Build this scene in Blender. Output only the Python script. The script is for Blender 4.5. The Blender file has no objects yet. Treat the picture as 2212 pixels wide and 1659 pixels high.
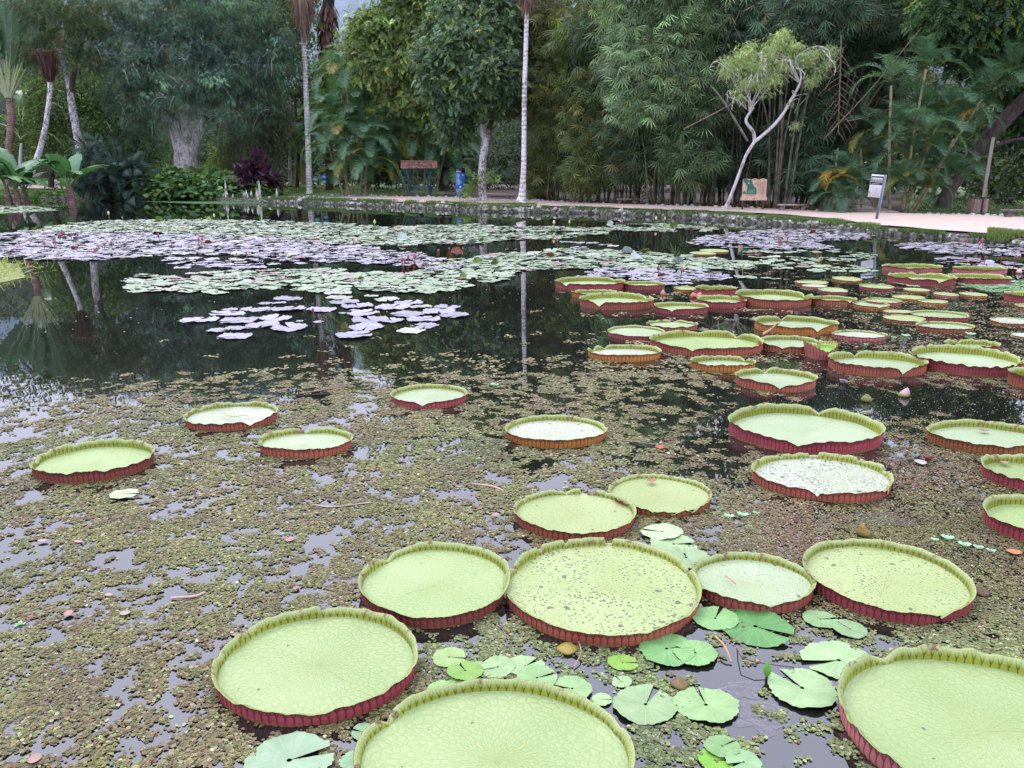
import bpy, math, random
import numpy as np
from mathutils import Vector
rng = np.random.default_rng(7)
random.seed(7)
S = bpy.context.scene
COL = S.collection
# ------------------------------------------------------------------ camera (photo units: 2212 x 1659)
F, CX, CY, HOR, CAMH = 1740.0, 1106.0, 829.5, 382.0, 2.3
PITCH = math.atan((CY - HOR) / F)
cam = bpy.data.cameras.new('camera'); camo = bpy.data.objects.new('camera', cam); COL.objects.link(camo)
cam.sensor_width = 36; cam.lens = F / 2212 * 36; cam.clip_end = 2000; cam.clip_start = .05
camo.location = (0, 0, CAMH); camo.rotation_euler = (math.pi / 2 - PITCH, 0, 0)
S.camera = camo
S.render.resolution_x = 1024; S.render.resolution_y = 768
# ------------------------------------------------------------------ sky, sun, exposure
w = bpy.data.worlds.new('World'); S.world = w; w.use_nodes = True
wn = w.node_tree; bg = wn.nodes['Background']
sky = wn.nodes.new('ShaderNodeTexSky'); sky.sky_type = 'NISHITA'; sky.sun_disc = False
SUN_EL, SUN_ROT = math.radians(56), math.radians(328)
sky.sun_elevation = SUN_EL; sky.sun_rotation = SUN_ROT; sky.air_density = 1.0; sky.dust_density = 3.0; sky.ozone_density = 1.5
hsv = wn.nodes.new('ShaderNodeHueSaturation'); hsv.inputs['Saturation'].default_value = .5
wn.links.new(sky.outputs[0], hsv.inputs['Color']); tn = wn.nodes.new('ShaderNodeMix'); tn.data_type = 'RGBA'; tn.blend_type = 'MULTIPLY'; tn.inputs[0].default_value = 1; tn.inputs[7].default_value = (.95, .94, 1.12, 1)
wn.links.new(hsv.outputs[0], tn.inputs[6])
# thin overcast: cloud layer, brighter towards the zenith, laid over the clear sky
wtc = wn.nodes.new('ShaderNodeTexCoord'); wsx = wn.nodes.new('ShaderNodeSeparateXYZ'); wn.links.new(wtc.outputs['Generated'], wsx.inputs[0])
wm = wn.nodes.new('ShaderNodeMath'); wm.operation = 'MULTIPLY_ADD'; wm.use_clamp = False; wn.links.new(wsx.outputs[2], wm.inputs[0]); wm.inputs[1].default_value = 7.5; wm.inputs[2].default_value = 3.1
cnz = wn.nodes.new('ShaderNodeTexNoise'); cnz.inputs['Scale'].default_value = 2.2; cnz.inputs['Detail'].default_value = 5; wn.links.new(wtc.outputs['Generated'], cnz.inputs['Vector'])
wm2 = wn.nodes.new('ShaderNodeMath'); wm2.operation = 'MULTIPLY_ADD'; wn.links.new(cnz.outputs[0], wm2.inputs[0]); wm2.inputs[1].default_value = .7; wm2.inputs[2].default_value = .65
wm3 = wn.nodes.new('ShaderNodeMath'); wm3.operation = 'MULTIPLY'; wn.links.new(wm.outputs[0], wm3.inputs[0]); wn.links.new(wm2.outputs[0], wm3.inputs[1])
wv = wn.nodes.new('ShaderNodeVectorMath'); wv.operation = 'SCALE'; wv.inputs[0].default_value = (.92, .94, 1.19); wn.links.new(wm3.outputs[0], wv.inputs['Scale'])
wx = wn.nodes.new('ShaderNodeMix'); wx.data_type = 'RGBA'; wx.inputs[0].default_value = .72; wn.links.new(tn.outputs[2], wx.inputs[6]); wn.links.new(wv.outputs[0], wx.inputs[7]); wn.links.new(wx.outputs[2], bg.inputs[0])
bg.inputs[1].default_value = .15
sl = bpy.data.lights.new('sun', 'SUN'); slo = bpy.data.objects.new('sun', sl); COL.objects.link(slo)
sl.energy = .55; sl.angle = math.radians(25); sl.color = (1, .96, .9)
slo.rotation_euler = (math.pi / 2 - SUN_EL, 0, math.pi - SUN_ROT)
S.view_settings.view_transform = 'Standard'; S.view_settings.look = 'None'
S.view_settings.exposure = 1.30; S.view_settings.gamma = 1
S.cycles.max_bounces = 6; S.cycles.diffuse_bounces = 3; S.cycles.glossy_bounces = 3; S.cycles.transmission_bounces = 3
S.cycles.transparent_max_bounces = 4

# ------------------------------------------------------------------ pixel <-> world
cp, sp = math.cos(PITCH), math.sin(PITCH)
def ray(px, py):
    x = (px - CX) / F; u = (CY - py) / F
    return np.array([x, cp + u * sp, -sp + u * cp])
def G(px, py, z=0.0):
    d = ray(px, py); t = (z - CAMH) / d[2]
    return np.array([d[0] * t, d[1] * t, z])
def P(px, py, Y):
    d = ray(px, py); t = Y / d[1]
    return np.array([d[0] * t, Y, CAMH + d[2] * t])
def proj(p):
    p = np.asarray(p, float); q = p - np.array([0, 0, CAMH])
    dep = q[..., 1] * cp - q[..., 2] * sp
    up = q[..., 1] * sp + q[..., 2] * cp
    return np.stack([CX + F * q[..., 0] / dep, CY - F * up / dep], -1)
def pxm(Y):          # metres per photo pixel at depth Y
    return Y / F
# bank waterline
WL = [(-900,425),(-300,428),(0,430),(200,431),(400,433),(570,438),(690,441),(780,445),(900,450),(1040,457),(1130,459),(1265,461),(1400,468),
      (1500,472),(1609,480),(1700,487),(1805,493),(1893,505),(2001,514),(2135,525),(2212,534),(2600,585),(3400,700)]
WP = np.array([G(a, b)[:2] for a, b in WL])
WAZ = np.arctan2(WP[:, 0], WP[:, 1]); WR = np.hypot(WP[:, 0], WP[:, 1])
def rb(az): return np.interp(az, WAZ, WR)
def ztop(az): return np.interp(az, [-.7, .0, .25, .42, .6], [.38, .38, .36, .27, .27])
def H(x, y):
    az = np.arctan2(x, y); r = np.hypot(x, y); d = r - rb(az)
    k = np.interp(az, [-.6, -.4, -.1, .6], [.028, .02, .010, .006])
    h = ztop(az) + k * np.clip(d, 0, 60)
    return h
def gh(px, py):      # ground point seen at a pixel
    d = ray(px, py); lo, hi = 5.0, 400.0
    ts = np.linspace(20, 260, 4000); X = d[0] * ts; Y = d[1] * ts; Z = CAMH + d[2] * ts
    az = np.arctan2(X, Y); ok = (Z < H(X, Y)) & (np.hypot(X, Y) > rb(az))
    i = int(np.argmax(ok)) if ok.any() else len(ts) - 1
    return np.array([X[i], Y[i], float(H(X[i], Y[i]))])

# ------------------------------------------------------------------ mesh building
class MB:
    def __init__(s): s.V = []; s.L = []; s.C = []; s.T = []; s.A = []; s.U = []; s.I = []; s.n = 0
    def add(s, V, F_, col=(.5, .5, .5), amt=0.0, uv=None, mi=0):
        V = np.asarray(V, float).reshape(-1, 3); F_ = np.asarray(F_, int); n = len(V)
        s.V.append(V); s.L.append((F_ + s.n).ravel()); s.C.append(np.full(len(F_), F_.shape[1]))
        c = np.asarray(col, float)
        s.T.append(np.broadcast_to(c, (n, 3)) if c.ndim == 1 else c)
        s.A.append(np.broadcast_to(np.asarray(amt, float), (n,)))
        s.U.append(np.zeros((n, 2)) if uv is None else np.asarray(uv, float))
        s.I.append(np.full(len(F_), mi)); s.n += n
        return s
    def mesh(s, name, mats, smooth=True):
        me = bpy.data.meshes.new(name)
        V = np.concatenate(s.V); L = np.concatenate(s.L); C = np.concatenate(s.C)
        me.vertices.add(len(V)); me.vertices.foreach_set('co', V.astype('f').ravel())
        me.loops.add(len(L)); me.loops.foreach_set('vertex_index', L.astype('i'))
        me.polygons.add(len(C)); st = np.concatenate([[0], np.cumsum(C)[:-1]]); me.polygons.foreach_set('loop_start', st.astype('i'))
        me.polygons.foreach_set('material_index', np.concatenate(s.I).astype('i'))
        me.polygons.foreach_set('use_smooth', np.full(len(C), bool(smooth)))
        a = me.attributes.new('tint', 'FLOAT_COLOR', 'POINT')
        t = np.concatenate([np.concatenate(s.T), np.ones((len(V), 1))], 1); a.data.foreach_set('color', t.astype('f').ravel())
        a = me.attributes.new('amt', 'FLOAT', 'POINT'); a.data.foreach_set('value', np.concatenate(s.A).astype('f'))
        uv = me.uv_layers.new(name='UVMap'); uv.data.foreach_set('uv', np.concatenate(s.U)[L].astype('f').ravel())
        me.update(calc_edges=True)
        for m in (mats if isinstance(mats, (list, tuple)) else [mats]): me.materials.append(m)
        return me
    def build(s, name, mats, parent=None, smooth=True, loc=None):
        o = bpy.data.objects.new(name, s.mesh(name, mats, smooth)); COL.objects.link(o)
        if loc is not None:
            o.location = loc
        if parent is not None: o.parent = parent
        return o
def tag(o, label=None, cat=None, group=None, kind=None):
    if label and len(label.replace('-', ' ').split()) > 15: label = label.replace('giant lily pad', 'giant pad').replace('lily pad', 'pad')
    if label: o['label'] = label
    if cat: o['category'] = cat
    if group: o['group'] = group
    if kind: o['kind'] = kind
    return o
def empty(name, loc, label, cat, group=None, rz=0):
    o = bpy.data.objects.new(name, None); COL.objects.link(o); o.location = loc; o.rotation_euler = (0, 0, rz)
    o.empty_display_size = .1
    return tag(o, label, cat, group)
def copy_tree(o, loc=None, rot=None, scale=None, label=None, group=None):
    c = o.copy(); COL.objects.link(c)
    if loc is not None: c.location = loc
    if rot is not None: c.rotation_euler = rot
    if scale is not None: c.scale = scale if hasattr(scale, '__len__') else (scale,) * 3
    if label: c['label'] = label
    if group: c['group'] = group
    for ch in list(o.children):
        d = ch.copy(); COL.objects.link(d); d.parent = c
        for g in list(ch.children):
            e = g.copy(); COL.objects.link(e); e.parent = d
    return c
def nrm(a): return a / np.maximum(np.linalg.norm(a, axis=-1, keepdims=True), 1e-9)
def tube(pts, rad, sides=8, cap=True):
    pts = np.asarray(pts, float); n = len(pts); rad = np.broadcast_to(np.asarray(rad, float), (n,))
    t = nrm(np.gradient(pts, axis=0)); ref = np.array([.31, .95, .05]) if abs(t[0][2]) > .6 else np.array([0.03, .05, 1.0])
    a = nrm(np.cross(t, ref)); b = np.cross(t, a)
    ph = np.arange(sides) / sides * 2 * math.pi
    V = pts[:, None] + rad[:, None, None] * (np.cos(ph)[None, :, None] * a[:, None] + np.sin(ph)[None, :, None] * b[:, None])
    i = np.arange(n - 1)[:, None] * sides; j = np.arange(sides)[None]; k = (j + 1) % sides
    Q = np.stack([i + j, i + k, i + sides + k, i + sides + j], -1).reshape(-1, 4)
    uv = np.stack([np.tile(ph / 6.283, n), np.repeat(np.concatenate([[0], np.cumsum(np.linalg.norm(np.diff(pts, axis=0), axis=1))]), sides)], -1)
    return V.reshape(-1, 3), Q, uv
def addtube(mb, pts, rad, sides=8, col=(.5, .5, .5), mi=0, amt=0):
    V, Q, uv = tube(pts, rad, sides); mb.add(V, Q, col, amt, uv, mi)
    n = len(np.atleast_1d(pts)); m = len(V)
    mb.add(V[-sides:], [list(range(sides))], col, amt, None, mi)
    mb.add(V[:sides], [list(range(sides))[::-1]], col, amt, None, mi)
def spline(pts, n=20):
    pts = np.asarray(pts, float)
    if len(pts) < 3:
        t = np.linspace(0, 1, n)[:, None]; return pts[0] * (1 - t) + pts[-1] * t
    p = np.vstack([2 * pts[0] - pts[1], pts, 2 * pts[-1] - pts[-2]]); out = []
    m = len(pts) - 1
    for q in np.linspace(0, m, n):
        i = min(int(q), m - 1); t = q - i; a, b, c, d = p[i], p[i + 1], p[i + 2], p[i + 3]
        out.append(.5 * (2 * b + (c - a) * t + (2 * a - 5 * b + 4 * c - d) * t * t + (3 * b - a - 3 * c + d) * t ** 3))
    return np.array(out)
BOXF = [[0, 3, 2, 1], [4, 5, 6, 7], [0, 1, 5, 4], [1, 2, 6, 5], [2, 3, 7, 6], [3, 0, 4, 7]]
def box(mb, c, s, col=(.5, .5, .5), mi=0, R=None):
    c = np.asarray(c, float); h = np.asarray(s, float) / 2
    v = np.array([[-1, -1, -1], [1, -1, -1], [1, 1, -1], [-1, 1, -1], [-1, -1, 1], [1, -1, 1], [1, 1, 1], [-1, 1, 1]]) * h
    if R is not None: v = v @ np.asarray(R).T
    mb.add(v + c, BOXF, col, 0, None, mi)
def bar(mb, a, b, wd, th, col=(.5, .5, .5), mi=0):
    a = np.asarray(a, float); b = np.asarray(b, float); d = b - a; L = np.linalg.norm(d); z = d / L
    x = nrm(np.cross(z, [0.001, 1, 0.001])); y = np.cross(z, x)
    box(mb, (a + b) / 2, (wd, th, L), col, mi, np.stack([x, y, z], 1))
def scatter(mb, TV, TF, pos, M, col, amt=0.0, mi=0, uv=None):
    N = len(pos); V = np.einsum('nij,tj->nti', M, TV) + pos[:, None]
    t = len(TV); Fc = (np.asarray(TF)[None] + (np.arange(N) * t)[:, None, None]).reshape(-1, len(TF[0]))
    c = np.asarray(col, float)
    if c.ndim == 2: c = np.repeat(c, t, 0)
    a = np.asarray(amt, float)
    if a.ndim == 1: a = np.repeat(a, t)
    mb.add(V.reshape(-1, 3), Fc, c, a, None if uv is None else np.tile(uv, (N, 1)), mi)
def frames(d, up, sc):
    """columns x,y,z with y along d, z near up"""
    y = nrm(d); x = nrm(np.cross(y, up)); z = np.cross(x, y)
    sc = np.asarray(sc, float)
    M = np.stack([x, y, z], -1)
    return M * (sc[:, None, None] if sc.ndim == 1 else sc)
def rdir(n, r=None):
    return nrm((r or rng).normal(size=(n, 3)))
def vnoise(x, y, s, seed=0):      # cheap smooth value noise
    r = np.random.default_rng(seed); g = r.random((64, 64))
    u = x / s + 1000.5; v = y / s + 1000.5; i = np.floor(u).astype(int); j = np.floor(v).astype(int); a = u - i; b = v - j
    a = a * a * (3 - 2 * a); b = b * b * (3 - 2 * b)
    return (g[i % 64, j % 64] * (1 - a) + g[(i + 1) % 64, j % 64] * a) * (1 - b) + (g[i % 64, (j + 1) % 64] * (1 - a) + g[(i + 1) % 64, (j + 1) % 64] * a) * b

# ------------------------------------------------------------------ materials
class NT:
    def __init__(s, name):
        s.m = bpy.data.materials.new(name); s.m.use_nodes = True; s.t = s.m.node_tree; s.b = s.t.nodes['Principled BSDF']; s.out = s.t.nodes['Material Output']
    def n(s, ty, **k):
        o = s.t.nodes.new(ty)
        for a, b in k.items(): setattr(o, a, b)
        return o
    def l(s, a, b): s.t.links.new(a, b)
    def val(s, sock, v):
        if isinstance(v, bpy.types.NodeSocket): s.l(v, sock)
        else: sock.default_value = v
    def math(s, op, a, b=0.0, c=0.0):
        o = s.n('ShaderNodeMath', operation=op); s.val(o.inputs[0], a); s.val(o.inputs[1], b); s.val(o.inputs[2], c); return o.outputs[0]
    def mix(s, f, a, b, mode='MIX'):
        o = s.n('ShaderNodeMix', data_type='RGBA', blend_type=mode); s.val(o.inputs[0], f)
        for i, v in ((6, a), (7, b)):
            if isinstance(v, bpy.types.NodeSocket): s.l(v, o.inputs[i])
            else: o.inputs[i].default_value = (*v, 1)[:4]
        return o.outputs[2]
    def ramp(s, f, a, b, c0=(0, 0, 0, 1), c1=(1, 1, 1, 1)):
        o = s.n('ShaderNodeValToRGB'); e = o.color_ramp.elements; e[0].position = a; e[1].position = b; e[0].color = c0; e[1].color = c1
        s.l(f, o.inputs[0]); return o.outputs[0]
    def tex(s, kind, scale, vec=None, **k):
        o = s.n('ShaderNodeTex' + kind); ins = {i.name: i for i in o.inputs}
        ins['Scale'].default_value = scale
        for a, b in k.items():
            if a in ins: ins[a].default_value = b
            else: setattr(o, a, b)
        if vec is not None: s.l(vec, ins['Vector'])
        return o
    def attr(s, nm): return s.n('ShaderNodeAttribute', attribute_name=nm)
    def obj(s): return s.n('ShaderNodeTexCoord').outputs['Object']
    def bump(s, h, st=.3, dist=.05):
        o = s.n('ShaderNodeBump'); o.inputs['Strength'].default_value = st; o.inputs['Distance'].default_value = dist; s.l(h, o.inputs['Height']); s.l(o.outputs[0], s.b.inputs['Normal']); return o
    def rough(s, v): s.val(s.b.inputs['Roughness'], v)
    def col(s, v):
        if isinstance(v, bpy.types.NodeSocket): s.l(v, s.b.inputs['Base Color'])
        else: s.b.inputs['Base Color'].default_value = (*v, 1)[:4]
def leaf_mat(name, rough=.55, trans=.28, nz=.35, spec=.4, gain=1.12):
    q = NT(name); a = q.attr('tint').outputs['Color']
    t = q.tex('Noise', 1.3, q.obj(), Detail=3.0)
    c = q.mix(nz, a, q.mix(1.0, a, q.ramp(t.outputs[0], .3, .7, (.45, .5, .45, 1), (1.6, 1.5, 1.3, 1)), 'MULTIPLY'))
    c = q.mix(1.0, c, (gain, gain, gain), 'MULTIPLY'); q.col(c); q.rough(rough); q.b.inputs['Specular IOR Level'].default_value = spec
    tr = q.n('ShaderNodeBsdfTranslucent'); q.l(q.mix(1.0, c, (1.1, 1.3, .6), 'MULTIPLY'), tr.inputs[0])
    ms = q.n('ShaderNodeMixShader'); ms.inputs[0].default_value = trans; q.l(q.b.outputs[0], ms.inputs[1]); q.l(tr.outputs[0], ms.inputs[2]); q.l(ms.outputs[0], q.out.inputs[0])
    return q.m
LEAF = leaf_mat('foliage'); GLOSSLEAF = leaf_mat('glossy_leaf', .38, .3, .3, .5); PALMLEAF = leaf_mat('palm_leaf', .45, .35, .25, .45)
def tint_mat(name, rough=.7, nscale=6, lo=.6, hi=1.35, bump=.3, bd=.02, spec=.3, detail=4.0):
    q = NT(name); a = q.attr('tint').outputs['Color']; t = q.tex('Noise', nscale, q.obj(), Detail=detail)
    q.col(q.mix(1.0, a, q.ramp(t.outputs[0], .32, .68, (lo,) * 3 + (1,), (hi,) * 3 + (1,)), 'MULTIPLY')); q.rough(rough)
    q.b.inputs['Specular IOR Level'].default_value = spec
    if bump: q.bump(t.outputs[0], bump, bd)
    return q.m
def bark_mat(name, light, dark, scale, thr=.5, stretch=(1, 1, .35), rings=0):
    q = NT(name); mp = q.n('ShaderNodeMapping'); mp.inputs['Scale'].default_value = stretch; q.l(q.obj(), mp.inputs[0])
    t = q.tex('Noise', scale, mp.outputs[0], Detail=6.0, Roughness=.65); t2 = q.tex('Noise', scale * .22, mp.outputs[0], Detail=3.0)
    f = q.math('ADD', q.math('MULTIPLY', t.outputs[0], .65), q.math('MULTIPLY', t2.outputs[0], .35))
    if rings:
        sx = q.n('ShaderNodeSeparateXYZ'); q.l(q.obj(), sx.inputs[0])
        wv = q.math('SINE', q.math('ADD', q.math('MULTIPLY', sx.outputs[2], rings), q.math('MULTIPLY', t.outputs[0], 6.0)))
        f = q.math('ADD', f, q.math('MULTIPLY', wv, .05))
    q.col(q.mix(q.ramp(f, thr - .06, thr + .06), dark, light)); q.rough(.85); q.bump(f, .6, .05)
    return q.m
M_RING = bark_mat('ringed_palm_bark', (.72, .67, .68), (.30, .25, .25), 5, .47, (1, 1, .9), 22)
M_SPECK = bark_mat('lichen_bark', (.68, .65, .66), (.14, .12, .11), 9, .5, (1, 1, .7))
M_WHITE = bark_mat('pale_trunk_bark', (.58, .55, .54), (.22, .18, .16), 7, .47, (1, 1, .45))
M_DARK = bark_mat('dark_bark', (.085, .06, .05), (.03, .022, .02), 6, .5)
M_CORM = bark_mat('stem_bark', (.30, .18, .16), (.09, .05, .045), 8, .5, (1, 1, 1.6), 30)
M_TINT = tint_mat('painted_surface', .5, 3, .85, 1.12, 0)
M_ROCK = bark_mat('lichen_stone', (.50, .48, .46), (.13, .13, .09), 4, .49, (1, 1, 1))
M_STEM = tint_mat('stem', .5, 8, .75, 1.2, .1)
M_PETAL = tint_mat('petal', .5, 9, .8, 1.2, .1)
# water
q = NT('pond_water'); mp = q.n('ShaderNodeMapping'); mp.inputs['Scale'].default_value = (1, .55, 1); q.l(q.obj(), mp.inputs[0])
t1 = q.tex('Noise', 1.1, mp.outputs[0], Detail=3.0); t2 = q.tex('Noise', .35, q.obj(), Detail=2.0)
q.col(q.mix(t2.outputs[0], (.005, .007, .006), (.013, .013, .010))); q.rough(.015); q.b.inputs['IOR'].default_value = 1.98
q.bump(t1.outputs[0], .05, .03); M_WATER = q.m
# ground, grass, path
q = NT('lawn_ground'); t = q.tex('Noise', .35, q.obj(), Detail=6.0); t2 = q.tex('Noise', 9, q.obj(), Detail=4.0)
am = q.attr('amt').outputs['Fac']
gr = q.mix(t2.outputs[0], (.04, .075, .02), (.10, .155, .04)); so = q.mix(t2.outputs[0], (.028, .019, .014), (.07, .046, .036))
q.col(q.mix(q.ramp(q.math('ADD', am, q.math('MULTIPLY', q.math('SUBTRACT', t.outputs[0], .5), .9)), .42, .58), so, gr)); q.rough(.95); q.bump(t2.outputs[0], .5, .05); M_GROUND = q.m
q = NT('sand_path'); t = q.tex('Noise', 1.2, q.obj(), Detail=5.0); t2 = q.tex('Noise', 40, q.obj(), Detail=3.0)
q.col(q.mix(t.outputs[0], q.mix(t2.outputs[0], (.33, .245, .20), (.44, .335, .275)), (.50, .395, .335))); q.rough(.95); q.bump(t2.outputs[0], .3, .01); M_PATH = q.m
q = NT('bank_wall_stone'); t = q.tex('Voronoi', 1.6, q.obj()); t2 = q.tex('Noise', 5, q.obj(), Detail=6.0)
c = q.mix(q.ramp(t2.outputs[0], .45, .6), (.05, .065, .03), (.26, .25, .21)); c = q.mix(q.ramp(t.outputs['Distance'], .0, .5), (.09, .09, .07), c)
q.col(c); q.rough(.95); q.bump(t2.outputs[0], .8, .08); M_WALL = q.m
q = NT('hazy_hill_forest'); t = q.tex('Noise', .08, q.obj(), Detail=7.0, Roughness=.7)
q.col(q.mix(q.ramp(t.outputs[0], .35, .65), (.09, .13, .16), (.16, .21, .25))); q.rough(1); M_HAZYHILL = q.m  # distance haze is put into the hill colour as pale blue-grey
M_NEARHILL = tint_mat('dark_backing_slope', 1, .3, .4, 1.6, 0)

# giant pad floor
q = NT('giant_pad_floor'); a = q.attr('tint').outputs['Color']; am = q.attr('amt').outputs['Fac']
tc = q.n('ShaderNodeTexCoord'); uvs = tc.outputs['UV']           # uv in metres from the pad centre
sx = q.n('ShaderNodeSeparateXYZ'); q.l(uvs, sx.inputs[0])
r = q.math('SQRT', q.math('ADD', q.math('POWER', sx.outputs[0], 2.0), q.math('POWER', sx.outputs[1], 2.0)))
ang = q.math('ARCTAN2', sx.outputs[1], sx.outputs[0])
nz = q.tex('Noise', 5, uvs, Detail=3.0); nz2 = q.tex('Noise', 1.6, uvs, Detail=4.0)
cv = q.n('ShaderNodeCombineXYZ'); q.l(q.math('MULTIPLY', r, 27), cv.inputs[0]); q.l(q.math('MULTIPLY', ang, 10), cv.inputs[1])
mix = q.n('ShaderNodeVectorMath', operation='ADD'); q.l(cv.outputs[0], mix.inputs[0]); sc_ = q.n('ShaderNodeVectorMath', operation='SCALE'); q.l(nz.outputs['Color'], sc_.inputs[0]); sc_.inputs['Scale'].default_value = 1.1; q.l(sc_.outputs[0], mix.inputs[1])
vo = q.tex('Voronoi', 1.0, mix.outputs[0], feature='DISTANCE_TO_EDGE')
edge = q.ramp(vo.outputs['Distance'], .0, .10)
c = q.mix(1.0, a, q.ramp(nz2.outputs[0], .3, .7, (.86, .9, .8, 1), (1.1, 1.06, 1.15, 1)), 'MULTIPLY')
c = q.mix(q.math('MULTIPLY', q.math('SUBTRACT', 1.0, edge), .22), c, (.13, .21, .05))
# yellow heart with veins
rv = q.math('ABSOLUTE', q.math('SINE', q.math('ADD', q.math('MULTIPLY', ang, 8.0), q.math('MULTIPLY', nz.outputs[0], 3.0))))
heart = q.math('MULTIPLY', q.ramp(q.math('ADD', r, q.math('MULTIPLY', nz2.outputs[0], .30)), .20, .34, (1, 1, 1, 1), (0, 0, 0, 1)), q.ramp(rv, .1, .5, (1, 1, 1, 1), (0, 0, 0, 1)))
c = q.mix(q.math('MULTIPLY', heart, .30), c, (.38, .33, .07))
mid = q.math('MULTIPLY', q.math('LESS_THAN', q.math('ABSOLUTE', q.math('ADD', sx.outputs[1], q.math('MULTIPLY', q.math('SUBTRACT', nz.outputs[0], .5), .05))), .0022), q.math('GREATER_THAN', sx.outputs[0], 0.0))
c = q.mix(q.math('MULTIPLY', mid, .5), c, (.20, .17, .06))
# specks
vs = q.tex('Voronoi', 42, uvs); sg = q.tex('Noise', 3.0, uvs, Detail=2.0)
spk = q.math('MULTIPLY', q.math('LESS_THAN', vs.outputs['Distance'], q.math('MULTIPLY', am, q.math('MULTIPLY', sg.outputs[0], .52))), 1.0)
vb = q.tex('Voronoi', 7.0, uvs); nb = q.tex('Noise', 26, uvs, Detail=2.0)
big = q.math('LESS_THAN', q.math('ADD', vb.outputs['Distance'], q.math('MULTIPLY', nb.outputs[0], .35)), q.math('ADD', .20, q.math('MULTIPLY', am, .09)))
c = q.mix(q.math('MULTIPLY', q.math('MAXIMUM', spk, big), .82), c, (.045, .06, .04))
q.col(c); q.rough(.42); q.b.inputs['Specular IOR Level'].default_value = .35
hh = q.math('ADD', q.ramp(vo.outputs['Distance'], .0, .22), q.math('MULTIPLY', nz.outputs[0], .25))
q.bump(hh, .36, .006); M_PADF = q.m
# pad rims : tint = flesh between veins, uv.x = rib number, uv.y = height fraction
def rim_mat(name, vein, strength, vlo, vhi, lip, foot):
    q = NT(name); a = q.attr('tint').outputs['Color']; tc = q.n('ShaderNodeTexCoord').outputs['UV']
    sx = q.n('ShaderNodeSeparateXYZ'); q.l(tc, sx.inputs[0]); u, v = sx.outputs[0], sx.outputs[1]
    nz = q.tex('Noise', 14, q.obj(), Detail=3.0); n2 = q.tex('Noise', 2.2, q.obj(), Detail=3.0)
    f = q.math('ABSOLUTE', q.math('SUBTRACT', q.math('FRACT', q.math('ADD', u, q.math('MULTIPLY', nz.outputs[0], .25))), .5))
    fork = q.math('MAXIMUM', q.math('MULTIPLY', q.math('SUBTRACT', v, .5), .8), 0.0)
    d = q.math('ABSOLUTE', q.math('SUBTRACT', f, fork))
    line = q.ramp(d, .03, .13, (1, 1, 1, 1), (0, 0, 0, 1))
    c = q.mix(1.0, a, q.ramp(n2.outputs[0], .3, .7, (.7, .65, .7, 1), (1.25, 1.3, 1.2, 1)), 'MULTIPLY')
    c = q.mix(q.math('MULTIPLY', line, strength), c, vein)
    c = q.mix(q.ramp(v, vlo, vhi), c, lip)
    c = q.mix(q.ramp(q.math('ADD', v, q.math('MULTIPLY', nz.outputs[0], .3)), .16, .42, (1, 1, 1, 1), (0, 0, 0, 1)), c, q.mix(.55, c, foot))
    n5 = q.tex('Noise', 9, q.obj(), Detail=5.0, Roughness=.7); c = q.mix(q.math('MULTIPLY', q.ramp(n5.outputs[0], .56, .64), q.ramp(v, .35, .8)), c, (.13, .06, .03))
    q.col(c); q.rough(.42); q.b.inputs['Specular IOR Level'].default_value = .4
    q.bump(q.math('ADD', d, q.math('MULTIPLY', nz.outputs[0], .3)), .7, .012)
    return q.m
M_RIMO = rim_mat('giant_pad_rim_outside', (.07, .012, .016), .85, .93, 1.0, (.16, .05, .04), (.24, .17, .035))
M_RIMI = rim_mat('giant_pad_rim_inside', (.05, .065, .006), .9, .62, 1.0, (.27, .335, .125), (.20, .24, .02))
# small lily pads : uv = local coordinates in pad radii
q = NT('lily_pad'); a = q.attr('tint').outputs['Color']; tc = q.n('ShaderNodeTexCoord').outputs['UV']; oi = q.n('ShaderNodeObjectInfo')
sx = q.n('ShaderNodeSeparateXYZ'); q.l(tc, sx.inputs[0]); ang = q.math('ARCTAN2', sx.outputs[1], sx.outputs[0])
rv = q.math('ABSOLUTE', q.math('SINE', q.math('MULTIPLY', ang, 9.0))); nz = q.tex('Noise', 6, tc, Detail=3.0); n2 = q.tex('Noise', 1.5, q.obj(), Detail=3.0)
c = q.mix(1.0, a, q.ramp(n2.outputs[0], .3, .7, (.8, .82, .8, 1), (1.15, 1.12, 1.2, 1)), 'MULTIPLY')
c = q.mix(q.math('MULTIPLY', q.ramp(rv, .0, .22, (1, 1, 1, 1), (0, 0, 0, 1)), .22), c, (.45, .55, .3))
c = q.mix(q.ramp(nz.outputs[0], .66, .74), c, (.13, .09, .05)); hsv_ = q.n('ShaderNodeHueSaturation'); q.l(c, hsv_.inputs['Color'])
q.l(q.math('ADD', .8, q.math('MULTIPLY', oi.outputs['Random'], .4)), hsv_.inputs['Value'])
q.col(hsv_.outputs[0]); q.rough(.5); q.b.inputs['Specular IOR Level'].default_value = .35; q.bump(q.math('ADD', q.math('MULTIPLY', rv, .3), nz.outputs[0]), .3, .006); M_LILY = q.m
M_SALV = leaf_mat('floating_fern_leaf', .6, .12, .3, .3, 1.0)
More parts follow.
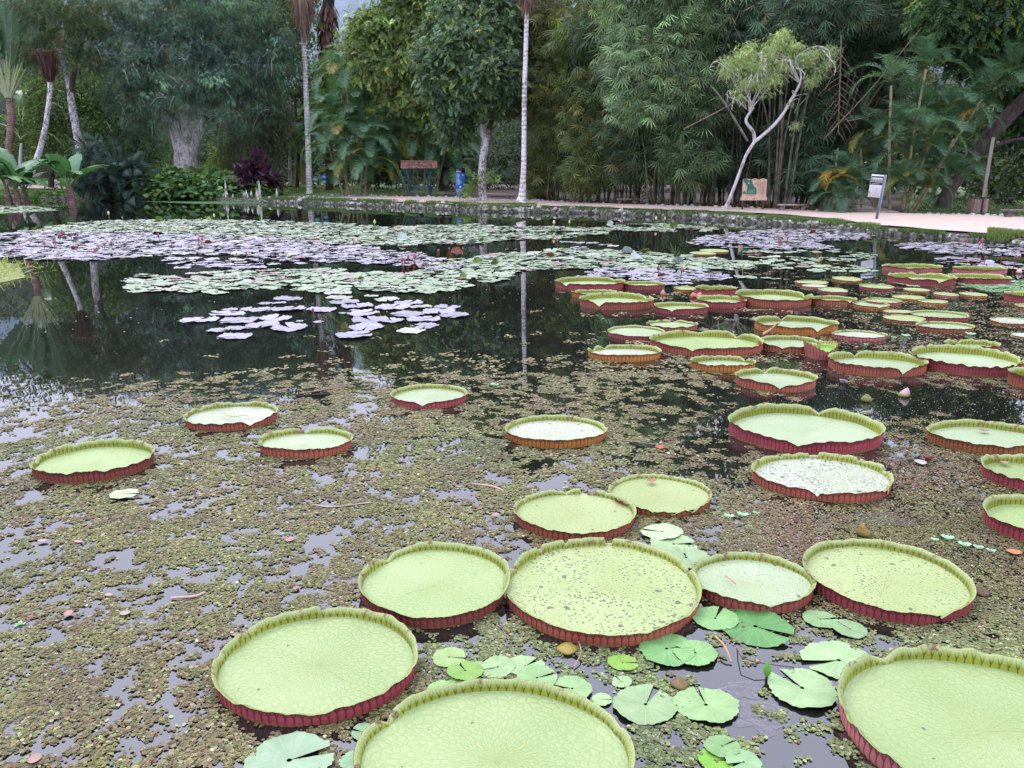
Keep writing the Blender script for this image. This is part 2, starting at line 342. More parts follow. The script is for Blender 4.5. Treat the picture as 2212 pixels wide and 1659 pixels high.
# ================================================================== THE SETTING
mb = MB(); g = np.linspace(-1, 1, 9); X, Y = np.meshgrid(g * 260, g * 260 + 120)
V = np.stack([X, Y, X * 0], -1).reshape(-1, 3); i = np.arange(8)[:, None] * 9 + np.arange(8)[None]
mb.add(V, np.stack([i, i + 1, i + 10, i + 9], -1).reshape(-1, 4)); tag(mb.build('water', M_WATER), kind='structure')
AZ = np.linspace(-.95, .95, 420)
TT = np.concatenate([[0, .25, .6, 1.2, 2, 3, 4.5], np.linspace(6.5, 60, 26), [80, 120, 180, 300]])
A, T = np.meshgrid(AZ, TT, indexing='ij'); R = rb(A) + T + np.where(T < .1, 0, .02)
X = R * np.sin(A); Y = R * np.cos(A); Z = H(X, Y) + (vnoise(X, Y, 2.3, 3) - .5) * .10 * np.clip(T, 0, 1)
Z = np.where(T == 0, ztop(A) - .02, Z)
def grid_faces(n, m):
    i = np.arange(n - 1)[:, None] * m + np.arange(m - 1)[None]; return np.stack([i, i + 1, i + m + 1, i + m], -1).reshape(-1, 4)
# grass amount by picture zone
pj = proj(np.stack([X, Y, Z], -1)); lawn = np.zeros_like(X) + .25
lawn = np.where(T < 2.2, .85, lawn)
lawn = np.where((pj[..., 0] < 960) & (T > 6), .75, lawn); lawn = np.where((pj[..., 0] > 1950) & (T > 7), .62, lawn)
lawn = np.where((pj[..., 0] > 1900) & (T < 2.2), .2, lawn)
mb = MB(); mb.add(np.stack([X, Y, Z], -1).reshape(-1, 3), grid_faces(*X.shape)[:, ::-1], amt=lawn.ravel()); tag(mb.build('ground', M_GROUND), kind='structure')
# retaining wall of the bank
zz = [-.6, -.05, .12, .25, 1.0]; A, K = np.meshgrid(AZ, np.arange(5), indexing='ij')
zt = ztop(A) - .01; Z = np.where(K == 4, zt, np.where(K == 3, zt * .72, np.where(K == 2, zt * .35, np.where(K == 1, -.05, -.6))))
off = (vnoise(A * 300, Z * 6, 1.0, 5) - .5) * .16; R = rb(A) + np.where(K == 4, .06, -.05) + off * (K < 4)
mb = MB(); mb.add(np.stack([R * np.sin(A), R * np.cos(A), Z], -1).reshape(-1, 3), grid_faces(*A.shape)[:, ::-1])
tag(mb.build('bank_retaining_wall', M_WALL, smooth=False), 'low mossy stone retaining wall along the far edge of the pond', 'wall')
# sandy path (near edge, far edge in photo pixels)
PT = [(560,432.5,430.5),(640,433,429.5),(700,434,427),(780,437,425),(900,443,426),(1000,447,428),(1130,451,433),(1265,453,440),(1400,455,444),(1500,456.5,447),(1609,461,451),(1700,466,455),
      (1805,476,459),(1893,489,461),(1950,493,463),(2001,498,464),(2135,508,468),(2212,515,471),(2500,545,484),(2900,610,505)]
nx = np.linspace(560, 2900, 180); ny = np.interp(nx, [p[0] for p in PT], [p[1] for p in PT]); fy = np.interp(nx, [p[0] for p in PT], [p[2] for p in PT])
PV = []
for k in range(len(nx)):
    for j in range(7):
        wob = (random.random() - .5) * (1.0 if j in (0, 6) else 0)
        p = gh(nx[k], max(ny[k] + (fy[k] - ny[k]) * j / 6, fy[k]) + wob * .5); az = math.atan2(p[0], p[1]); r = max(math.hypot(p[0], p[1]), rb(az) + .12)
        x, y = r * math.sin(az), r * math.cos(az); PV.append((x, y, float(H(x, y)) + .07))
mb = MB(); mb.add(PV, grid_faces(180, 7)); tag(mb.build('path', M_PATH), kind='structure')
def sheet(pts, z, name, mat, amt=.5):
    q = [gh(a, b) for a, b in pts]; mb = MB(); mb.add([(p[0], p[1], p[2] + z) for p in q], [list(range(len(q)))], amt=amt)
    return tag(mb.build(name, mat), kind='structure')
sheet([(40,408),(215,411),(215,402.5),(60,401.5)], .10, 'path', M_PATH)
sheet([(1805,458.5),(1945,462.5),(1905,452),(1860,446),(1830,446),(1850,452)], .09, 'path', M_PATH)
# hills behind
mb = MB(); HX = np.linspace(-420, 420, 90); HY = np.array([300, 320, 360, 410, 480.]); X, Y = np.meshgrid(HX, HY, indexing='ij')
Zh = np.array([-2, 34, 66, 95, 110.])[None] * (.8 + .5 * vnoise(X, Y * 0, 60, 9)) + (vnoise(X, Y, 7, 4) - .5) * 8
mb.add(np.stack([X, Y, Zh], -1).reshape(-1, 3), grid_faces(*X.shape)[:, ::-1]); tag(mb.build('hills', M_HAZYHILL), kind='structure')
Y2 = Y * 0 + np.array([150, 158, 170, 185, 189.])[None]; Z2 = np.array([-1, 10, 17, 24, 20.])[None] * np.interp(np.arctan2(X, Y2), [-.27, -.24, -.13, -.10], [1, .35, .35, 1]) * (.8 + .5 * vnoise(X, Y * 0, 30, 19)) + (vnoise(X, Y2, 5, 14) - .5) * 3
mb = MB(); mb.add(np.stack([X, Y2, Z2], -1).reshape(-1, 3), grid_faces(*X.shape)[:, ::-1], (.016, .026, .014)); tag(mb.build('hills', M_NEARHILL), kind='structure')  # dark slope added behind the trees so bright sky does not leak through

# ================================================================== GIANT LILY PADS
PADS = []     # fitted ellipses for later rejection tests
def fit_pad(xl, xr, yt, yb, hr):
    ph = np.linspace(0, 2 * math.pi, 120, endpoint=False)
    X, Y, _ = G((xl + xr) / 2, (yt + yb) / 2); a = (xr - xl) / 2 * Y / F * 1.05; b = a
    for _ in range(60):
        top = proj(np.stack([X + a * np.cos(ph), Y + b * np.sin(ph), np.full(120, hr)], -1))
        bot = proj(np.stack([X + a * np.cos(ph), Y + b * np.sin(ph), np.zeros(120)], -1))
        l, r_ = top[:, 0].min(), top[:, 0].max(); t, bt = top[:, 1].min(), bot[:, 1].max()
        X += ((xl + xr) - (l + r_)) / 2 * Y / F * .8; a *= 1 + .7 * ((xr - xl) / (r_ - l) - 1)
        Yt = G(X, t, hr)[1] if False else None
        dyc = ((yt + yb) - (t + bt)) / 2; Y -= dyc * (Y * Y + CAMH ** 2) / (F * CAMH) * .7
        b *= 1 + .5 * np.clip((yb - yt) / max(bt - t, 1) - 1, -.2, .2); b = np.clip(b, a * .74, a * 1.32)
    return X, Y, a, b
def rimcol(k):
    return {'p': (.31, .055, .07), 'm': (.24, .06, .05), 'r': (.33, .09, .06), 'o': (.42, .165, .04), 'b': (.27, .10, .04), 'k': (.44, .14, .15)}[k]
def giant_pad(xl, xr, yt, yb, hr, notch, rc, fc, spk, label, tilt=0, cup=0.0, ragged=0):
    hr *= .85 if hr > .105 else (.7 if xr - xl < 130 else .95)
    X, Y, a, b = fit_pad(xl, xr, yt, yb, hr); PADS.append((X, Y, a, b))
    root = empty('giant_lily_pad', (X, Y, 0), label, 'giant lily pad', 'giant water lily pads floating on the pond')
    near = (xr - xl) > 180; N = 288 if near else (144 if xr - xl > 90 else 88)
    ph = np.linspace(0, 2 * math.pi, N, endpoint=False); seed = int(xl * 7 + yt); r = np.random.default_rng(seed)
    dip = np.zeros(N); pin = np.zeros(N)
    for (ad, dep) in notch:
        d = (ph - math.radians(ad) + math.pi) % (2 * math.pi) - math.pi
        dip = np.maximum(dip, dep * np.exp(-np.abs(d / .11) ** 1.2)); pin += dep * .075 * np.exp(-np.abs(d / .10))
    wob = sum(r.normal() * .006 * np.cos(k * ph + r.random() * 6) for k in range(2, 6))
    rad = (1 + wob - pin)
    hgt = hr * (1 + sum(r.normal() * .03 * np.cos(k * ph + r.random() * 6) for k in (2, 3, 5, 8, 13, 21, 34))) * (1 - dip * .92)
    if near: hgt *= 1 + .014 * r.normal(size=N)
    for _ in range(ragged):
        k = r.integers(N); w_ = r.integers(2, 8); hgt[np.arange(k, k + w_) % N] *= r.uniform(.35, .8)
    ex, ey = np.cos(ph) * a, np.sin(ph) * b
    nribs = int(round(math.pi * (a + b) / (.036 if near else .042))); u = ph / (2 * math.pi) * nribs
    rip = .0035 * np.cos(u * 2 * math.pi)
    base = np.array({'g': (.235, .31, .122) if xr - xl > 180 else (.26, .33, .16), 'y': (.265, .32, .13), 'w': (.34, .365, .27), 'c': (.275, .34, .20), 'd': (.18, .28, .10)}[fc])  # far floors paler; whitish grazing sheen is put into their colour
    # floor
    rings = np.array([0, .1, .2, .3, .4, .5, .6, .7, .8, .87, .93, .97, 1.0]) if near else np.array([0, .3, .6, .85, 1.0])
    st = 3 if near else 2; pf = ph[::st]; nf = len(pf); mbf = MB()
    rr = rings[:, None] * (rad[::st])[None]; FX = rr * np.cos(pf) * a; FY = rr * np.sin(pf) * b
    FZ = .022 + (vnoise(FX + X, FY + Y, .16, seed % 50) - .5) * .010 + cup * rings[:, None] ** 2 + .012 * np.clip((rings[:, None] - .9) * 10, 0, 1)
    V = np.stack([FX, FY, FZ], -1).reshape(-1, 3)
    nr = len(rings); i = np.arange(nr - 1)[:, None] * nf; j = np.arange(nf)[None]; Q = np.stack([i + j, i + nf + j, i + nf + (j + 1) % nf, i + (j + 1) % nf], -1).reshape(-1, 4)
    rot = r.random() * 6; uv = np.stack([V[:, 0] * math.cos(rot) - V[:, 1] * math.sin(rot) + .0, V[:, 0] * math.sin(rot) + V[:, 1] * math.cos(rot)], -1)
    mbf.add(V, Q, base * r.uniform(.92, 1.06), spk, uv); fl = mbf.build('leaf_floor', M_PADF, root)
    # rim : outer face then inner face (lip curls outwards)
    def ring(dr, z, extra=0):
        k = 1 + dr / ((a + b) / 2); return np.stack([ex * rad * k + extra * np.cos(ph), ey * rad * k + extra * np.sin(ph), z], -1)
    oc, ic = np.array(rimcol(rc)) * r.uniform(.85, 1.12), np.array((.215, .235, .02)) * r.uniform(.85, 1.1)
    prof = [(0.0, -.03, 0), (.006, .25, .25), (.005, .55, .55), (.004, .85, .85), (.012 + hr * .10, 1.0, 1.0)]
    mr = MB(); N1 = N
    def band(rows, mi, col, flip):
        V = np.concatenate([p for p, _ in rows]); m = len(rows)
        V = V.reshape(m, N, 3); V = np.concatenate([V, V[:, :1]], 1).reshape(-1, 3); uu = np.append(u, nribs)
        uv = np.stack([np.tile(uu, m), np.repeat([v for _, v in rows], N + 1)], -1)
        f = grid_faces(m, N + 1); mr.add(V, f if flip else f[:, ::-1], col, 0, uv, mi)
    band([(ring(d, np.maximum(hgt * z, -.03 if z < 0 else .012 * z), rip * (1 if z < .9 else .3)), v) for d, z, v in prof], 0, oc, True)
    band([(ring(d, np.maximum(hgt * z, .022 * (1 - z) + .012 * z)), v) for d, z, v in [(-.010, 0.0, 0), (-.006, .3, .3), (-.005, .6, .6), (-.003, .84, .84), (.0105 + hr * .10, 1.0, 1.0)]], 1, ic, False)
    if near:      # thorns at the ribs of the outer wall
        k = np.arange(0, nribs); pk = k / nribs * 2 * math.pi; hk = np.interp(pk, ph, hgt); rk = np.interp(pk, ph, rad)
        for zf in (.04, .3, .62):
            p0 = np.stack([np.cos(pk) * a * rk * 1.004, np.sin(pk) * b * rk * 1.004, hk * zf + .004], -1)
            dr = nrm(np.stack([np.cos(pk), np.sin(pk), pk * 0 - .25], -1)) * r.uniform(.006, .016, (nribs, 1)) * (1.2 if zf < .1 else .7)
            t_ = np.stack([-np.sin(pk), np.cos(pk), pk * 0], -1) * .0028; upv = np.array([0, 0, .0035])
            V = np.stack([p0 - t_ - upv, p0 + t_ - upv, p0 + upv, p0 + dr], 1).reshape(-1, 3)
            b4 = np.arange(nribs)[:, None, None] * 4 + np.array([[0, 1, 3], [1, 2, 3], [2, 0, 3]])[None]
            mr.add(V, b4.reshape(-1, 3), (.25, .03, .05), 0, None, 2)
    mr.build('rim', [M_RIMO, M_RIMI, M_STEM], root)
    return root
# (xl, xr, y top, y waterline, rim height, notches (angle, depth), rim colour, floor colour, specks, label)
GP = [
 (773,1363,1472,1850,.085,[(150,.6),(20,.2)],'b','g',.25,'large green giant lily pad cut off by the bottom edge of the photo'),
 (1820,2500,1397,1800,.10,[(112,.5)],'k','g',.35,'giant lily pad with thorny pink rim in the bottom right corner'),
 (467,895,1314,1572,.085,[(-82,.35),(5,.15),(180,.1)],'p','g',.25,'lower left giant lily pad with crimson rim and reddish vein cracks at its heart'),
 (1096,1511,1163,1397,.085,[(160,.3),(-72,.25),(-40,.3)],'r','y',1.0,'largest speckled giant lily pad at the centre with a torn rusty front rim'),
 (781,1097,1173,1358,.085,[(140,.5),(-30,.35)],'m','g',.12,'clean bright green giant lily pad touching the left of the large speckled one'),
 (1502,1757,1195,1326,.08,[(200,.5),(-88,.5)],'m','c',.6,'mid-size giant lily pad with a brown twig, between the large speckled and long tilted ones'),
 (1742,2100,1164,1350,.085,[(-75,.75),(100,.2)],'p','y',.8,'long speckled giant lily pad with a front notch, right of the mid-size twig pad'),
 (1115,1370,1056,1170,.075,[(95,.5),(70,.3)],'r','y',.5,'giant lily pad with brown bitten back rim directly behind the largest speckled pad'),
 (1320,1533,1025,1119,.065,[(-60,.9),(-85,.85),(-105,.6)],'b','y',.3,'giant lily pad with a fallen red leaf on it and a collapsed front rim'),
 (1632,1929,977,1087,.09,[(-113,.45),(-52,.3),(100,.3)],'r','w',1.15,'pale densely peppered giant lily pad with chipped rust rim, before the big notched pad'),
 (1581,1904,873,985,.15,[(60,.6),(-112,.5)],'p','c',.2,'big deep-magenta rimmed giant lily pad with yellow star mark beside open dark water'),
 (2008,2262,908,984,.10,[(-95,.25)],'b','c',.25,'right edge giant lily pad touching the dark water, small dead leaf on it'),
 (2124,2330,981,1066,.12,[(175,.3)],'p','g',.1,'giant lily pad with a brown chip, middle of three cut by right edge'),
 (2130,2390,1070,1190,.12,[(178,.2)],'p','g',.1,'giant lily pad cut by the right edge, lowest of the three stacked on that edge'),
 (1095,1307,898,969,.085,[(10,.15)],'o','w',.85,'pale speckled giant lily pad with an orange-brown rim and yellow centre star, alone mid-pond'),
 (847,1006,830,884,.085,[(-95,.7)],'p','c',.1,'small giant lily pad with pink rim and yellow centre star, farthest of the left-hand ones'),
 (400,597,868,933,.085,[(-50,.6),(150,.3)],'r','w',.5,'giant lily pad with red rim holding a yellow tangle, behind the other two on the left'),
 (560,758,924,991,.09,[(100,.5),(186,.5)],'r','c',.3,'giant lily pad notched at its back rim, rightmost of the three on the left'),
 (70,329,950,1046,.10,[(190,.4),(-130,.2)],'m','g',.25,'leftmost giant lily pad, long oval with a yellow tinted back rim'),
 (1592,1763,794,848,.12,[(92,.7),(-100,.6)],'r','c',.1,'heart-notched giant lily pad at the front of the middle right group, beside open water'),
 (1496,1630,768,805,.10,[(35,.6)],'o','c',.1,'small glittering giant lily pad with a yellow centre, below the widest pad of the group'),
 (1407,1649,713,772,.15,[(45,.6),(88,.25),(-115,.5)],'r','g',.15,'widest giant lily pad of the middle group with yellow star and curled right back rim'),
 (1273,1426,744,782,.10,[(150,.8),(120,.6)],'o','w',.3,'pale giant lily pad with torn back left rim and orange front, left of the widest one'),
 (1315,1434,703,736,.10,[(0,.2)],'p','c',.15,'giant lily pad with magenta rim behind the pale torn one'),
 (1399,1505,691,716,.10,[(80,.75)],'r','g',.1,'heart-shaped small giant lily pad just behind the widest one'),
 (1638,1780,725,763,.11,[(-120,.5),(20,.3)],'r','c',.1,'giant lily pad touching the right side of the widest one'),
 (1633,1808,681,725,.15,[(95,.7),(-75,.7)],'o','c',.1,'giant lily pad with pointed front notch and a stick leaning on its left rim'),
 (1254,1411,632,670,.16,[(-125,.8),(25,.5)],'r','g',.05,'tall-walled giant lily pad with V notch at its front left, leftmost pair front one'),
 (1202,1349,597,628,.16,[(-140,.6),(40,.4)],'p','g',.05,'tall-walled crimson giant lily pad farthest left of the back group'),
 (1236,1330,625,645,.12,[(150,.6)],'o','y',.05,'low orange-rimmed giant lily pad mostly hidden between the two leftmost tall ones'),
 (1348,1435,607,626,.11,[(-10,.3)],'p','g',.05,'narrow magenta giant lily pad right of the farthest left crimson one'),
 (1415,1529,652,680,.12,[(-120,.6)],'p','g',.1,'oval magenta giant lily pad with front notch, below the floating flower buds'),
 (1457,1503,618,631,.07,[(-60,.4)],'o','y',.05,'little orange-rimmed giant lily pad beside the folded crimson one'),
 (1504,1592,616,639,.15,[(90,.1)],'p','g',.0,'folded crimson giant lily pad with a deep curled front wall'),
 (1506,1612,637,666,.13,[(-15,.5),(165,.3)],'p','g',.05,'giant lily pad with magenta wall in front of the folded crimson one'),
 (1590,1753,624,665,.17,[(12,.5),(160,.4)],'r','g',.05,'wide tall-walled giant lily pad with dark ribs, just right of the folded one'),
 (1751,1849,639,660,.11,[(-60,.6)],'r','g',.05,'giant lily pad with ragged red rim touching the wide tall-walled one'),
 (1718,1789,605,618,.07,[],'r','y',.05,'small red-edged giant lily pad, upper of the small three near the dark gap'),
 (1733,1785,614,624,.06,[],'k','w',.05,'smallest pinkish giant lily pad under the small red-edged one'),
 (1768,1831,621,636,.07,[(-50,.5)],'p','g',.05,'small pink giant lily pad with nick at its front right'),
 (1798,1862,597,611,.07,[(-90,.4)],'o','y',.05,'small bright orange giant lily pad standing apart in dark water'),
 (1857,1931,613,629,.08,[],'p','g',.05,'small dark pink giant lily pad left of the big double-notched one'),
 (1905,2037,569,590,.15,[(175,.3),(-20,.3)],'k','g',.05,'tall-walled pink giant lily pad farthest back on the right'),
 (1919,2065,588,618,.17,[(70,.4),(-85,.6),(120,.2)],'p','g',.05,'big crimson giant lily pad with two back notches in the right back group'),
 (2059,2176,574,594,.15,[],'k','g',.05,'upright-walled pink giant lily pad behind another on the far right'),
 (2050,2184,590,615,.15,[(10,.4)],'p','g',.05,'crimson giant lily pad in front of the upright-walled pink one on the far right'),
 (1843,1921,650,669,.08,[(-90,.5)],'o','c',.05,'small orange-pink giant lily pad with front notch in the crowded cluster'),
 (1867,1947,643,661,.09,[],'r','g',.05,'small giant lily pad tucked behind the orange-pink notched one'),
 (1928,1998,637,651,.06,[],'o','y',.05,'small yellowish giant lily pad, middle of the crowded cluster'),
 (1985,2047,647,660,.07,[(-80,.3)],'o','y',.05,'small rust-rimmed giant lily pad at the right end of the crowded cluster'),
 (1952,2008,622,633,.05,[],'o','y',.05,'tiny brown-edged giant lily pad at the back of the crowded cluster'),
 (2018,2070,631,644,.06,[],'k','y',.05,'tiny pink-edged giant lily pad beside the row of brown weed'),
 (2074,2132,631,644,.06,[],'o','y',.05,'tiny orange-edged giant lily pad farthest right in the crowded cluster'),
 (1909,1970,669,681,.06,[],'k','y',.05,'small pale giant lily pad left of the long flat one'),
 (1969,2093,670,696,.10,[(-20,.6)],'p','g',.1,'long giant lily pad with a yellow torn tip at its right end'),
 (1909,1998,680,700,.07,[(-70,.4)],'r','y',.1,'small giant lily pad with speckled yellow back rim'),
 (1981,2104,694,720,.10,[(170,.3)],'r','c',.1,'giant lily pad with orange-brown front below the long torn one'),
 (2139,2235,685,706,.07,[(-150,.4)],'b','w',.6,'speckled brown-rimmed giant lily pad near the right edge'),
 (2172,2262,627,658,.16,[],'p','g',.05,'tall-walled crimson giant lily pad cut by the right edge, highest there'),
 (2194,2262,656,672,.08,[],'r','g',.05,'small red giant lily pad cut by the right edge under the tall-walled one'),
 (1799,1915,713,738,.09,[(30,.3)],'k','w',.5,'grey-white giant lily pad with pink front rim surrounded by brown weed'),
 (2043,2160,735,762,.12,[(100,.6)],'r','c',.1,'giant lily pad half hidden behind the longest one on the right'),
 (1966,2212,745,815,.16,[(140,.5),(-10,.4)],'p','c',.1,'longest giant lily pad of the right group with curled left back rim'),
 (1792,2001,757,816,.15,[(98,.6),(-78,.8)],'r','c',.15,'wide giant lily pad with a V cut in its front wall, left of the longest one'),
 (2181,2300,793,844,.17,[],'r','y',.05,'giant lily pad cut by the right edge touching the longest one'),
 (2184,2250,722,735,.02,[],'k','w',.2,'flat pinkish giant lily pad at the right edge among brown weed'),
 (1512,1574,537,548,.05,[(-20,.3)],'o','y',.05,'pale giant lily pad alone in dark water behind all the others'),
 (1491,1546,543,553,.05,[],'o','y',.2,'flat yellow-brown giant lily pad overlapping the lone pale one at the back'),
]
for g_ in GP:
    giant_pad(*g_, ragged=(7 if 'torn rusty' in g_[-1] or 'chipped' in g_[-1] else 2 if 'bitten' in g_[-1] else 0))
def in_pads(x, y, k=1.0):
    m = np.zeros(np.shape(x), bool)
    for X, Y, a, b in PADS: m |= ((x - X) / (a * k)) ** 2 + ((y - Y) / (b * k)) ** 2 < 1
    return m
# heart-shaped young pad with a spiny rim
X, Y, a, b = fit_pad(1740, 1803, 744, 780, .10); PADS.append((X, Y, a, b))
def young_pad(X, Y, a, b, hr, label, fold=0.0):
    root = empty('young_giant_lily_pad', (X, Y, 0), label, 'young lily pad'); N = 60; ph = np.linspace(0, 2 * math.pi, N + 1)
    d = (ph - 1.45 + math.pi) % (2 * math.pi) - math.pi; rad = 1 - .45 * np.exp(-np.abs(d / .28)); rr = np.array([0, .4, .75, .95, 1.0, 1.14, 1.18])
    zf = np.array([.03, .03, .04, .05, .05 + hr * .35, hr, hr * 1.25]); Vx = rr[:, None] * rad * np.cos(ph) * a; Vy = rr[:, None] * rad * np.sin(ph) * b
    Z = zf[:, None] + .06 * np.abs(np.cos(ph))[None] * rr[:, None] ** 2 + (np.arange(7) > 4)[:, None] * .015 * np.cos(ph * 24)
    V = np.stack([Vx, Vy, Z], -1).reshape(7, N + 1, 3); uv = np.stack([Vx, Vy], -1).reshape(-1, 2)
    m = MB(); m.add(V[:5].reshape(-1, 3), grid_faces(5, N + 1)[:, ::-1], (.20, .36, .06), .1, uv[:5 * (N + 1)]); m.build('leaf_floor', M_PADF, root)
    m = MB(); uu = np.stack([np.tile(np.arange(N + 1) * .5, 3), np.repeat([.9, .4, .05], N + 1)], -1)
    m.add(V[4:].reshape(-1, 3), grid_faces(3, N + 1)[:, ::-1], (.30, .30, .05), 0, uu, 0)
    W = V[4:].copy(); W[..., 0] *= 1.03; W[..., 1] *= 1.03; W[0, :, 2] = -.02; W[0, :, :2] *= .95; m.add(W.reshape(-1, 3), grid_faces(3, N + 1), (.42, .14, .12), 0, uu, 1); m.build('rim', [M_RIMI, M_RIMO], root)
    return root
young_pad(X, Y, a, b, .09, 'young heart-shaped lily pad with spiny pink edge between two big pads')

# floating flower buds of the giant lilies, curled leaf buds
def petal_bud(name, px, py, hpx, wpx, cols, label, cat, lean=(0, 0), spines=False, z0=0.0):
    p = G(px, py, z0); s = p[1] / F; h, w_ = hpx * s, wpx * s / 2
    root = empty(name, tuple(p), label, cat); n, m = 20, 10
    t = np.linspace(0, 1, m); prof = np.sin(np.pi * t ** .75) ** .8 * (1 - .25 * t); prof[0] = .25; prof[-1] = .02
    ph = np.linspace(0, 2 * math.pi, n + 1)
    for k, (c0, sc, tt) in enumerate(cols):
        m_ = MB(); rr = (prof * w_ * sc)[:, None] * (1 + .06 * np.cos(4 * ph + k * .8))[None]; zz = (t * h * tt)[:, None] + 0 * ph[None]
        x = rr * np.cos(ph) + lean[0] * zz; y = rr * np.sin(ph) + lean[1] * zz
        m_.add(np.stack([x, y, zz - h * .08], -1).reshape(-1, 3), grid_faces(m, n + 1)[:, ::-1], c0)
        if spines and k == 0:
            r = np.random.default_rng(int(px)); i = r.integers(1, m - 1, 150); j = r.integers(0, n, 150); P0 = np.stack([x[i, j], y[i, j], zz[i, j] - h * .08], -1)
            D = nrm(np.stack([np.cos(ph[j]), np.sin(ph[j]), .5 + 0 * j], -1)); M = frames(D, rdir(150, r), np.full(150, h * .2))
            scatter(m_, np.array([[-.08, 0, 0], [.08, 0, 0], [0, 1, 0]]), [[0, 1, 2]], P0, M, (.16, .14, .05))
        m_.build('sepals' if k == 0 else 'petals', M_PETAL, root)
    return root
petal_bud('flower_bud', 1251, 857, 17, 0, [], '', '') if False else None
petal_bud('giant_lily_bud', 1950, 857, 22, 27, [((.16, .17, .05), 1.0, .8), ((.42, .27, .28), .86, 1.05)], 'plump green and pink giant lily bud floating on the dark open water', 'flower bud', (.35, 0))
petal_bud('giant_lily_bud', 1871, 868, 20, 26, [((.15, .16, .05), 1.0, 1.0)], 'round spiny olive bud half sunk in the dark open water', 'flower bud', (0, 0), True)
petal_bud('giant_lily_bud', 1432, 638, 14, 13, [((.42, .13, .10), 1.0, .85), ((.45, .24, .2), .8, 1.05)], 'brown-pink bud standing beside the magenta oval pad', 'flower bud')
petal_bud('giant_lily_bud', 1506, 643, 13, 16, [((.45, .13, .12), 1.0, .85), ((.5, .2, .2), .8, 1.05)], 'reddish bud lying against the folded crimson pad', 'flower bud', (.5, 0))
petal_bud('giant_lily_bud', 2201, 591, 12, 14, [((.45, .25, .2), 1.0, .85), ((.55, .42, .38), .85, 1.05)], 'pale pink bud at the right edge by the crimson pads', 'flower bud')
petal_bud('curled_young_leaf', 1498, 643, 13, 18, [((.38, .12, .09), 1.0, 1.0)], 'spiny red-brown curled young leaf between the orange pad and the reddish bud', 'leaf bud', (0, 0), True)
petal_bud('curled_young_leaf', 1868, 1158, 34, 36, [((.17, .14, .03), 1.0, .8), ((.33, .18, .04), .6, 1.1)], 'spiny yellow-brown curled young leaf in the weed behind the long speckled pad', 'leaf bud', (-.3, 0), True)
petal_bud('curled_young_leaf', 2118, 1283, 18, 45, [((.08, .05, .02), 1.0, 1.0)], 'dark brown rotting leaf lump in the weed right of the long speckled pad', 'dead leaf', (0, 0), True)
petal_bud('curled_young_leaf', 1468, 1482, 22, 50, [((.13, .09, .03), 1.0, 1.0)], 'fuzzy brown-green young leaf clump among the near heart-cut lily pads', 'leaf bud', (0, 0), True)
petal_bud('curled_young_leaf', 1225, 1405, 18, 55, [((.22, .17, .03), 1.0, 1.0)], 'yellow-brown spiny curled leaf at the front edge of the largest speckled pad', 'leaf bud', (0, 0), True)

# ================================================================== SMALL LILY PADS
def lily_mesh(name, seed, col, n=34, teeth=0, wave=.03, notchw=.16, cup=0.0, fold=0.0):
    r = np.random.default_rng(seed); m = MB(); ph = np.linspace(notchw, 2 * math.pi - notchw * (.3 + .7 * r.random()), n)
    rad = 1 + .02 * r.normal(size=n) + (.035 * (np.arange(n) % 2) if teeth else 0) + .05 * np.cos(2 * ph + r.random() * 6)
    rings = np.array([.06, .5, .86, 1.0]); X = rings[:, None] * rad * np.cos(ph); Y = rings[:, None] * rad * np.sin(ph)
    Z = wave * rings[:, None] ** 2 * (np.sin(ph * 3 + r.random() * 6) + .6 * np.sin(ph * 7 + r.random() * 6))[None] + cup * rings[:, None] ** 3 + fold * np.abs(Y)
    if teeth: Z[-1] += .03 + .03 * (np.arange(n) % 2)
    V = np.stack([X, Y, Z + .02], -1).reshape(-1, 3); c = np.array(col)
    m.add(V, grid_faces(4, n)[:, ::-1], c, 0, V[:, :2])
    return m.mesh(name, M_LILY)
LAV_SHEEN, GRN, RED, PALE = (.225, .215, .24), (.195, .255, .155), (.20, .125, .12), (.28, .30, .23)  # first tone has the reflected sky's lilac sheen put into its colour
KIND = {}
for kk, cc in (('lav', LAV_SHEEN), ('grn', GRN), ('red', RED), ('pale', PALE)):
    KIND[kk] = [lily_mesh('lily_pad', 10 + i, cc, 34, 1, .035) for i in range(4)]
KIND['up'] = [lily_mesh('raised_lily_leaf', 50 + i, c_, 30, 0, .08, .16, .1, .5) for i, c_ in enumerate([(.10, .15, .02), (.16, .035, .02), (.27, .33, .29), (.12, .20, .03)])]
KIND['upm'] = [lily_mesh('raised_lily_leaf', 60 + i, c_, 30, 0, .08, .16, .1, .45) for i, c_ in enumerate([(.17, .04, .03), (.36, .32, .40)])]
def put_lily(mesh, x, y, s, rz, label, group, tilt=(0, 0), z=0.0, name='lily_pad', cat='lily pad', sy=1.0):
    o = bpy.data.objects.new(name, mesh); COL.objects.link(o); o.location = (x, y, z); o.scale = (s, s * sy, s); o.rotation_euler = (tilt[0], tilt[1], rz)
    return tag(o, label, cat, group)
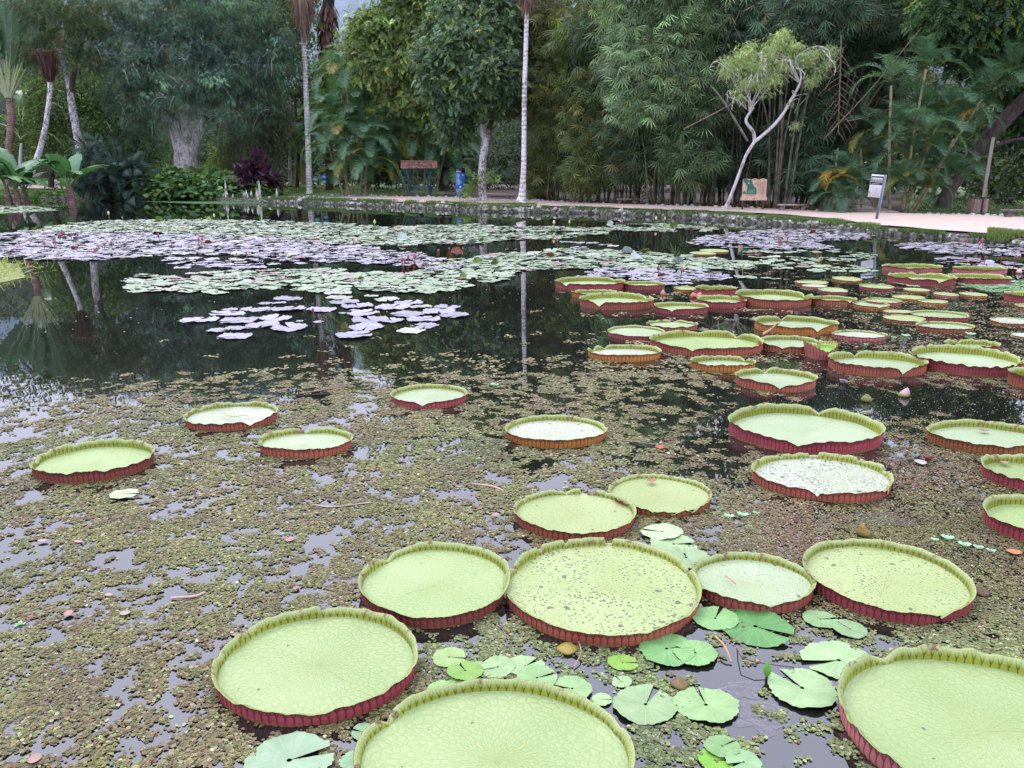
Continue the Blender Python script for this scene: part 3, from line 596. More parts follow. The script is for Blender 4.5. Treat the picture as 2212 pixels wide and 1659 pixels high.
# --- the loose lavender cluster, each pad where the photo shows it (zoom units of 1/4 px, origin 540,378)
CL = [(328,1073,240),(130,1113,130),(245,1110,130),(90,1172,190),(330,1167,290),(610,1168,270),(220,1243,300),(110,1302,290),(340,1328,330),(430,1271,70),(590,1270,100),
 (770,1065,220),(815,1105,270),(930,1140,290),(980,1205,290),(1040,1257,330),(1230,1262,220),(1005,1322,310),(900,1392,330),(1185,1085,230),(1370,1108,240),(1235,1147,300),(1470,1143,200),(1360,1213,300),
 (1500,1257,280),(1510,1308,260),(1390,1352,260),(1705,1147,235),(1630,1187,290),(1765,1222,260),(1050,1046,120),(850,1130,120),(800,1198,70),(910,1178,110),(760,1030,250),
 (-435,1257,315),(-195,1205,310),(-100,1265,300),(-270,1350,200),(-130,1335,190),(-10,1320,170),(-130,1400,290),(-10,1165,160),(-170,1170,130),(20,1250,130)]
LP = []
ORD = ['first', 'second', 'third', 'fourth', 'fifth', 'sixth', 'seventh', 'eighth', 'ninth', 'tenth', 'eleventh', 'twelfth', 'thirteenth', 'fourteenth']
ROWS = [(0, 1060, 'back'), (1060, 1135, 'second'), (1135, 1185, 'third'), (1185, 1250, 'fourth'), (1250, 1300, 'fifth'), (1300, 2000, 'front')]
def clabel(x, y):
    for a, b, nm in ROWS:
        if a <= y < b: k = sorted(c[0] for c in CL if a <= c[1] < b).index(x); return ORD[k], nm
for i, (x, y, w_) in enumerate(CL):
    px, py = 540 + x * .25, 378 + y * .25; p = G(px, py); s = w_ * .25 * p[1] / F / 2
    kk = 'lav' if y > 1100 or x < 600 else 'pale'
    if (x, y) in ((760, 1030), (1390, 1352), (1470, 1143)): kk = 'pale'
    put_lily(KIND[kk][i % 4], p[0], p[1], s, random.uniform(0, 6.28), ('lavender-sheened' if kk == 'lav' else 'pale weathered') + ' lily pad, %s from the left in the %s row of the loose cluster' % clabel(x, y), 'lily pads of the loose lavender cluster', (random.uniform(-.03, .03), random.uniform(-.03, .03)), .004 * (i % 5))
    LP.append((p[0], p[1], s))
# --- the big fields; polygons in photo pixels
def inpoly(x, y, pts):
    c = np.zeros(x.shape, bool); n = len(pts)
    for i in range(n):
        x1, y1 = pts[i]; x2, y2 = pts[(i + 1) % n]
        if y1 == y2: continue
        c ^= ((y1 > y) != (y2 > y)) & (x < (x2 - x1) * (y - y1) / (y2 - y1) + x1)
    return c
FIELDS = [   # polygon, kind, density, label
 ([(-60,506),(90,500),(330,504),(560,512),(760,530),(905,552),(980,566),(1000,580),(930,588),(760,566),(620,566),(620,556),(440,549),(340,553),(225,560),(112,563),(0,558),(-60,556)],'lav',1.0,'lavender lily pad in the dense left field'),
 ([(345,556),(430,552),(640,556),(660,576),(560,578),(470,582),(375,580),(350,570)],'lav',.55,'lavender lily pad on the lower left fringe'),
 ([(70,503),(130,486),(230,478),(400,475),(560,478),(700,483),(830,492),(1020,487),(1080,492),(1085,506),(980,520),(860,532),(760,526),(560,512),(330,503),(120,505)],'grn',1.0,'pale green lily pad in the far middle field'),
 ([(1080,500),(1090,492),(1200,490),(1325,497),(1290,506),(1240,512),(1180,516),(1080,520),(960,534),(900,528),(960,518)],'grn',.9,'green lily pad in the far field below the tall palm'),
 ([(1312,492),(1350,487),(1450,484),(1552,495),(1480,501),(1380,500),(1290,497)],'grn',.95,'green lily pad in the strip near the stone bank'),
 ([(1120,528),(1200,522),(1290,524),(1340,531),(1260,537),(1180,545),(1100,543)],'lav',.6,'mauve lily pad in the dark gap right of the palm reflection'),
 ([(270,606),(310,596),(420,590),(560,584),(700,583),(760,590),(900,594),(1080,604),(1085,609),(960,628),(865,635),(827,630),(765,623),(720,634),(640,625),(540,624),(470,633),(400,630),(300,628),(270,615)],'grn',1.0,'green lily pad in the front band over dark water'),
 ([(920,566),(1000,560),(1080,548),(1150,541),(1300,541),(1400,546),(1500,556),(1640,572),(1620,580),(1480,582),(1380,590),(1280,582),(1150,582),(1090,590),(1090,600),(980,598),(900,592)],'grn',1.0,'green lily pad in the band behind the giant pads'),
 ([(1270,590),(1330,580),(1480,582),(1560,590),(1560,603),(1440,616),(1350,600),(1240,600)],'lav',.9,'purple grey lily pad touching the back giant pads'),
 ([(1485,525),(1540,510),(1620,501),(1659,498),(1760,496),(1890,510),(1860,518),(1740,522),(1800,533),(1790,540),(1659,540),(1540,532)],'lav',.95,'mauve lily pad below the leaning slender tree'),
 ([(1600,545),(1660,538),(1780,540),(1890,552),(1860,564),(1740,566),(1640,560)],'grn',.85,'green lily pad by the white sign reflection'),
 ([(1560,570),(1659,566),(1800,570),(1898,578),(1890,588),(1790,600),(1659,606),(1560,596)],'grn',.6,'scattered green lily pad behind the small orange giant'),
 ([(1925,532),(1990,525),(2140,530),(2300,540),(2300,556),(2140,550),(2030,548)],'lav',.95,'mauve lily pad near the right edge below the stone bank'),
 ([(1965,565),(2030,558),(2300,565),(2300,585),(2120,578)],'lav',.8,'mauve lily pad behind the pink-walled giant pads'),
 ([(-60,446),(30,444),(90,449),(120,454),(60,457),(-60,462)],'grn',.8,'green lily pad beside the trunks standing in the water at left'),
 ([(1895,615),(1960,604),(2212,600),(2212,625),(2080,625)],'grn',.5,'small green lily pad among mint floating weed'),
]
CAND = []
for fi, (poly, kk, den, lab) in enumerate(FIELDS):
    W = np.array([G(a, b)[:2] for a, b in poly]); x0, y0 = W.min(0); x1, y1 = W.max(0); A_ = (x1 - x0) * (y1 - y0)
    n = int(A_ * 26 * den); r = np.random.default_rng(100 + fi)
    x = r.uniform(x0, x1, n); y = r.uniform(y0, y1, n); pj = proj(np.stack([x, y, x * 0], -1))
    ok = inpoly(pj[:, 0] + r.normal(0, 5, n), pj[:, 1] + r.normal(0, 1.2, n), poly) & ~in_pads(x, y, 1.08)
    ok &= vnoise(x, y, 1.7, 20 + fi) < (.25 + den * .62)
    x, y = x[ok], y[ok]; s = .245 * r.uniform(.6, 1.12, len(x)) * (1.0 if fi not in (15,) else .5)
    for a, b, c_ in zip(x, y, s): CAND.append((a, b, c_, fi))
# relaxed picking: drop pads that overlap too much
CAND = np.array(CAND); order = rng.permutation(len(CAND)); cell = {}; keep = []
for k in order:
    x, y, s, fi = CAND[k]; ci, cj = int(x // .6), int(y // .6); bad = False
    lim = .50 if FIELDS[int(fi)][2] > .85 else .85
    for i in (ci - 1, ci, ci + 1):
        for j in (cj - 1, cj, cj + 1):
            for (u, v, t) in cell.get((i, j), ()):
                if (u - x) ** 2 + (v - y) ** 2 < (lim * (s + t)) ** 2: bad = True; break
    if not bad: cell.setdefault((ci, cj), []).append((x, y, s)); keep.append(k)
CAND = CAND[keep]; d = CAND[:, 1] / CAND[:, 2]; pjx = proj(np.c_[CAND[:, :2], np.zeros(len(CAND))])
vis = (pjx[:, 0] > -30) & (pjx[:, 0] < 2240); d = np.where(vis, d, 1e6)
idx = np.argsort(d); near_, far_ = idx[:225], idx[225:]
for k in near_:
    x, y, s, fi = CAND[k]; poly, kk, den, lab = FIELDS[int(fi)]
    _r = 0; k2 = kk if random.random() < .86 else ('red' if random.random() < .5 else 'pale')
    wn_ = {'lav': 'lavender', 'grn': 'green', 'red': 'reddish', 'pale': 'pale'}[k2]; px_ = pjx[k, 0]; P0_ = [p[0] for p in poly]; P1_ = [p[1] for p in poly]; fx_ = (px_ - min(P0_)) / (max(P0_) - min(P0_)); fy_ = (pjx[k, 1] - min(P1_)) / (max(P1_) - min(P1_))
    lab2 = wn_ + ' ' + lab[lab.index('lily pad'):] + ', ' + ('left end' if fx_ < .2 else 'left part' if fx_ < .42 else 'middle' if fx_ < .6 else 'right part' if fx_ < .8 else 'right end') + (', front edge' if fy_ > .72 else ', far side' if fy_ < .4 else '')
    put_lily(KIND[k2][random.randrange(4)], x, y, s, random.uniform(0, 6.28), lab2, lab.replace('lily pad', 'lily pads', 1), (random.uniform(-.05, .05), random.uniform(-.05, .05)), random.uniform(0, .02))
mb = MB()
for k4 in range(4):
    sel = far_[k4::4]; x, y, s, fi = CAND[sel].T; r = np.random.default_rng(k4); n = len(sel)
    m0 = KIND['grn'][k4]; TV = np.zeros(len(m0.vertices) * 3, 'f'); m0.vertices.foreach_get('co', TV); TV = TV.reshape(-1, 3)
    TFa = grid_faces(4, 34)[:, ::-1]; th = r.uniform(0, 6.28, n); D = np.stack([np.cos(th), np.sin(th), r.normal(0, .035, n)], -1)
    M = frames(D, np.stack([r.normal(0, .05, n), r.normal(0, .05, n), np.ones(n)], -1), s)
    base = np.array([{'lav': LAV_SHEEN, 'grn': GRN}[FIELDS[int(f)][1]] for f in fi]) * r.uniform(.75, 1.2, (n, 1))
    base = np.where(r.random((n, 1)) < .10, np.array(PALE), base); base = np.where(r.random((n, 1)) < .05, np.array(RED), base)
    scatter(mb, TV, TFa, np.stack([x, y, r.uniform(0, .025, n)], -1), M, base, 0, 0, TV[:, :2])
o = mb.build('distant_lily_pads', M_LILY); tag(o, 'far-off mass of floating lily pads covering the back of the pond', 'lily pads', kind='stuff')
# raised and folded leaves (px, py, width px, variant, label)
RA = [(1022,530,34,2,0,'pale upright lily leaf'),(1040,523,22,0,0,'dark green folded lily leaf'),(1462,572,40,2,0,'large pale green lily leaf standing up'),(1376,567,52,2,1,'two-tone raised pale lily leaf'),
 (1395,548,34,0,0,'dark green lily leaf curled up'),(1354,550,40,2,0,'whitish raised lily leaf'),(1318,488,26,2,1,'mint round lily leaf raised'),(1455,491,26,3,0,'bright green folded lily leaf'),(1436,492,18,3,1,'small bright green folded lily leaf'),
 (817,520,26,0,0,'olive folded lily leaf'),(1032,570,34,0,1,'large olive lily leaf folded'),(1068,573,28,0,0,'dark olive lily leaf lying behind another'),(892,580,28,1,0,'rusty folded lily leaf below the pink buds'),
 (987,553,44,1,1,'dark red raised lily leaf'),(1190,557,30,1,0,'rust brown crumpled lily leaf'),(450,529,26,1,0,'rusty upturned lily leaf'),(160,541,24,1,0,'brown upturned lily leaf'),(207,545,22,1,1,'dark brown upturned lily leaf'),
 (918,578,30,2,0,'grey lavender raised lily leaf'),(1428,600,28,1,0,'dark maroon tent-like lily leaf'),(1470,600,38,2,1,'lavender tent-like lily leaf under a pink bud'),(1755,505,22,1,0,'rusty tent-like lily leaf by the pink buds'),
 (1798,508,18,0,0,'brown green folded lily leaf'),(1686,532,26,1,1,'chestnut folded lily leaf'),(2163,565,28,1,0,'maroon lily leaf standing on edge'),(780,605,22,0,0,'green folded lily leaf in the front band'),(1000,601,26,0,1,'dark lily leaf folded in the front band'),
 (345,478,26,3,0,'yellow green lily leaf upturned'),(450,477,22,3,1,'small yellow green upturned lily leaf'),(740,500,24,2,0,'pale mint lily leaf standing'),(870,521,40,2,1,'pale mint lily leaf fan'),(1260,480,24,0,0,'green lily leaf on edge')]
for i, (px, py, wd, v, f, lab) in enumerate(RA):
    p = G(px, py); s = wd * .62 * p[1] / F / 2; ta = random.uniform(.35, .75) * (1 if f else -1)
    xw = 'left' if px < 700 else 'centre' if px < 1250 else 'right'
    nearby = 'near the stone bank' if py < 500 else 'in the middle of the pads' if py < 560 else 'at the front of the pads'
    put_lily(KIND['up'][v], p[0], p[1], s, random.uniform(-.6, .6), f'{lab}, {nearby}, {xw}' , 'raised leaves among the lily pads', (ta, random.uniform(-.2, .2)), s * .32, 'raised_lily_leaf', 'lily leaf')
# --- near heart-cut pads (px, py, half width px, half height px, notch direction deg, colour, label)
NP = [(1632,1352,78,38,-40,(.10,.30,.09),'glossy dark green lily pad with a deep cut, below the mid-size twig pad'),(1545,1335,48,32,60,(.15,.33,.13),'lily pad partly under the glossy dark green one'),
 (1440,1402,62,32,10,(.13,.31,.12),'glossy lily pad overlapping the next, left of the brown stem'),(1502,1412,48,30,150,(.17,.36,.14),'light lily pad under the glossy overlapping one'),
 (1812,1425,76,38,190,(.25,.40,.22),'broad blue-green lily pad left of the corner giant pad'),(1733,1486,74,44,118,(.25,.40,.22),'round lily pad with V cut pointing up left, beside the small green bud'),
 (1772,1338,37,21,0,(.20,.37,.18),'small lily pad near the front tip of the long speckled pad'),(1836,1360,36,22,120,(.22,.38,.2),'small spotted lily pad beside the long speckled pad'),
 (1395,1520,70,46,60,(.25,.40,.22),'wide lily pad with a narrow cut, left of the weed-covered one'),(1525,1522,66,45,95,(.22,.38,.18),'lily pad with wavy edge and weed on it'),
 (1236,1488,44,24,170,(.22,.38,.18),'lily pad near the bottom centre beside the weed'),(1160,1466,46,24,20,(.20,.37,.17),'smooth lily pad above the bottom giant pad'),
 (1040,1443,30,18,80,(.27,.40,.2),'dull lily pad tucked behind its neighbours'),(1075,1440,38,18,200,(.24,.40,.2),'flat pale lily pad below the front rim of the speckled giant'),(970,1420,37,21,-10,(.26,.42,.17),'yellow-green lily pad with brown nibble, top of the small group'),
 (1005,1450,38,20,120,(.17,.35,.07),'bright lily pad with an upturned edge in the small group'),(1000,1480,50,22,60,(.22,.40,.14),'lily pad with crinkled edge touching the bottom giant pad'),(1135,1438,40,17,40,(.26,.42,.22),'pale lily pad half under floating weed'),
 (950,1490,30,14,0,(.2,.38,.14),'narrow lily pad end peeping beside the bottom giant pad'),(625,1645,92,28,20,(.26,.42,.30),'broad pale lily pad cut by the bottom edge at left'),(768,1640,34,28,100,(.22,.40,.26),'lily pad against the left of the bottom giant pad'),
 (785,1580,27,22,160,(.18,.34,.2),'dark small lily pad above the one against the bottom giant pad'),(1560,1612,38,24,30,(.2,.38,.16),'lily pad in weed near bottom right of centre'),(1606,1648,40,22,200,(.22,.40,.22),'spotted lily pad at the bottom edge'),
 (1545,1640,38,16,0,(.13,.33,.03),'bright yellow-green folded lily pad at the bottom edge'),(1455,1175,48,26,0,(.28,.42,.24),'pale flat lily pad behind the speckled giant, in the gap'),(1482,1205,50,22,90,(.26,.40,.24),'submerged-looking pale lily pad right of the speckled giant'),
 (1430,1150,44,16,160,(.30,.42,.27),'washed-out lily pad beside the bitten-rim giant'),(1343,1470,22,30,120,(.23,.38,.2),'oval lily pad half hidden in weed'),(1300,1510,22,14,0,(.24,.40,.2),'little lily pad covered at its edge by weed'),(1345,1432,32,20,0,(.17,.35,.05),'yellow-green lily pad under the spiny curled leaf'),
 (268,1068,30,10,0,(.34,.46,.3),'pale torn lily leaf near the leftmost giant pad')]
for i, (px, py, hw, hh, nd, col, lab) in enumerate(NP):
    p = G(px, py, .01); a = hw * (p[1] * cp - (p[2] - CAMH) * sp) / F; b = min(max(hh * (p[1] ** 2 + CAMH ** 2) / (F * CAMH), a * .6), a * 1.25)
    me = lily_mesh('heart_cut_lily_pad', 200 + i, tuple(np.array(col) * [.84, .78, .62]), 64, 0, .03, .10 + .08 * random.random(), .02, 0)
    c_ = me.vertices; o = put_lily(me, p[0], p[1], a, 0, lab, None, (random.uniform(-.04, .04), random.uniform(-.04, .04)), .004 + .003 * (i % 4), 'heart_cut_lily_pad', 'lily pad')
    o.rotation_euler[2] = math.radians(nd); LP.append((p[0], p[1], (a + b) / 2))
def in_lily(x, y, k=.9):
    m = np.zeros(np.shape(x), bool)
    for X, Y, s in LP: m |= (x - X) ** 2 + (y - Y) ** 2 < (s * k) ** 2
    return m
# --- buds on stems (px, y top, y base, colour kind)
BUDS = [(96,493,509,'p'),(130,504,520,'p'),(137,498,518,'d'),(141,499,520,'p'),(155,504,519,'p'),(167,503,520,'p'),(96,520,541,'p'),(119,519,539,'p'),(122,518,539,'p'),(227,523,543,'p'),(243,520,541,'p'),(345,504,523,'p'),
 (429,513,533,'p'),(436,512,531,'p'),(392,528,537,'p'),(497,538,553,'p'),(511,546,556,'p'),(534,545,562,'p'),(869,555,580,'p'),(872,556,580,'p'),(881,550,573,'p'),(895,547,578,'p'),(893,560,580,'p'),(945,538,553,'p'),(948,538,552,'p'),(972,534,550,'p'),(1000,534,550,'p'),
 (679,665,686,'d'),(700,679,692,'d'),(237,457,479,'y'),(265,468,476,'y'),(463,462,482,'y'),(436,471,480,'y'),(809,475,497,'y'),(763,514,528,'d'),(1196,476,500,'y'),(1230,476,493,'y'),(1416,468,488,'y'),(1436,469,485,'y'),(1204,513,538,'p'),(1114,514,530,'d'),
 (1422,573,600,'d'),(1470,578,603,'p'),(1604,568,585,'y'),(1752,484,499,'p'),(1762,484,500,'p'),(1781,489,503,'p'),(1680,511,526,'p'),(1701,511,526,'p'),(2084,514,535,'p'),(2112,521,542,'p'),(2122,514,538,'p'),(2125,553,574,'d'),(2161,555,572,'d'),(2188,551,582,'d'),(1612,496,510,'p')]
BC = {'p': ((.27, .09, .12), 'pink'), 'd': ((.17, .05, .075), 'dark wine-red'), 'y': ((.50, .45, .22), 'cream yellow')}
bt = np.linspace(0, 1, 7)
for i, (px, yt, yb_, k) in enumerate(BUDS):
    p = G(px, yb_); h = (yb_ - yt) * p[1] / F / cp; bh = min(h * .42, .20); bw = bh * .30; c, nm = BC[k]
    z_ = 'at the left' if px < 350 else 'left of centre' if px < 750 else 'at pond centre' if px < 1250 else 'right of centre' if px < 1650 else 'at the right'
    zone = 'beside the far bank' if yb_ < 505 else 'amid the far pads' if yb_ < 545 else 'at the front of the pads'
    root = empty('lily_bud', tuple(p), f'{nm} lily bud {zone}, {z_}', 'flower bud', f'{nm} lily buds standing {zone} {z_}')
    lx = random.uniform(-.12, .12); m = MB(); addtube(m, [(0, 0, 0), (lx * h * .4, 0, h * .4), (lx * h, 0, h - bh)], .012, 5, (.20, .06, .06) if k != 'y' else (.22, .26, .08)); m.build('stem', M_STEM, root)
    m = MB(); addtube(m, np.stack([lx * h + 0 * bt, 0 * bt, h - bh + bt * bh], -1), bw * np.array([.45, .85, 1, .95, .72, .4, .05]), 7, c); m.build('bud', M_PETAL, root)
# near green bud
p = G(1654, 1470); root = empty('lily_bud', tuple(p), 'small green pointed lily bud just above the water beside the round V-cut pad', 'flower bud')
m = MB(); addtube(m, [(0, 0, -.02), (0.004, 0, .03)], .006, 6, (.05, .03, .03)); m.build('stem', M_STEM, root)
m = MB(); addtube(m, np.stack([.003 + 0 * bt, 0 * bt, .025 + bt * .085], -1), .019 * np.array([.4, .85, 1, .9, .65, .35, .03]), 10, (.10, .30, .04)); m.build('bud', M_PETAL, root)

# ================================================================== FLOATING WEED (stuff)
gx = np.array([-100, 250, 500, 750, 1000, 1250, 1500, 1750, 2000, 2320.]); gy = np.array([560, 640, 700, 760, 800, 830, 880, 940, 1000, 1060, 1120, 1200, 1300, 1400, 1500, 1600, 1720.])
GD = np.array([[0.04,0.04,0.02,0.02,0.02,0,0,0.05,0.1,0.2],[0.03,0.03,0.02,0.02,0.02,0.1,0.3,0.25,0.55,0.45],[0.05,0.05,0.03,0.03,0.05,0.1,0.12,0.45,0.65,0.55],[0.05,0.05,0.09,0.12,0.13,0.25,0.55,0.6,0.72,0.72],[0.05,0.06,0.2,0.28,0.3,0.35,0.6,0.35,0.62,0.68],[0.07,0.12,0.35,0.4,0.44,0.45,0.4,0.18,0.15,0.45],[0.22,0.35,0.6,0.6,0.58,0.52,0.22,0.03,0.03,0.04],[0.5,0.6,0.74,0.74,0.7,0.58,0.42,0.15,0.55,0.78],[0.675,0.695,0.735,0.735,0.755,0.7,0.48,0.5,0.88,0.92],[0.705,0.705,0.725,0.735,0.755,0.74,0.66,0.8,0.92,0.92],[0.705,0.705,0.705,0.715,0.735,0.72,0.8,0.92,0.92,0.92],[0.635,0.655,0.655,0.585,0.675,0.68,0.78,0.88,0.92,0.92],[0.625,0.635,0.635,0.625,0.715,0.56,0.36,0.55,0.9,0.92],[0.605,0.625,0.625,0.625,0.72,0.42,0.12,0.16,0.86,0.92],[0.585,0.605,0.625,0.625,0.775,0.5,0.38,0.09,0.6,0.88],[0.585,0.625,0.625,0.675,0.755,0.62,0.52,0.28,0.4,0.7],[0.585,0.625,0.625,0.675,0.755,0.7,0.72,0.45,0.4,0.6]])
def dens(px, py):
    i = np.clip(np.searchsorted(gy, py) - 1, 0, len(gy) - 2); j = np.clip(np.searchsorted(gx, px) - 1, 0, len(gx) - 2)
    a = np.clip((py - gy[i]) / (gy[i + 1] - gy[i]), 0, 1); b = np.clip((px - gx[j]) / (gx[j + 1] - gx[j]), 0, 1)
    return (GD[i, j] * (1 - b) + GD[i, j + 1] * b) * (1 - a) + (GD[i + 1, j] * (1 - b) + GD[i + 1, j + 1] * b) * a
a6 = np.linspace(0, 2 * math.pi, 7)[:-1]
SV = np.stack([np.cos(a6) * .5, np.sin(a6) * .62, np.array([.16, .10, .10, .16, .10, .10])], -1); SV = np.vstack([SV, [[0, 0, 0]]]); SF = [[k, (k + 1) % 6, 6] for k in range(6)]
mb = MB(); r = np.random.default_rng(77)
for (y0, y1, ncl, lv, csz, ls) in [(2.3, 5.2, 52000, 6, .013, .0165), (5.2, 9.5, 66000, 6, .021, .023), (9.5, 21.5, 26000, 7, .055, .046)]:
    y = np.sqrt(r.uniform(y0 ** 2, y1 ** 2, ncl)); x = r.uniform(-1, 1, ncl) * y * .84
    pj = proj(np.stack([x, y, x * 0], -1)); dd = dens(pj[:, 0], pj[:, 1])
    xr, yr = x * .8 + y * .6, y * .8 - x * .6; s0 = .029 + .0085 * y0
    nzv = .50 * vnoise(x, y, s0, 31) + .28 * vnoise(xr, yr, s0 * 2.1, 32) + .14 * vnoise(xr, yr, .34, 34) + .08 * vnoise(x, y, 1.1, 33)
    thr = np.interp(dd, [0, .1, .3, .5, .7, .85, .95], [.0, .28, .41, .49, .555, .65, 1.0])
    ok = (nzv < thr) & (pj[:, 0] > -60) & (pj[:, 0] < 2280); x, y, pj, dd = x[ok], y[ok], pj[ok], dd[ok]; n = len(x)
    cx_ = np.repeat(x, lv) + r.normal(0, csz, n * lv); cy_ = np.repeat(y, lv) + r.normal(0, csz, n * lv); pxx = np.repeat(pj[:, 0], lv); pyy = np.repeat(pj[:, 1], lv)
    ok = ~in_pads(cx_, cy_, 1.02) & ((r.random(n * lv) < .06) | ~in_lily(cx_, cy_, .93)); cx_, cy_, pxx, pyy = cx_[ok], cy_[ok], pxx[ok], pyy[ok]; m_ = len(cx_)
    right = np.clip((pxx - 1480) / 300, 0, 1) * np.clip((1420 - pyy) / 150, 0, 1); s = ls * r.uniform(.6, 1.15, m_) * (1 - .38 * right)
    zone = vnoise(cx_, cy_, .22, 41); zone2 = vnoise(cx_, cy_, .7, 42)
    olive = np.array([.138, .135, .048]); brown = np.array([.125, .096, .056]); green = np.array([.125, .185, .07]); redc = np.array([.17, .07, .06]); pale = np.array([.27, .27, .13])
    c = olive + (brown - olive) * np.clip(zone * 1.2 - .3, 0, 1)[:, None]
    gz = np.clip((pyy - 1280) / 150, 0, 1) * np.clip((pxx - 820) / 150, 0, 1); gmix = np.clip(zone2 * .8 - .35 + gz * .6, 0, .9)[:, None]; c = c + (green - c) * gmix
    rz_ = (np.clip(zone2 * 2.2 - .9, 0, 1) * right)[:, None] * .75; c = c + (redc - c) * rz_
    c = np.where((r.random(m_) < .035)[:, None], redc, c); c = np.where((r.random(m_) < .05)[:, None], green * 1.2, c); c = np.where((r.random(m_) < .05)[:, None], np.array([.27, .24, .17]), c)
    fd = np.clip((930 - pyy) / 200, 0, 1)[:, None] * .55; c = c + (np.array([.22, .185, .11]) - c) * fd
    c = c * np.exp(r.normal(0, .33, (m_, 1)))
    th = r.uniform(0, 6.28, m_); M = frames(np.stack([np.cos(th), np.sin(th), r.normal(0, .06, m_)], -1), np.stack([r.normal(0, .10, m_), r.normal(0, .10, m_), np.ones(m_)], -1), s)
    scatter(mb, SV, SF, np.stack([cx_, cy_, r.uniform(.001, .006, m_)], -1), M, c)
tag(mb.build('floating_weed', M_SALV, smooth=False), 'olive brown mat of tiny floating fern leaves on the pond', 'floating weed', kind='stuff')
# duckweed strips near the far bank, foam specks
mb = MB()
for poly, n in [([(217,431),(380,431.5),(553,436),(570,440),(420,440.5),(330,436),(220,433.5)], 9000), ([(0,455),(110,452),(125,455),(0,462)], 2500), ([(2060,612),(2120,606),(2240,604),(2240,630),(2140,632)], 1600), ([(0,566),(38,572),(46,585),(54,600),(0,612)], 2500)]:
    px = r.uniform(min(p[0] for p in poly), max(p[0] for p in poly), n); py = r.uniform(min(p[1] for p in poly), max(p[1] for p in poly), n); ok = inpoly(px, py, poly)
    W = np.array([G(a, b) for a, b in zip(px[ok], py[ok])]); m_ = len(W); s = np.where(W[:, 1] > 30, .22, .06) * r.uniform(.6, 1.2, m_); th = r.uniform(0, 6.28, m_)
    M = frames(np.stack([np.cos(th), np.sin(th), 0 * th], -1), np.tile([0, 0, 1.], (m_, 1)), s); W[:, 2] = r.uniform(.004, .012, m_)
    scatter(mb, SV * [1, 1, .2], SF, W, M, np.array([.16, .30, .14] if W[0, 1] > 30 or W[0, 0] > 0 else [.26, .30, .10]) * r.uniform(.7, 1.3, (m_, 1)))
tag(mb.build('duckweed', M_SALV, smooth=False), 'thin mint green duckweed film along the water edge', 'floating weed', kind='stuff')
mb = MB(); n = 900; px = np.concatenate([r.uniform(1650, 2212, n), r.uniform(60, 1500, n // 2)]); py = np.concatenate([r.uniform(815, 915, n), r.uniform(450, 800, n // 2)])
W = np.array([G(a, b, .004) for a, b in zip(px, py)]); s = np.where(W[:, 1] > 12, .022, .007) * r.uniform(.5, 1.4, len(W)); th = r.uniform(0, 6.28, len(W))
M = frames(np.stack([np.cos(th), np.sin(th), 0 * th], -1), np.tile([0, 0, 1.], (len(W), 1)), s); ok = ~in_pads(W[:, 0], W[:, 1], 1.03)
scatter(mb, SV * [1, 1, .1], SF, W[ok], M[ok], (.5, .5, .45)); tag(mb.build('foam_specks', M_SALV), 'pale foam specks and bits floating on dark water', 'foam', kind='stuff')
# thin greyish scum films lying on the water
q = NT('scum_film'); nz = q.tex('Noise', 30, q.obj(), Detail=4.0); q.col((.22, .20, .22)); q.rough(.6); tb = q.n('ShaderNodeBsdfTransparent'); ms = q.n('ShaderNodeMixShader'); q.l(q.ramp(nz.outputs[0], .3, .75, (.05,) * 3 + (1,), (.55,) * 3 + (1,)), ms.inputs[0]); q.l(tb.outputs[0], ms.inputs[1]); q.l(q.b.outputs[0], ms.inputs[2]); q.l(ms.outputs[0], q.out.inputs[0]); M_FILM = q.m
mb = MB(); r = np.random.default_rng(12)
for px, py, rx in [(735, 1240, 85), (300, 1350, 60), (690, 1290, 60), (540, 1475, 95), (60, 1560, 70), (150, 1440, 60), (420, 1180, 50), (1640, 1545, 80), (1600, 1490, 50), (820, 1080, 60), (1900, 1120, 60), (1330, 1430, 60)]:
    p = G(px, py, .003); R_ = rx * p[1] / F; a_ = np.linspace(0, 2 * math.pi, 40, endpoint=False); rad = R_ * (1 + sum(.16 * np.cos(k * a_ + r.random() * 6) * r.random() for k in range(2, 9))); mb.add(np.stack([p[0] + rad * np.cos(a_), p[1] + rad * .7 * np.sin(a_), .003 + 0 * a_], -1), [list(range(40))])
tag(mb.build('scum_film', M_FILM), 'faint greyish scum film in the gaps of the floating weed', 'scum', kind='stuff')
# mint water lettuce rosettes
RV, RF = [], []
def rosette(px, py, wpx, label):
    p = G(px, py); s = wpx / 2 * p[1] / F; m = MB(); n = 9; th = np.arange(n) * 2.4; t = np.linspace(.35, 1, n)
    leaf = np.array([[0, 0, 0], [.28, .5, .10], [.36, .85, .12], [0, 1, .2], [-.36, .85, .12], [-.28, .5, .10]])
    el = np.linspace(.7, .1, n); D = np.stack([np.cos(th) * np.cos(el), np.sin(th) * np.cos(el), np.sin(el)], -1)
    M = frames(D, np.tile([0, 0, 1.], (n, 1)), s * t); scatter(m, leaf, [[0, 1, 2, 3], [0, 3, 4, 5]], np.zeros((n, 3)), M, np.array([.30, .48, .33]) * np.random.default_rng(int(px)).uniform(.8, 1.15, (n, 1)))
    o = m.build('water_lettuce', GLOSSLEAF, loc=tuple(p)); tag(o, label, 'water lettuce', 'mint green water lettuce rosettes')
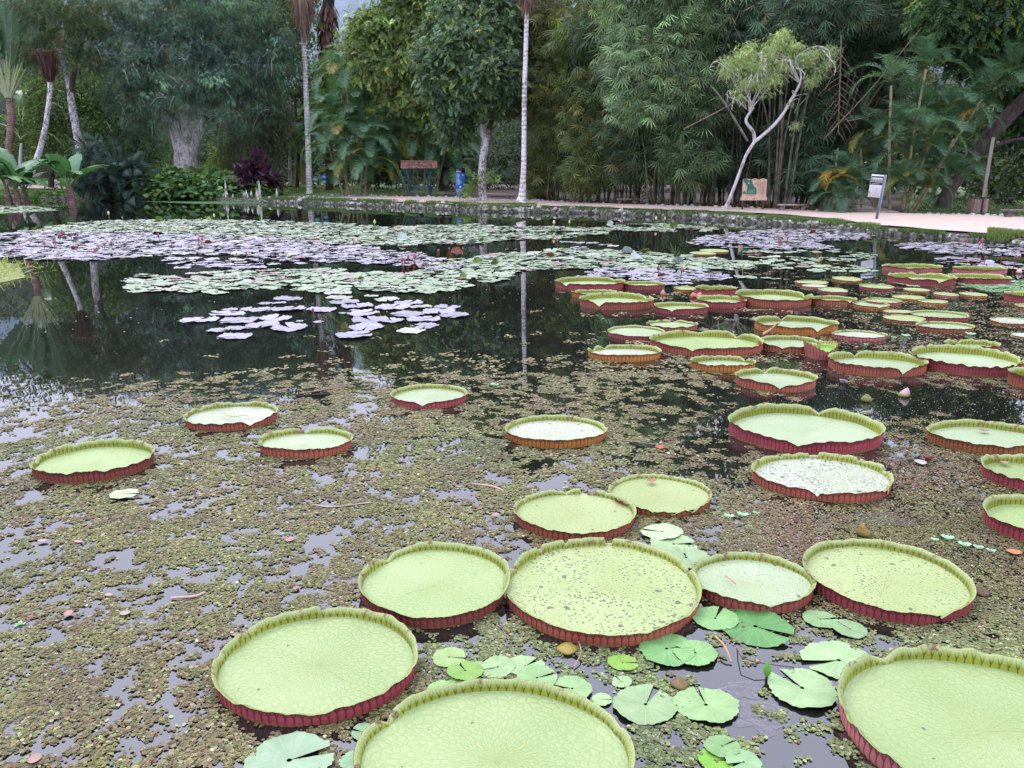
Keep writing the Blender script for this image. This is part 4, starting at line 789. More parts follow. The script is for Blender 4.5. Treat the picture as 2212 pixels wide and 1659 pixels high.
for px, py, wd, lab in [(1572,1118,34,'mint water lettuce rosette right of the pad with a fallen red leaf, left one'),(1602,1115,36,'mint water lettuce rosette, middle of the three behind the mid-size pad'),(1632,1110,22,'small mint water lettuce rosette, right of its two neighbours'),(1618,1138,16,'tiny mint rosette just in front of the three behind the mid-size pad'),
  (2045,1165,40,'mint water lettuce rosette left of the orange dead leaf, biggest of the row'),(2082,1180,40,'mint water lettuce rosette in the middle of the row by the orange dead leaf'),(2112,1185,32,'mint water lettuce rosette next to the long leaf tip in the row'),(2140,1192,28,'mint water lettuce rosette nearest to the orange dead leaf'),(2018,1168,26,'flat mint rosette at the left end of the row'),
  (1066,833,26,'pale mint rosette floating right of the small pink-rimmed giant pad'),(1366,657,12,'tiny pale mint rosette below the V-notched tall-walled pad'),(1012,840,12,'tiny pale rosette beside the small pink-rimmed giant pad'),(1955,727,26,'pale mint rosette right of the grey-white giant pad'),(1930,730,16,'little pale rosette by the grey-white giant pad'),(2060,718,34,'pale mint rosette patch behind the longest giant pad, left'),(2095,724,30,'pale mint rosette patch behind the longest giant pad, right'),
  (1432,908,16,'pale rosette in the weed right of the pale speckled orange-rimmed pad'),(290,1040,20,'pale mint rosette just below the leftmost giant pad'),(262,1052,16,'second pale rosette under the leftmost giant pad'),(42,1350,30,'pale mint rosette near the left edge in the weed'),(1870,745,14,'pale rosette left of the heart-shaped young pad')]:
    rosette(px, py, wd, lab)
# fallen leaves, reeds, sticks
def dead_leaf(px, py, w_, h_, col, label, curl=.15, z=.012, rz=None, name='fallen_leaf'):
    w_ *= .85; h_ *= .85; col = tuple(np.array(col) * .72)
    p = G(px, py, z); a = w_ / 2 * p[1] / F / cp; b = max(h_ / 2 * (p[1] ** 2 + CAMH ** 2) / (F * CAMH), .15 * a); m = MB(); n = 14
    t = np.linspace(-1, 1, n); wd = (1 - t ** 2) ** .7 * .9 + .02; V = []
    for k in (-1, -.5, 0, .5, 1): V.append(np.stack([t * a, k * wd * b, curl * a * (t ** 2) * .5 + abs(k) * curl * b + .01 * a * np.sin(t * 7)], -1))
    m.add(np.concatenate(V), grid_faces(5, n), col); o = m.build(name, M_PETAL, loc=tuple(p)); o.rotation_euler = (0, 0, rz if rz is not None else random.uniform(-.4, .4)); tag(o, label, 'fallen leaf')
for a in [(626,1166,28,12,(.42,.20,.18),'pink fallen leaf in the weed left of centre'),(148,1325,26,14,(.40,.22,.20),'faded pink leaf in the weed near the left edge'),(270,1325,30,12,(.36,.30,.24),'pale sunken leaf patch in the weed at left'),(2190,1193,40,14,(.48,.20,.08),'orange dead leaf at the right edge of the weed'),
  (1425,967,22,10,(.50,.10,.04),'bright red-orange leaf floating between the middle pads'),(1407,1038,24,10,(.36,.13,.09),'red fallen leaf lying on the collapsed-rim giant pad',.1,.05),(1960,1268,10,6,(.3,.1,.05),'small brown flake on weed'),(1945,945,20,6,(.30,.10,.09),'dull red leaf in weed behind the small pads at right'),
  (2005,995,18,12,(.22,.06,.05),'dark red curled leaf in the weed below the right open water',.5),(1988,1000,30,14,(.42,.40,.36),'whitish limp leaf beside the dark red curled one'),(1655,872,16,4,(.40,.20,.08),'thin brown leaf inside the big magenta-rimmed pad',.2,.05),(2125,930,24,6,(.25,.16,.12),'brown dead leaf on the right edge giant pad by the dark water',.1,.05),
  (2170,1000,22,7,(.40,.22,.14),'brown chip lying on the middle right-edge giant pad',.2,.05),(92,1168,26,8,(.42,.30,.28),'pale pink leaf by the left edge'),(235,1285,26,7,(.42,.28,.22),'beige leaf half sunk in weed'),(1070,1112,22,8,(.42,.24,.20),'pinkish curled leaf left of the bitten-rim pad'),(170,1170,30,6,(.40,.28,.26),'long pale leaf strip in the weed'),
  (1820,828,12,7,(.34,.30,.36),'small grey leaf tip poking from the dark water',.6),(1108,946,10,4,(.30,.28,.24),'grey flake left of the orange-rimmed pad'),(75,1640,40,22,(.38,.22,.18),'pinkish leaf at the bottom left corner'),(640,1270,20,7,(.36,.18,.14),'reddish leaf scrap in the weed at left')]:
    dead_leaf(*a)
def stick(pts, rad, col, label, name='floating_stick', cat='stick'):
    W = [G(a, b, z) for a, b, z in pts]; rad *= .65; m = MB(); addtube(m, spline(W, 8), rad, 6, col); tag(m.build(name, M_STEM), label, cat)
stick([(645,850,.01),(700,842,.02),(750,834,.05)], .012, (.25,.14,.10), 'thin brown stick floating behind the left giant pads')
stick([(1648,722,.02),(1665,712,.08),(1682,697,.2)], .03, (.40,.26,.12), 'broken brown stick leaning on the notched giant pad')
stick([(1290,938,.01),(1330,948,.012),(1420,960,.01)], .004, (.4,.3,.25), 'thin pale reed right of the pale speckled pad')
stick([(1020,1045,.01),(1060,1050,.012),(1088,1060,.01)], .012, (.42,.28,.25), 'pinkish reed lying in the weed at centre')
stick([(675,1090,.01),(720,1095,.012),(800,1085,.01)], .008, (.40,.30,.26), 'pale reed strip in the weed left of centre')
stick([(370,1292,.01),(420,1288,.014),(442,1280,.01)], .012, (.42,.30,.26), 'beige reed strip in the left weed')
stick([(1592,1400,.0),(1610,1425,.05),(1700,1440,.03),(1715,1442,.0)], .004, (.12,.04,.03), 'bare dark lily stem looping over the water', 'dead_stalk', 'stalk')
stick([(1545,1375,.05),(1565,1395,.05),(1580,1430,.01)], .008, (.40,.24,.12), 'brown dry stem lying across the near lily pads', 'dead_stalk', 'stalk')
stick([(1240,1440,.01),(1255,1410,.03),(1250,1385,.02)], .005, (.36,.18,.14), 'pinkish thin stem below the spiny curled leaf', 'dead_stalk', 'stalk')
stick([(1566,1243,.045),(1590,1262,.06)], .004, (.35,.10,.08), 'short reddish twig lying on the mid-size giant pad', 'twig', 'twig')
stick([(480,893,.05),(505,900,.07),(530,897,.05),(545,905,.04)], .006, (.40,.38,.05), 'yellow stringy tangle on the red-rimmed left giant pad', 'root_tangle', 'tangle')
# ================================================================== STONES, GRASS, FURNITURE
def rock_mesh(seed):
    import bmesh
    bm = bmesh.new(); bmesh.ops.create_icosphere(bm, subdivisions=3, radius=1); r = np.random.default_rng(seed); k = r.normal(size=(7, 3)) * 1.6; ph = r.random(7) * 6
    for v in bm.verts:
        c = np.array(v.co); d = 1 + sum(.07 * math.sin(float(k[i] @ c) * (1 + i * .35) + ph[i]) for i in range(7)); v.co = v.co * d; v.co.z *= .8
    me = bpy.data.meshes.new('stone'); bm.to_mesh(me); bm.free(); me.materials.append(M_ROCK)
    return me
RK = [rock_mesh(i) for i in range(6)]
def stone(x, y, z, s, label, group, name='bank_stone', cat='stone'):
    o = bpy.data.objects.new(name, RK[random.randrange(6)]); COL.objects.link(o); o.location = (x, y, z); o.scale = (s * random.uniform(.8, 1.3), s * random.uniform(.8, 1.1), s * random.uniform(.7, 1.1))
    o.rotation_euler = (random.uniform(-.3, .3), random.uniform(-.3, .3), random.uniform(0, 6.28)); tag(o, label, cat, group)
def wl(px): return np.interp(px, [a for a, b in WL], [b for a, b in WL])
def bankpt(px, off=0.0, z=0.0):
    p = G(px, wl(px), 0); az = math.atan2(p[0], p[1]); r = rb(az) + off; return np.array([r * math.sin(az), r * math.cos(az), z])
for x0, x1, n, s0, where in [(560, 780, 16, .30, 'left of the shelter'), (780, 1050, 24, .26, 'below the shelter and blue sign'), (1050, 1290, 30, .30, 'below the two centre trunks'), (1290, 1560, 42, .24, 'in front of the bamboo'), (1560, 1790, 34, .20, 'under the leaning slender tree'), (1800, 2210, 22, .15, 'under the sand at right')]:
    for px in np.linspace(x0, x1, n):
        px += random.uniform(-3, 3); p = bankpt(px, .06); s = s0 * random.uniform(.35, .85); zt = float(ztop(math.atan2(p[0], p[1])))
        stone(p[0], p[1], zt * random.uniform(.35, .72) if px < 1790 else zt * .4, s, f'lichen-spotted grey stone set in the pond bank {where}', f'bank stones {where}')
for px, hh in [(735,20),(650,14)]:
    p = bankpt(px, .1); 
for px, py in [(x, y) for x, y in zip(np.linspace(585, 700, 12), np.linspace(429, 427, 12))] + [(x, y) for x, y in zip(np.linspace(720, 985, 24), np.linspace(424, 428.5, 24))] + [(x, y) for x, y in zip(np.linspace(1140, 1330, 24), np.linspace(433.5, 442.5, 24))] + [(x, y) for x, y in zip(np.linspace(1400, 1640, 16), np.linspace(444, 452, 16))] + [(x, y) for x, y in zip(np.linspace(1690, 1800, 7), np.linspace(455, 459, 7))] + [(x, y) for x, y in zip(np.linspace(2010, 2205, 14), np.linspace(464, 470.5, 14))]:
    p = gh(px + random.uniform(-3, 3), py); where = 'under the palms at left' if px < 1000 else 'before the bamboo' if px < 1850 else 'in front of the litter bin'
    stone(p[0], p[1], p[2] + .03, random.uniform(.08, .17) * (1 if px > 1000 else 1.3), f'small pale edging stone along the path {where}', f'path edging stones {where}', 'edging_stone')
for px in np.linspace(95, 215, 16):
    p = gh(px, 402.2); stone(p[0], p[1], p[2] + .2, .36, 'small edging stone along the far sand strip at left', 'edging stones of the far sand strip', 'edging_stone')
for px in np.linspace(120, 215, 8):
    p = bankpt(px, .4); stone(p[0], p[1], .4, .3, 'whitish stone on the grassy bank behind the water plants', 'whitish stones behind the water plants', 'bank_stone')
# cypress knees: white cones on the bank of the vine mound
mk = MB(); t = np.linspace(0, 1, 7); addtube(mk, np.stack([.06 * np.sin(t * 4), 0 * t, t], -1), .17 * (1 - t) ** .6 + .02, 7, (.45, .42, .40)); KN = mk.mesh('cypress_knee', M_WHITE)
for k in range(44):
    px = random.choice([random.uniform(300, 330), random.uniform(390, 600), random.uniform(430, 570)]); p = bankpt(px, random.uniform(.15, 1.2)); o = bpy.data.objects.new('cypress_knee', KN); COL.objects.link(o)
    h = random.uniform(.5, 1.3) if random.random() < .8 else 1.9; o.location = (p[0], p[1], .1); o.scale = (.8, .8, h); o.rotation_euler = (0, random.uniform(-.1, .1), random.uniform(0, 6)); tag(o, 'whitish pointed root knee standing on the bank in front of the vine mound', 'root knee', 'white root knees by the vine mound')
# grass blades (stuff)
GB = np.array([[-.5, 0, 0], [.5, 0, 0], [.25, .05, .6], [0, .25, 1.0]]); GF = [[0, 1, 2], [0, 2, 3]]
mb = MB(); r = np.random.default_rng(5)
def grass(n, pxr, offr, h, dens_fn=None, col=(.09, .16, .04)):
    px = r.uniform(*pxr, n); azp = np.array([math.atan2(*G(a, wl(a), 0)[:2]) for a in np.linspace(pxr[0], pxr[1], 60)]); az = np.interp(px, np.linspace(pxr[0], pxr[1], 60), azp)
    off = r.uniform(*offr, n); R = rb(az) + off; x, y = R * np.sin(az), R * np.cos(az); ok = vnoise(x, y, .8, 8) > .35; x, y, az, off = x[ok], y[ok], az[ok], off[ok]; m_ = len(x)
    z = np.where(off < .02, ztop(az) * np.clip(.95 + off * .9, .2, 1), H(x, y)); th = r.uniform(0, 6.28, m_); hh = h * r.uniform(.5, 1.3, m_)
    M = np.zeros((m_, 3, 3)); M[:, 0, 0] = np.cos(th) * .03; M[:, 1, 0] = np.sin(th) * .03; M[:, 0, 1] = -np.sin(th) * hh; M[:, 1, 1] = np.cos(th) * hh; M[:, 2, 2] = hh
    scatter(mb, GB * [1, .8, 1], GF, np.stack([x, y, z - .01], -1), M, np.array(col) * r.uniform(.55, 1.4, (m_, 1)))
grass(9000, (560, 1000), (-.35, 1.2), .22); grass(9000, (960, 1160), (-.3, 3.4), .16, col=(.085, .15, .04)); grass(6000, (1160, 1500), (-.30, .55), .12, col=(.085, .14, .04)); grass(13000, (1500, 1900), (-.25, 1.4), .12, col=(.11, .175, .05)); grass(7000, (2130, 2300), (-.5, 1.4), .22, col=(.13, .18, .05)); grass(1800, (1900, 2130), (-.25, -.05), .12)
grass(8000, (0, 560), (-.3, 4), .3, col=(.05, .09, .03)); tag(mb.build('bank_grass', LEAF), 'tufts of short green grass along the far bank', 'grass', kind='stuff')
mb = MB()
def lawn_patch(poly, n, h, col):
    px = r.uniform(min(p[0] for p in poly), max(p[0] for p in poly), n); py = r.uniform(min(p[1] for p in poly), max(p[1] for p in poly), n); ok = inpoly(px, py, poly)
    W = np.array([gh(a, b) for a, b in zip(px[ok], py[ok])]); m_ = len(W); th = r.uniform(0, 6.28, m_); hh = h * r.uniform(.6, 1.3, m_); M = np.zeros((m_, 3, 3)); M[:, 0, 0] = np.cos(th) * .12; M[:, 1, 0] = np.sin(th) * .12; M[:, 0, 1] = -np.sin(th) * hh; M[:, 1, 1] = np.cos(th) * hh; M[:, 2, 2] = hh
    scatter(mb, GB, GF, W, M, np.array(col) * r.uniform(.6, 1.4, (m_, 1)))
lawn_patch([(580,415),(600,399),(740,399),(740,416)], 2600, .16, (.16, .27, .05)); lawn_patch([(790,419),(800,410),(865,410),(870,421)], 600, .12, (.10, .16, .04)); lawn_patch([(1950,466),(1985,442),(2010,425),(2212,425),(2212,468)], 2600, .10, (.07, .12, .035)); lawn_patch([(30,428),(60,411),(215,411),(215,428)], 1500, .25, (.14, .24, .05))
tag(mb.build('lawn_grass', LEAF), 'green lawn between the tree trunks behind the path', 'grass', kind='stuff')
# leaf litter under bamboo
mb = MB(); LV = np.array([[0, 0, 0], [.22, .5, .06], [0, 1, 0], [-.22, .5, .06]]); LF4 = [[0, 1, 2, 3]]
px = r.uniform(1140, 1760, 2600); py = np.interp(px, [1140, 1265, 1500, 1760], [432, 440, 446, 456]) - r.uniform(0, 9, 2600); W = np.array([gh(a, b) for a, b in zip(px, py)]); D = rdir(2600, r) * [1, 1, .3]
bump = .9 * np.exp(-((px - 1385) / 45) ** 2) * np.clip((445 - py) / 8, 0, 1); W[:, 2] += bump * .6 + .05
scatter(mb, LV, LF4, W, frames(D, np.tile([0, 0, 1.], (2600, 1)), r.uniform(.2, .5, 2600)), np.array([.14, .075, .05]) * r.uniform(.5, 1.6, (2600, 1))); tag(mb.build('leaf_litter', LEAF), 'brown fallen bamboo leaves heaped along the foot of the grove', 'leaf litter', kind='stuff')

TEAL, TEALD = (.055, .16, .18), (.03, .09, .10)
# shelter: two post frames, tiled gable roof, bench
base = gh(907, 425.5); Yd = base[1]; s = pxm(Yd) * 1.03; gz = base[2]
root = empty('bench_shelter', tuple(base), 'small teal wooden shelter with a tiled gable roof over a bench', 'shelter', rz=.10)
def X_(px): return (px - 907) * s
m = MB()
for sx_ in (-1, 1):
    mp_ = MB(); x = X_(907 + sx_ * 22)
    for dy in (-.16, .16): box(mp_, (x, dy, 1.25), (.17, .14, 2.5), TEAL)
    mp_.build('post', M_TINT, root)
    mbz = MB()
    for e in (-1, 1):
        bar(mbz, (x, .02 * e, .35), (x + e * .75, .02 * e, 2.35), .09, .06, TEAL); bar(mbz, (x, 0, 1.75), (x + e * .42, 0, 2.38), .09, .06, TEALD)
        bar(mbz, (x, e * .22, .6), (x, e * 1.0, 2.32), .08, .06, TEALD)
    mbz.build('brace', M_TINT, root)
box(m, (0, -.42, 2.47), (2.9, .08, .12), TEAL); box(m, (0, .42, 2.47), (2.9, .08, .12), TEAL)
for x in (-1.45, -.8, 0, .8, 1.45):
    for e in (-1, 1): bar(m, (x, 0, 3.0), (x, e * 1.15, 2.42), .06, .08, TEALD)
m.build('roof_frame', M_TINT, root)
tl = MB(); nxt = 60; xx = np.linspace(-1.62, 1.62, nxt)
for e in (-1, 1):
    for k in range(5):
        t0, t1 = k / 5, (k + 1.12) / 5; y0, y1 = e * 1.22 * t0, e * 1.22 * t1; z0, z1 = 3.10 - .62 * t0 + .0, 3.10 - .62 * t1 + .03
        w_ = .035 * np.abs(np.sin(xx * math.pi / .11 * .5))
        V = np.concatenate([np.stack([xx, 0 * xx + y0, z0 + w_], -1), np.stack([xx, 0 * xx + y1, z1 + w_], -1)]); c = np.array([.22, .115, .085]) * np.tile(np.repeat(np.random.default_rng(k + 3).uniform(.6, 1.35, nxt // 4 + 1), 4)[:nxt], 2)[:, None]
        tl.add(V, grid_faces(2, nxt), c)
addtube(tl, [(-1.62, 0, 3.13), (1.62, 0, 3.13)], .07, 8, (.22, .12, .09)); tl.build('roof_tiles', tint_mat('roof_tile', .9, 9, .6, 1.4, .2), root, smooth=False)
bn = MB(); box(bn, (.25, .25, .86), (1.9, .05, .17), (.09, .18, .22)); box(bn, (0, 0, .46), (2.0, .38, .05), (.16, .26, .28))
for x in (-.75, .75): bar(bn, (x, -.12, 0), (x, .0, .46), .05, .05, TEAL); bar(bn, (x, .2, 0), (x + .0, .25, .9), .05, .05, TEAL)
bn.build('bench', M_TINT, root)
# blue totem
base = gh(995, 427.5); s = pxm(base[1]) * 1.03; Ht = 59 * s; Wd = 19.5 * s
root = empty('information_totem', tuple(base), 'tall blue information totem with black top and rows of white text', 'sign', rz=-.02)
m = MB(); box(m, (0, 0, Ht * .42), (Wd, .14, Ht * .84), (.02, .12, .42)); box(m, (0, -.002, Ht * .04), (Wd + .006, .15, Ht * .08), (.22, .21, .24)); m.build('panel', M_TINT, root)
m = MB(); box(m, (0, 0, Ht * .92), (Wd, .14, Ht * .16), (.008, .008, .015)); m.build('black_header', M_TINT, root)
m = MB()
def ln(x0, x1, y0, y1, c=(.75, .8, .85), D=-.078): box(m, ((x0 + x1) / 2 * Wd - Wd / 2, D, (y0 + y1) / 2 * Ht), ((x1 - x0) * Wd, .008, (y1 - y0) * Ht), c)
ln(.1, .4, .945, .957, (.3, .3, .3)); ln(.1, .64, .885, .905); ln(.1, .58, .858, .872)
for k, L_ in enumerate([.3, .27, .25, .15, .22, .3, .45, .5, .24]):
    y = .80 - k * .0415; ln(.1, .15, y - .014, y + .002); ln(.2, .2 + L_, y - .014, y + .002)
ln(.74, .84, .745, .775); ln(.42, .58, .33, .40)
for k, L_ in enumerate([.7, .68, .66]): ln(.14, .14 + L_, .29 - k * .024, .30 - k * .024, (.35, .5, .8))
for k, L_ in enumerate([.66, .60]): ln(.14, .14 + L_, .215 - k * .024, .225 - k * .024, (.35, .5, .8))
m.build('lettering', M_TINT, root)
# map board
base = gh(1626, 455); s = pxm(base[1]) * 1.04; root = empty('map_board', tuple(base), 'pinkish map board with wavy top and a green garden plan, before the bamboo', 'map board', rz=.03)
Hh = 64 * s
m = MB()
for x in (-21, 21): box(m, (x * s, .06, Hh * .35), (.09, .09, Hh * .7), (.10, .07, .05))
m.build('posts', M_TINT, root)
m = MB(); xs = np.linspace(-24.5, 24.5, 30) * s; topz = Hh * .955 + 1.5 * s * np.cos(np.linspace(-math.pi * 1.5, math.pi * 1.5, 30)) ** 2 * np.sign(1) + .6 * s
z0 = np.full(30, Hh * .38); V = np.concatenate([np.stack([xs, 0 * xs - .03, z0], -1), np.stack([xs, 0 * xs - .03, topz], -1), np.stack([xs, 0 * xs + .03, topz], -1), np.stack([xs, 0 * xs + .03, z0], -1), np.stack([xs, 0 * xs - .03, z0], -1)])
m.add(V, grid_faces(5, 30), (.52, .36, .25)); box(m, (0, -.01, Hh * .37), (53 * s, .10, 6.5 * s), (.54, .37, .27)); m.build('board', M_TINT, root, smooth=False)
m = MB(); pl = [(-23,36.5),(-17,38),(-13.5,33),(-9.5,37),(-6,32),(-2,22),(4,18),(5,6),(-15,6),(-16,13),(-15,21),(-19,28),(-24,33)]; m.add([(x * s, -.045, Hh * .42 + y * s * .96) for x, y in pl], [list(range(len(pl)))], (.03, .13, .09))
pl = [(-24,9),(-20,13),(-17,10),(-17,6),(-22,6)]; m.add([(x * s, -.045, Hh * .42 + y * s) for x, y in pl], [list(range(len(pl)))], (.05, .14, .10)); m.build('green_plan', M_TINT, root, smooth=False)
m = MB()
for k in range(12): box(m, (15 * s, -.043, Hh * .48 + k * 2.4 * s), (10.5 * s, .006, .5 * s), (.38, .24, .17))
for k in range(3): box(m, (4 * s, -.043, Hh * .80 + k * 2.0 * s), (7 * s, .006, .5 * s), (.38, .24, .17))
for k in range(5): box(m, (-6 * s, -.052, Hh * .47 + k * 2.7 * s), (14 * s, .006, .3 * s), (.35, .5, .42))
for k in range(4): box(m, ((-11 + 3.6 * k) * s, -.052, Hh * .56), (.35 * s, .006, 12 * s), (.35, .5, .42))
box(m, (-12.5 * s, -.05, Hh * .42 + 27 * s), (2 * s, .006, 2 * s), (.7, .75, .7)); box(m, (0, -.064, Hh * .37), (4 * s, .006, 1.6 * s), (.2, .1, .08)); box(m, (-1 * s, -.043, Hh * .955), (24 * s, .006, .8 * s), (.38, .24, .17)); m.build('printing', M_TINT, root)
# leaning white information sign
base = gh(1889, 476); s = pxm(base[1]) * 1.03; root = empty('information_sign', tuple(base), 'white information panel with a photo strip on a tilted grey metal post', 'sign'); root.rotation_euler = (0, math.radians(5.0), math.radians(-12))
Hh = 91 * s; m = MB(); box(m, (3.0 * s, 0, Hh / 2), (.11, .07, Hh), (.16, .17, .24)); box(m, (3.0 * s + .064, 0, Hh / 2), (.014, .074, Hh), (.42, .44, .58)); m.build('post', M_TINT, root)
m = MB(); box(m, (-11 * s, -.05, Hh * .745), (23.5 * s, .03, Hh * .495), (.62, .66, .68)); m.build('panel', M_TINT, root)
m = MB(); box(m, (-11 * s, -.068, Hh * .867), (23.2 * s, .006, Hh * .195), (.06, .055, .06)); box(m, (-11 * s, -.072, Hh * .875), (21.5 * s, .006, Hh * .10), (.42, .42, .44))
for k in range(9): box(m, ((-20 + 2.3 * k) * s, -.077, Hh * (.872 + .012 * math.sin(k * 2.3))), (.9 * s, .004, Hh * (.05 + .02 * math.cos(k * 3))), (.09, .09, .10))
m.build('photo_strip', M_TINT, root)
m = MB(); box(m, (-12.5 * s, -.074, Hh * .795), (15 * s, .004, .7 * s), (.6, .6, .6)); 
for k in range(9): box(m, (-7 * s, -.068, Hh * (.735 - .022 * k)), (9 * s, .004, .35 * s), (.45, .48, .50))
for k in range(3): box(m, (-15 * s, -.068, Hh * (.735 - .022 * k)), (7 * s, .004, .35 * s), (.45, .48, .50))
a = np.linspace(-1.57, 1.57, 12); pl = [(-22.6 * s + 2.4 * s * math.cos(t), -.069, Hh * .60 + 2.8 * s * math.sin(t)) for t in a]; m.add(pl, [list(range(12))], (.06, .18, .14)); m.build('printing', M_TINT, root)
# signpost with three oval plates
base = gh(693, 418.5); s = pxm(base[1]) * 1.03; root = empty('direction_signpost', tuple(base), 'wooden post carrying one blue and two green oval plates', 'signpost')
m = MB(); bx = MB(); addtube(m, [(0, 0, 0), (-.01, 0, 38 * s)], .09, 8, (.22, .16, .13)); m.build('post', M_STEM, root)
for px, z, c in ((-9.5, 28.5, (.05, .20, .20)), (8.5, 33, (.01, .16, .45)), (8, 23.5, (.03, .20, .19))):
    m = MB(); a = np.linspace(0, 2 * math.pi, 25)[:-1]; V = np.concatenate([np.stack([px * s + 6 * s * np.cos(a), 0 * a - .06 - e, z * s + 3.6 * s * np.sin(a)], -1) for e in (0, .05)])
    m.add(V, [list(range(24)), list(range(47, 23, -1))], c); m.add(V, [[k, (k + 1) % 24, 24 + (k + 1) % 24, 24 + k] for k in range(24)], c)
    box(m, (px * s, -.118, z * s + .8 * s), (6 * s, .01, .8 * s), (.5, .6, .65)); box(m, (px * s, -.118, z * s - .8 * s), (7 * s, .01, .6 * s), (.4, .5, .55)); m.build('oval_plate', M_TINT, root, smooth=False)
# benches
def bench(pxa, pxb, pyt, pyb, label, col=(.17, .15, .14), legs=2):
    A_ = gh(pxa, pyb); B_ = gh(pxb, pyb); L_ = np.linalg.norm(B_[:2] - A_[:2]); c = (A_ + B_) / 2; h = max(.42, (pyb - pyt) * pxm(c[1])); root = empty('stone_bench', tuple(c), label, 'bench', rz=math.atan2(B_[1] - A_[1], B_[0] - A_[0]))
    m = MB(); box(m, (0, 0, h - .05), (L_, .42, .10), col); m.build('seat', M_ROCK if False else tint_concrete, root)
    for x in (-L_ * .36, L_ * .36): m = MB(); box(m, (x, 0, h / 2 - .05), (.22, .34, h - .1), np.array(col) * .8); m.build('leg', tint_concrete, root)
tint_concrete = tint_mat('weathered_concrete', .9, 6, .5, 1.4, .3)
bench(1332, 1380, 435.5, 442.5, 'low dark stone bench against the bamboo leaf heap'); bench(1680, 1742, 445, 457, 'grey stone bench right of the map board', (.28, .24, .22)); bench(2150, 2188, 431, 441, 'stone bench on the lawn behind the litter bin', (.14, .12, .11)); bench(2163, 2260, 461, 471.5, 'stone bench by the path at the right edge', (.17, .14, .13))
A_ = gh(1078, 430); m = MB(); addtube(m, [(-1.1, 0, .35), (1.2, .2, .28)], [.16, .12], 8, (.33, .26, .22)); box(m, (-.7, 0, .1), (.2, .25, .3), (.2, .16, .13)); box(m, (.8, .1, .1), (.2, .25, .3), (.2, .16, .13)); tag(m.build('log_bench', M_STEM, loc=tuple(A_)), 'pale log seat lying behind the dark tree trunk', 'log')
# litter bin and post
base = gh(2109, 460); s = pxm(base[1]); root = empty('litter_bin', tuple(base), 'round slatted wooden litter bin with a flat lid at the right', 'litter bin'); m = MB(); n = 22; R_ = 19 * s
for k in range(n):
    a = k / n * 2 * math.pi; Rm = np.array([[math.cos(a), -math.sin(a), 0], [math.sin(a), math.cos(a), 0], [0, 0, 1]]); box(m, (R_ * math.cos(a), R_ * math.sin(a), 15.5 * s), (.04, 2 * math.pi * R_ / n * .9, 28 * s * random.uniform(.96, 1.03)), np.array([.30, .19, .16]) * random.uniform(.7, 1.25), R=Rm)
m.build('wooden_slats', M_STEM, root, smooth=False); m = MB(); addtube(m, [(0, 0, .05), (0, 0, 27 * s)], R_ * .9, 24, (.02, .02, .02)); m.build('inner_drum', M_TINT, root)
m = MB(); addtube(m, [(0, 0, 33 * s), (0, 0, 34 * s), (0, 0, 35 * s)], [R_ * 1.05, R_ * 1.0, R_ * .6], 24, (.03, .03, .035))
for k in range(4): addtube(m, [(R_ * .7 * math.cos(k * 1.57 + .6), R_ * .7 * math.sin(k * 1.57 + .6), 26 * s), (R_ * .7 * math.cos(k * 1.57 + .6), R_ * .7 * math.sin(k * 1.57 + .6), 33.5 * s)], .02, 6, (.03, .03, .03))
m.build('lid', M_TINT, root)
p = gh(2112, 463); m = MB(); addtube(m, [(0, 0, 0), (0, 0, .9)], .06, 8, (.03, .03, .03)); addtube(m, [(0, 0, .9), (.08, 0, 3.9)], .085, 8, (.24, .20, .17)); tag(m.build('wooden_post', M_STEM, loc=(p[0], p[1] - .3, p[2])), 'tall thin post with dark foot right in front of the litter bin', 'post')
for px, py, h, c, lab in [(1138, 438, .8, (.1, .12, .11), 'thin metal label stake beside the ringed tall trunk'), (1425, 443, .55, (.4, .4, .42), 'small plant label on a stake by the bamboo'), (682, 417, .6, (.03, .03, .03), 'small black plant label beside the skirted fan palm')]:
    p = gh(px, py); root = empty('plant_label', tuple(p), lab, 'plant label'); m = MB(); addtube(m, [(0, 0, 0), (0, 0, h)], .02, 6, c); m.build('stake', M_STEM, root); m = MB(); box(m, (-.05, -.02, h), (.30, .03, .18), c); m.build('plate', M_TINT, root)

# ================================================================== VEGETATION
# templates (length 1 along +y, normal +z)
LEAF1 = (np.array([[0, 0, 0], [.24, .45, .05], [0, 1, -.08], [-.24, .45, .05]]), [[0, 1, 2], [0, 2, 3]])
def multi(parts):
    V, Fc, n = [], [], 0
    for v, f in parts: V.append(v); Fc.append(np.asarray(f) + n); n += len(v)
    return np.concatenate(V), np.concatenate(Fc)
def place(v, org, d, up, s):
    return v @ frames(np.array([d]), np.array([up]), np.array([s]))[0].T + np.array(org)
def sprig(k=7, L=.5, wd=1.0, droop=.25):
    out = []
    for i in range(k):
        t = i / (k - 1); sg = 1 if i % 2 else -1; d = (sg * (1 - t * .8), .5 + t * .6, -.15 - droop * t); out.append((place(LEAF1[0] * [wd, 1, 1], (0, t * .75, -droop * t * t), d, (0, 0, 1), L), LEAF1[1]))
    return multi(out)
SPRIG = sprig(); NEEDLE = (np.array([[0, 0, 0], [.05, .5, 0], [0, 1, 0], [-.05, .5, 0]]), [[0, 1, 2], [0, 2, 3]])
def fan(k, spread, L, wd, droop):
    out = []; r = np.random.default_rng(k)
    for i in range(k):
        a = (i / (k - 1) - .5) * spread; d = (math.sin(a), math.cos(a), -droop * (abs(a) + .2)); out.append((place(NEEDLE[0] * [wd, 1, 1], (0, 0, 0), d, (0, 0.1, 1), L * r.uniform(.75, 1)), NEEDLE[1]))
    return multi(out)
BAMB = fan(6, 2.3, 1.0, .72, .4)
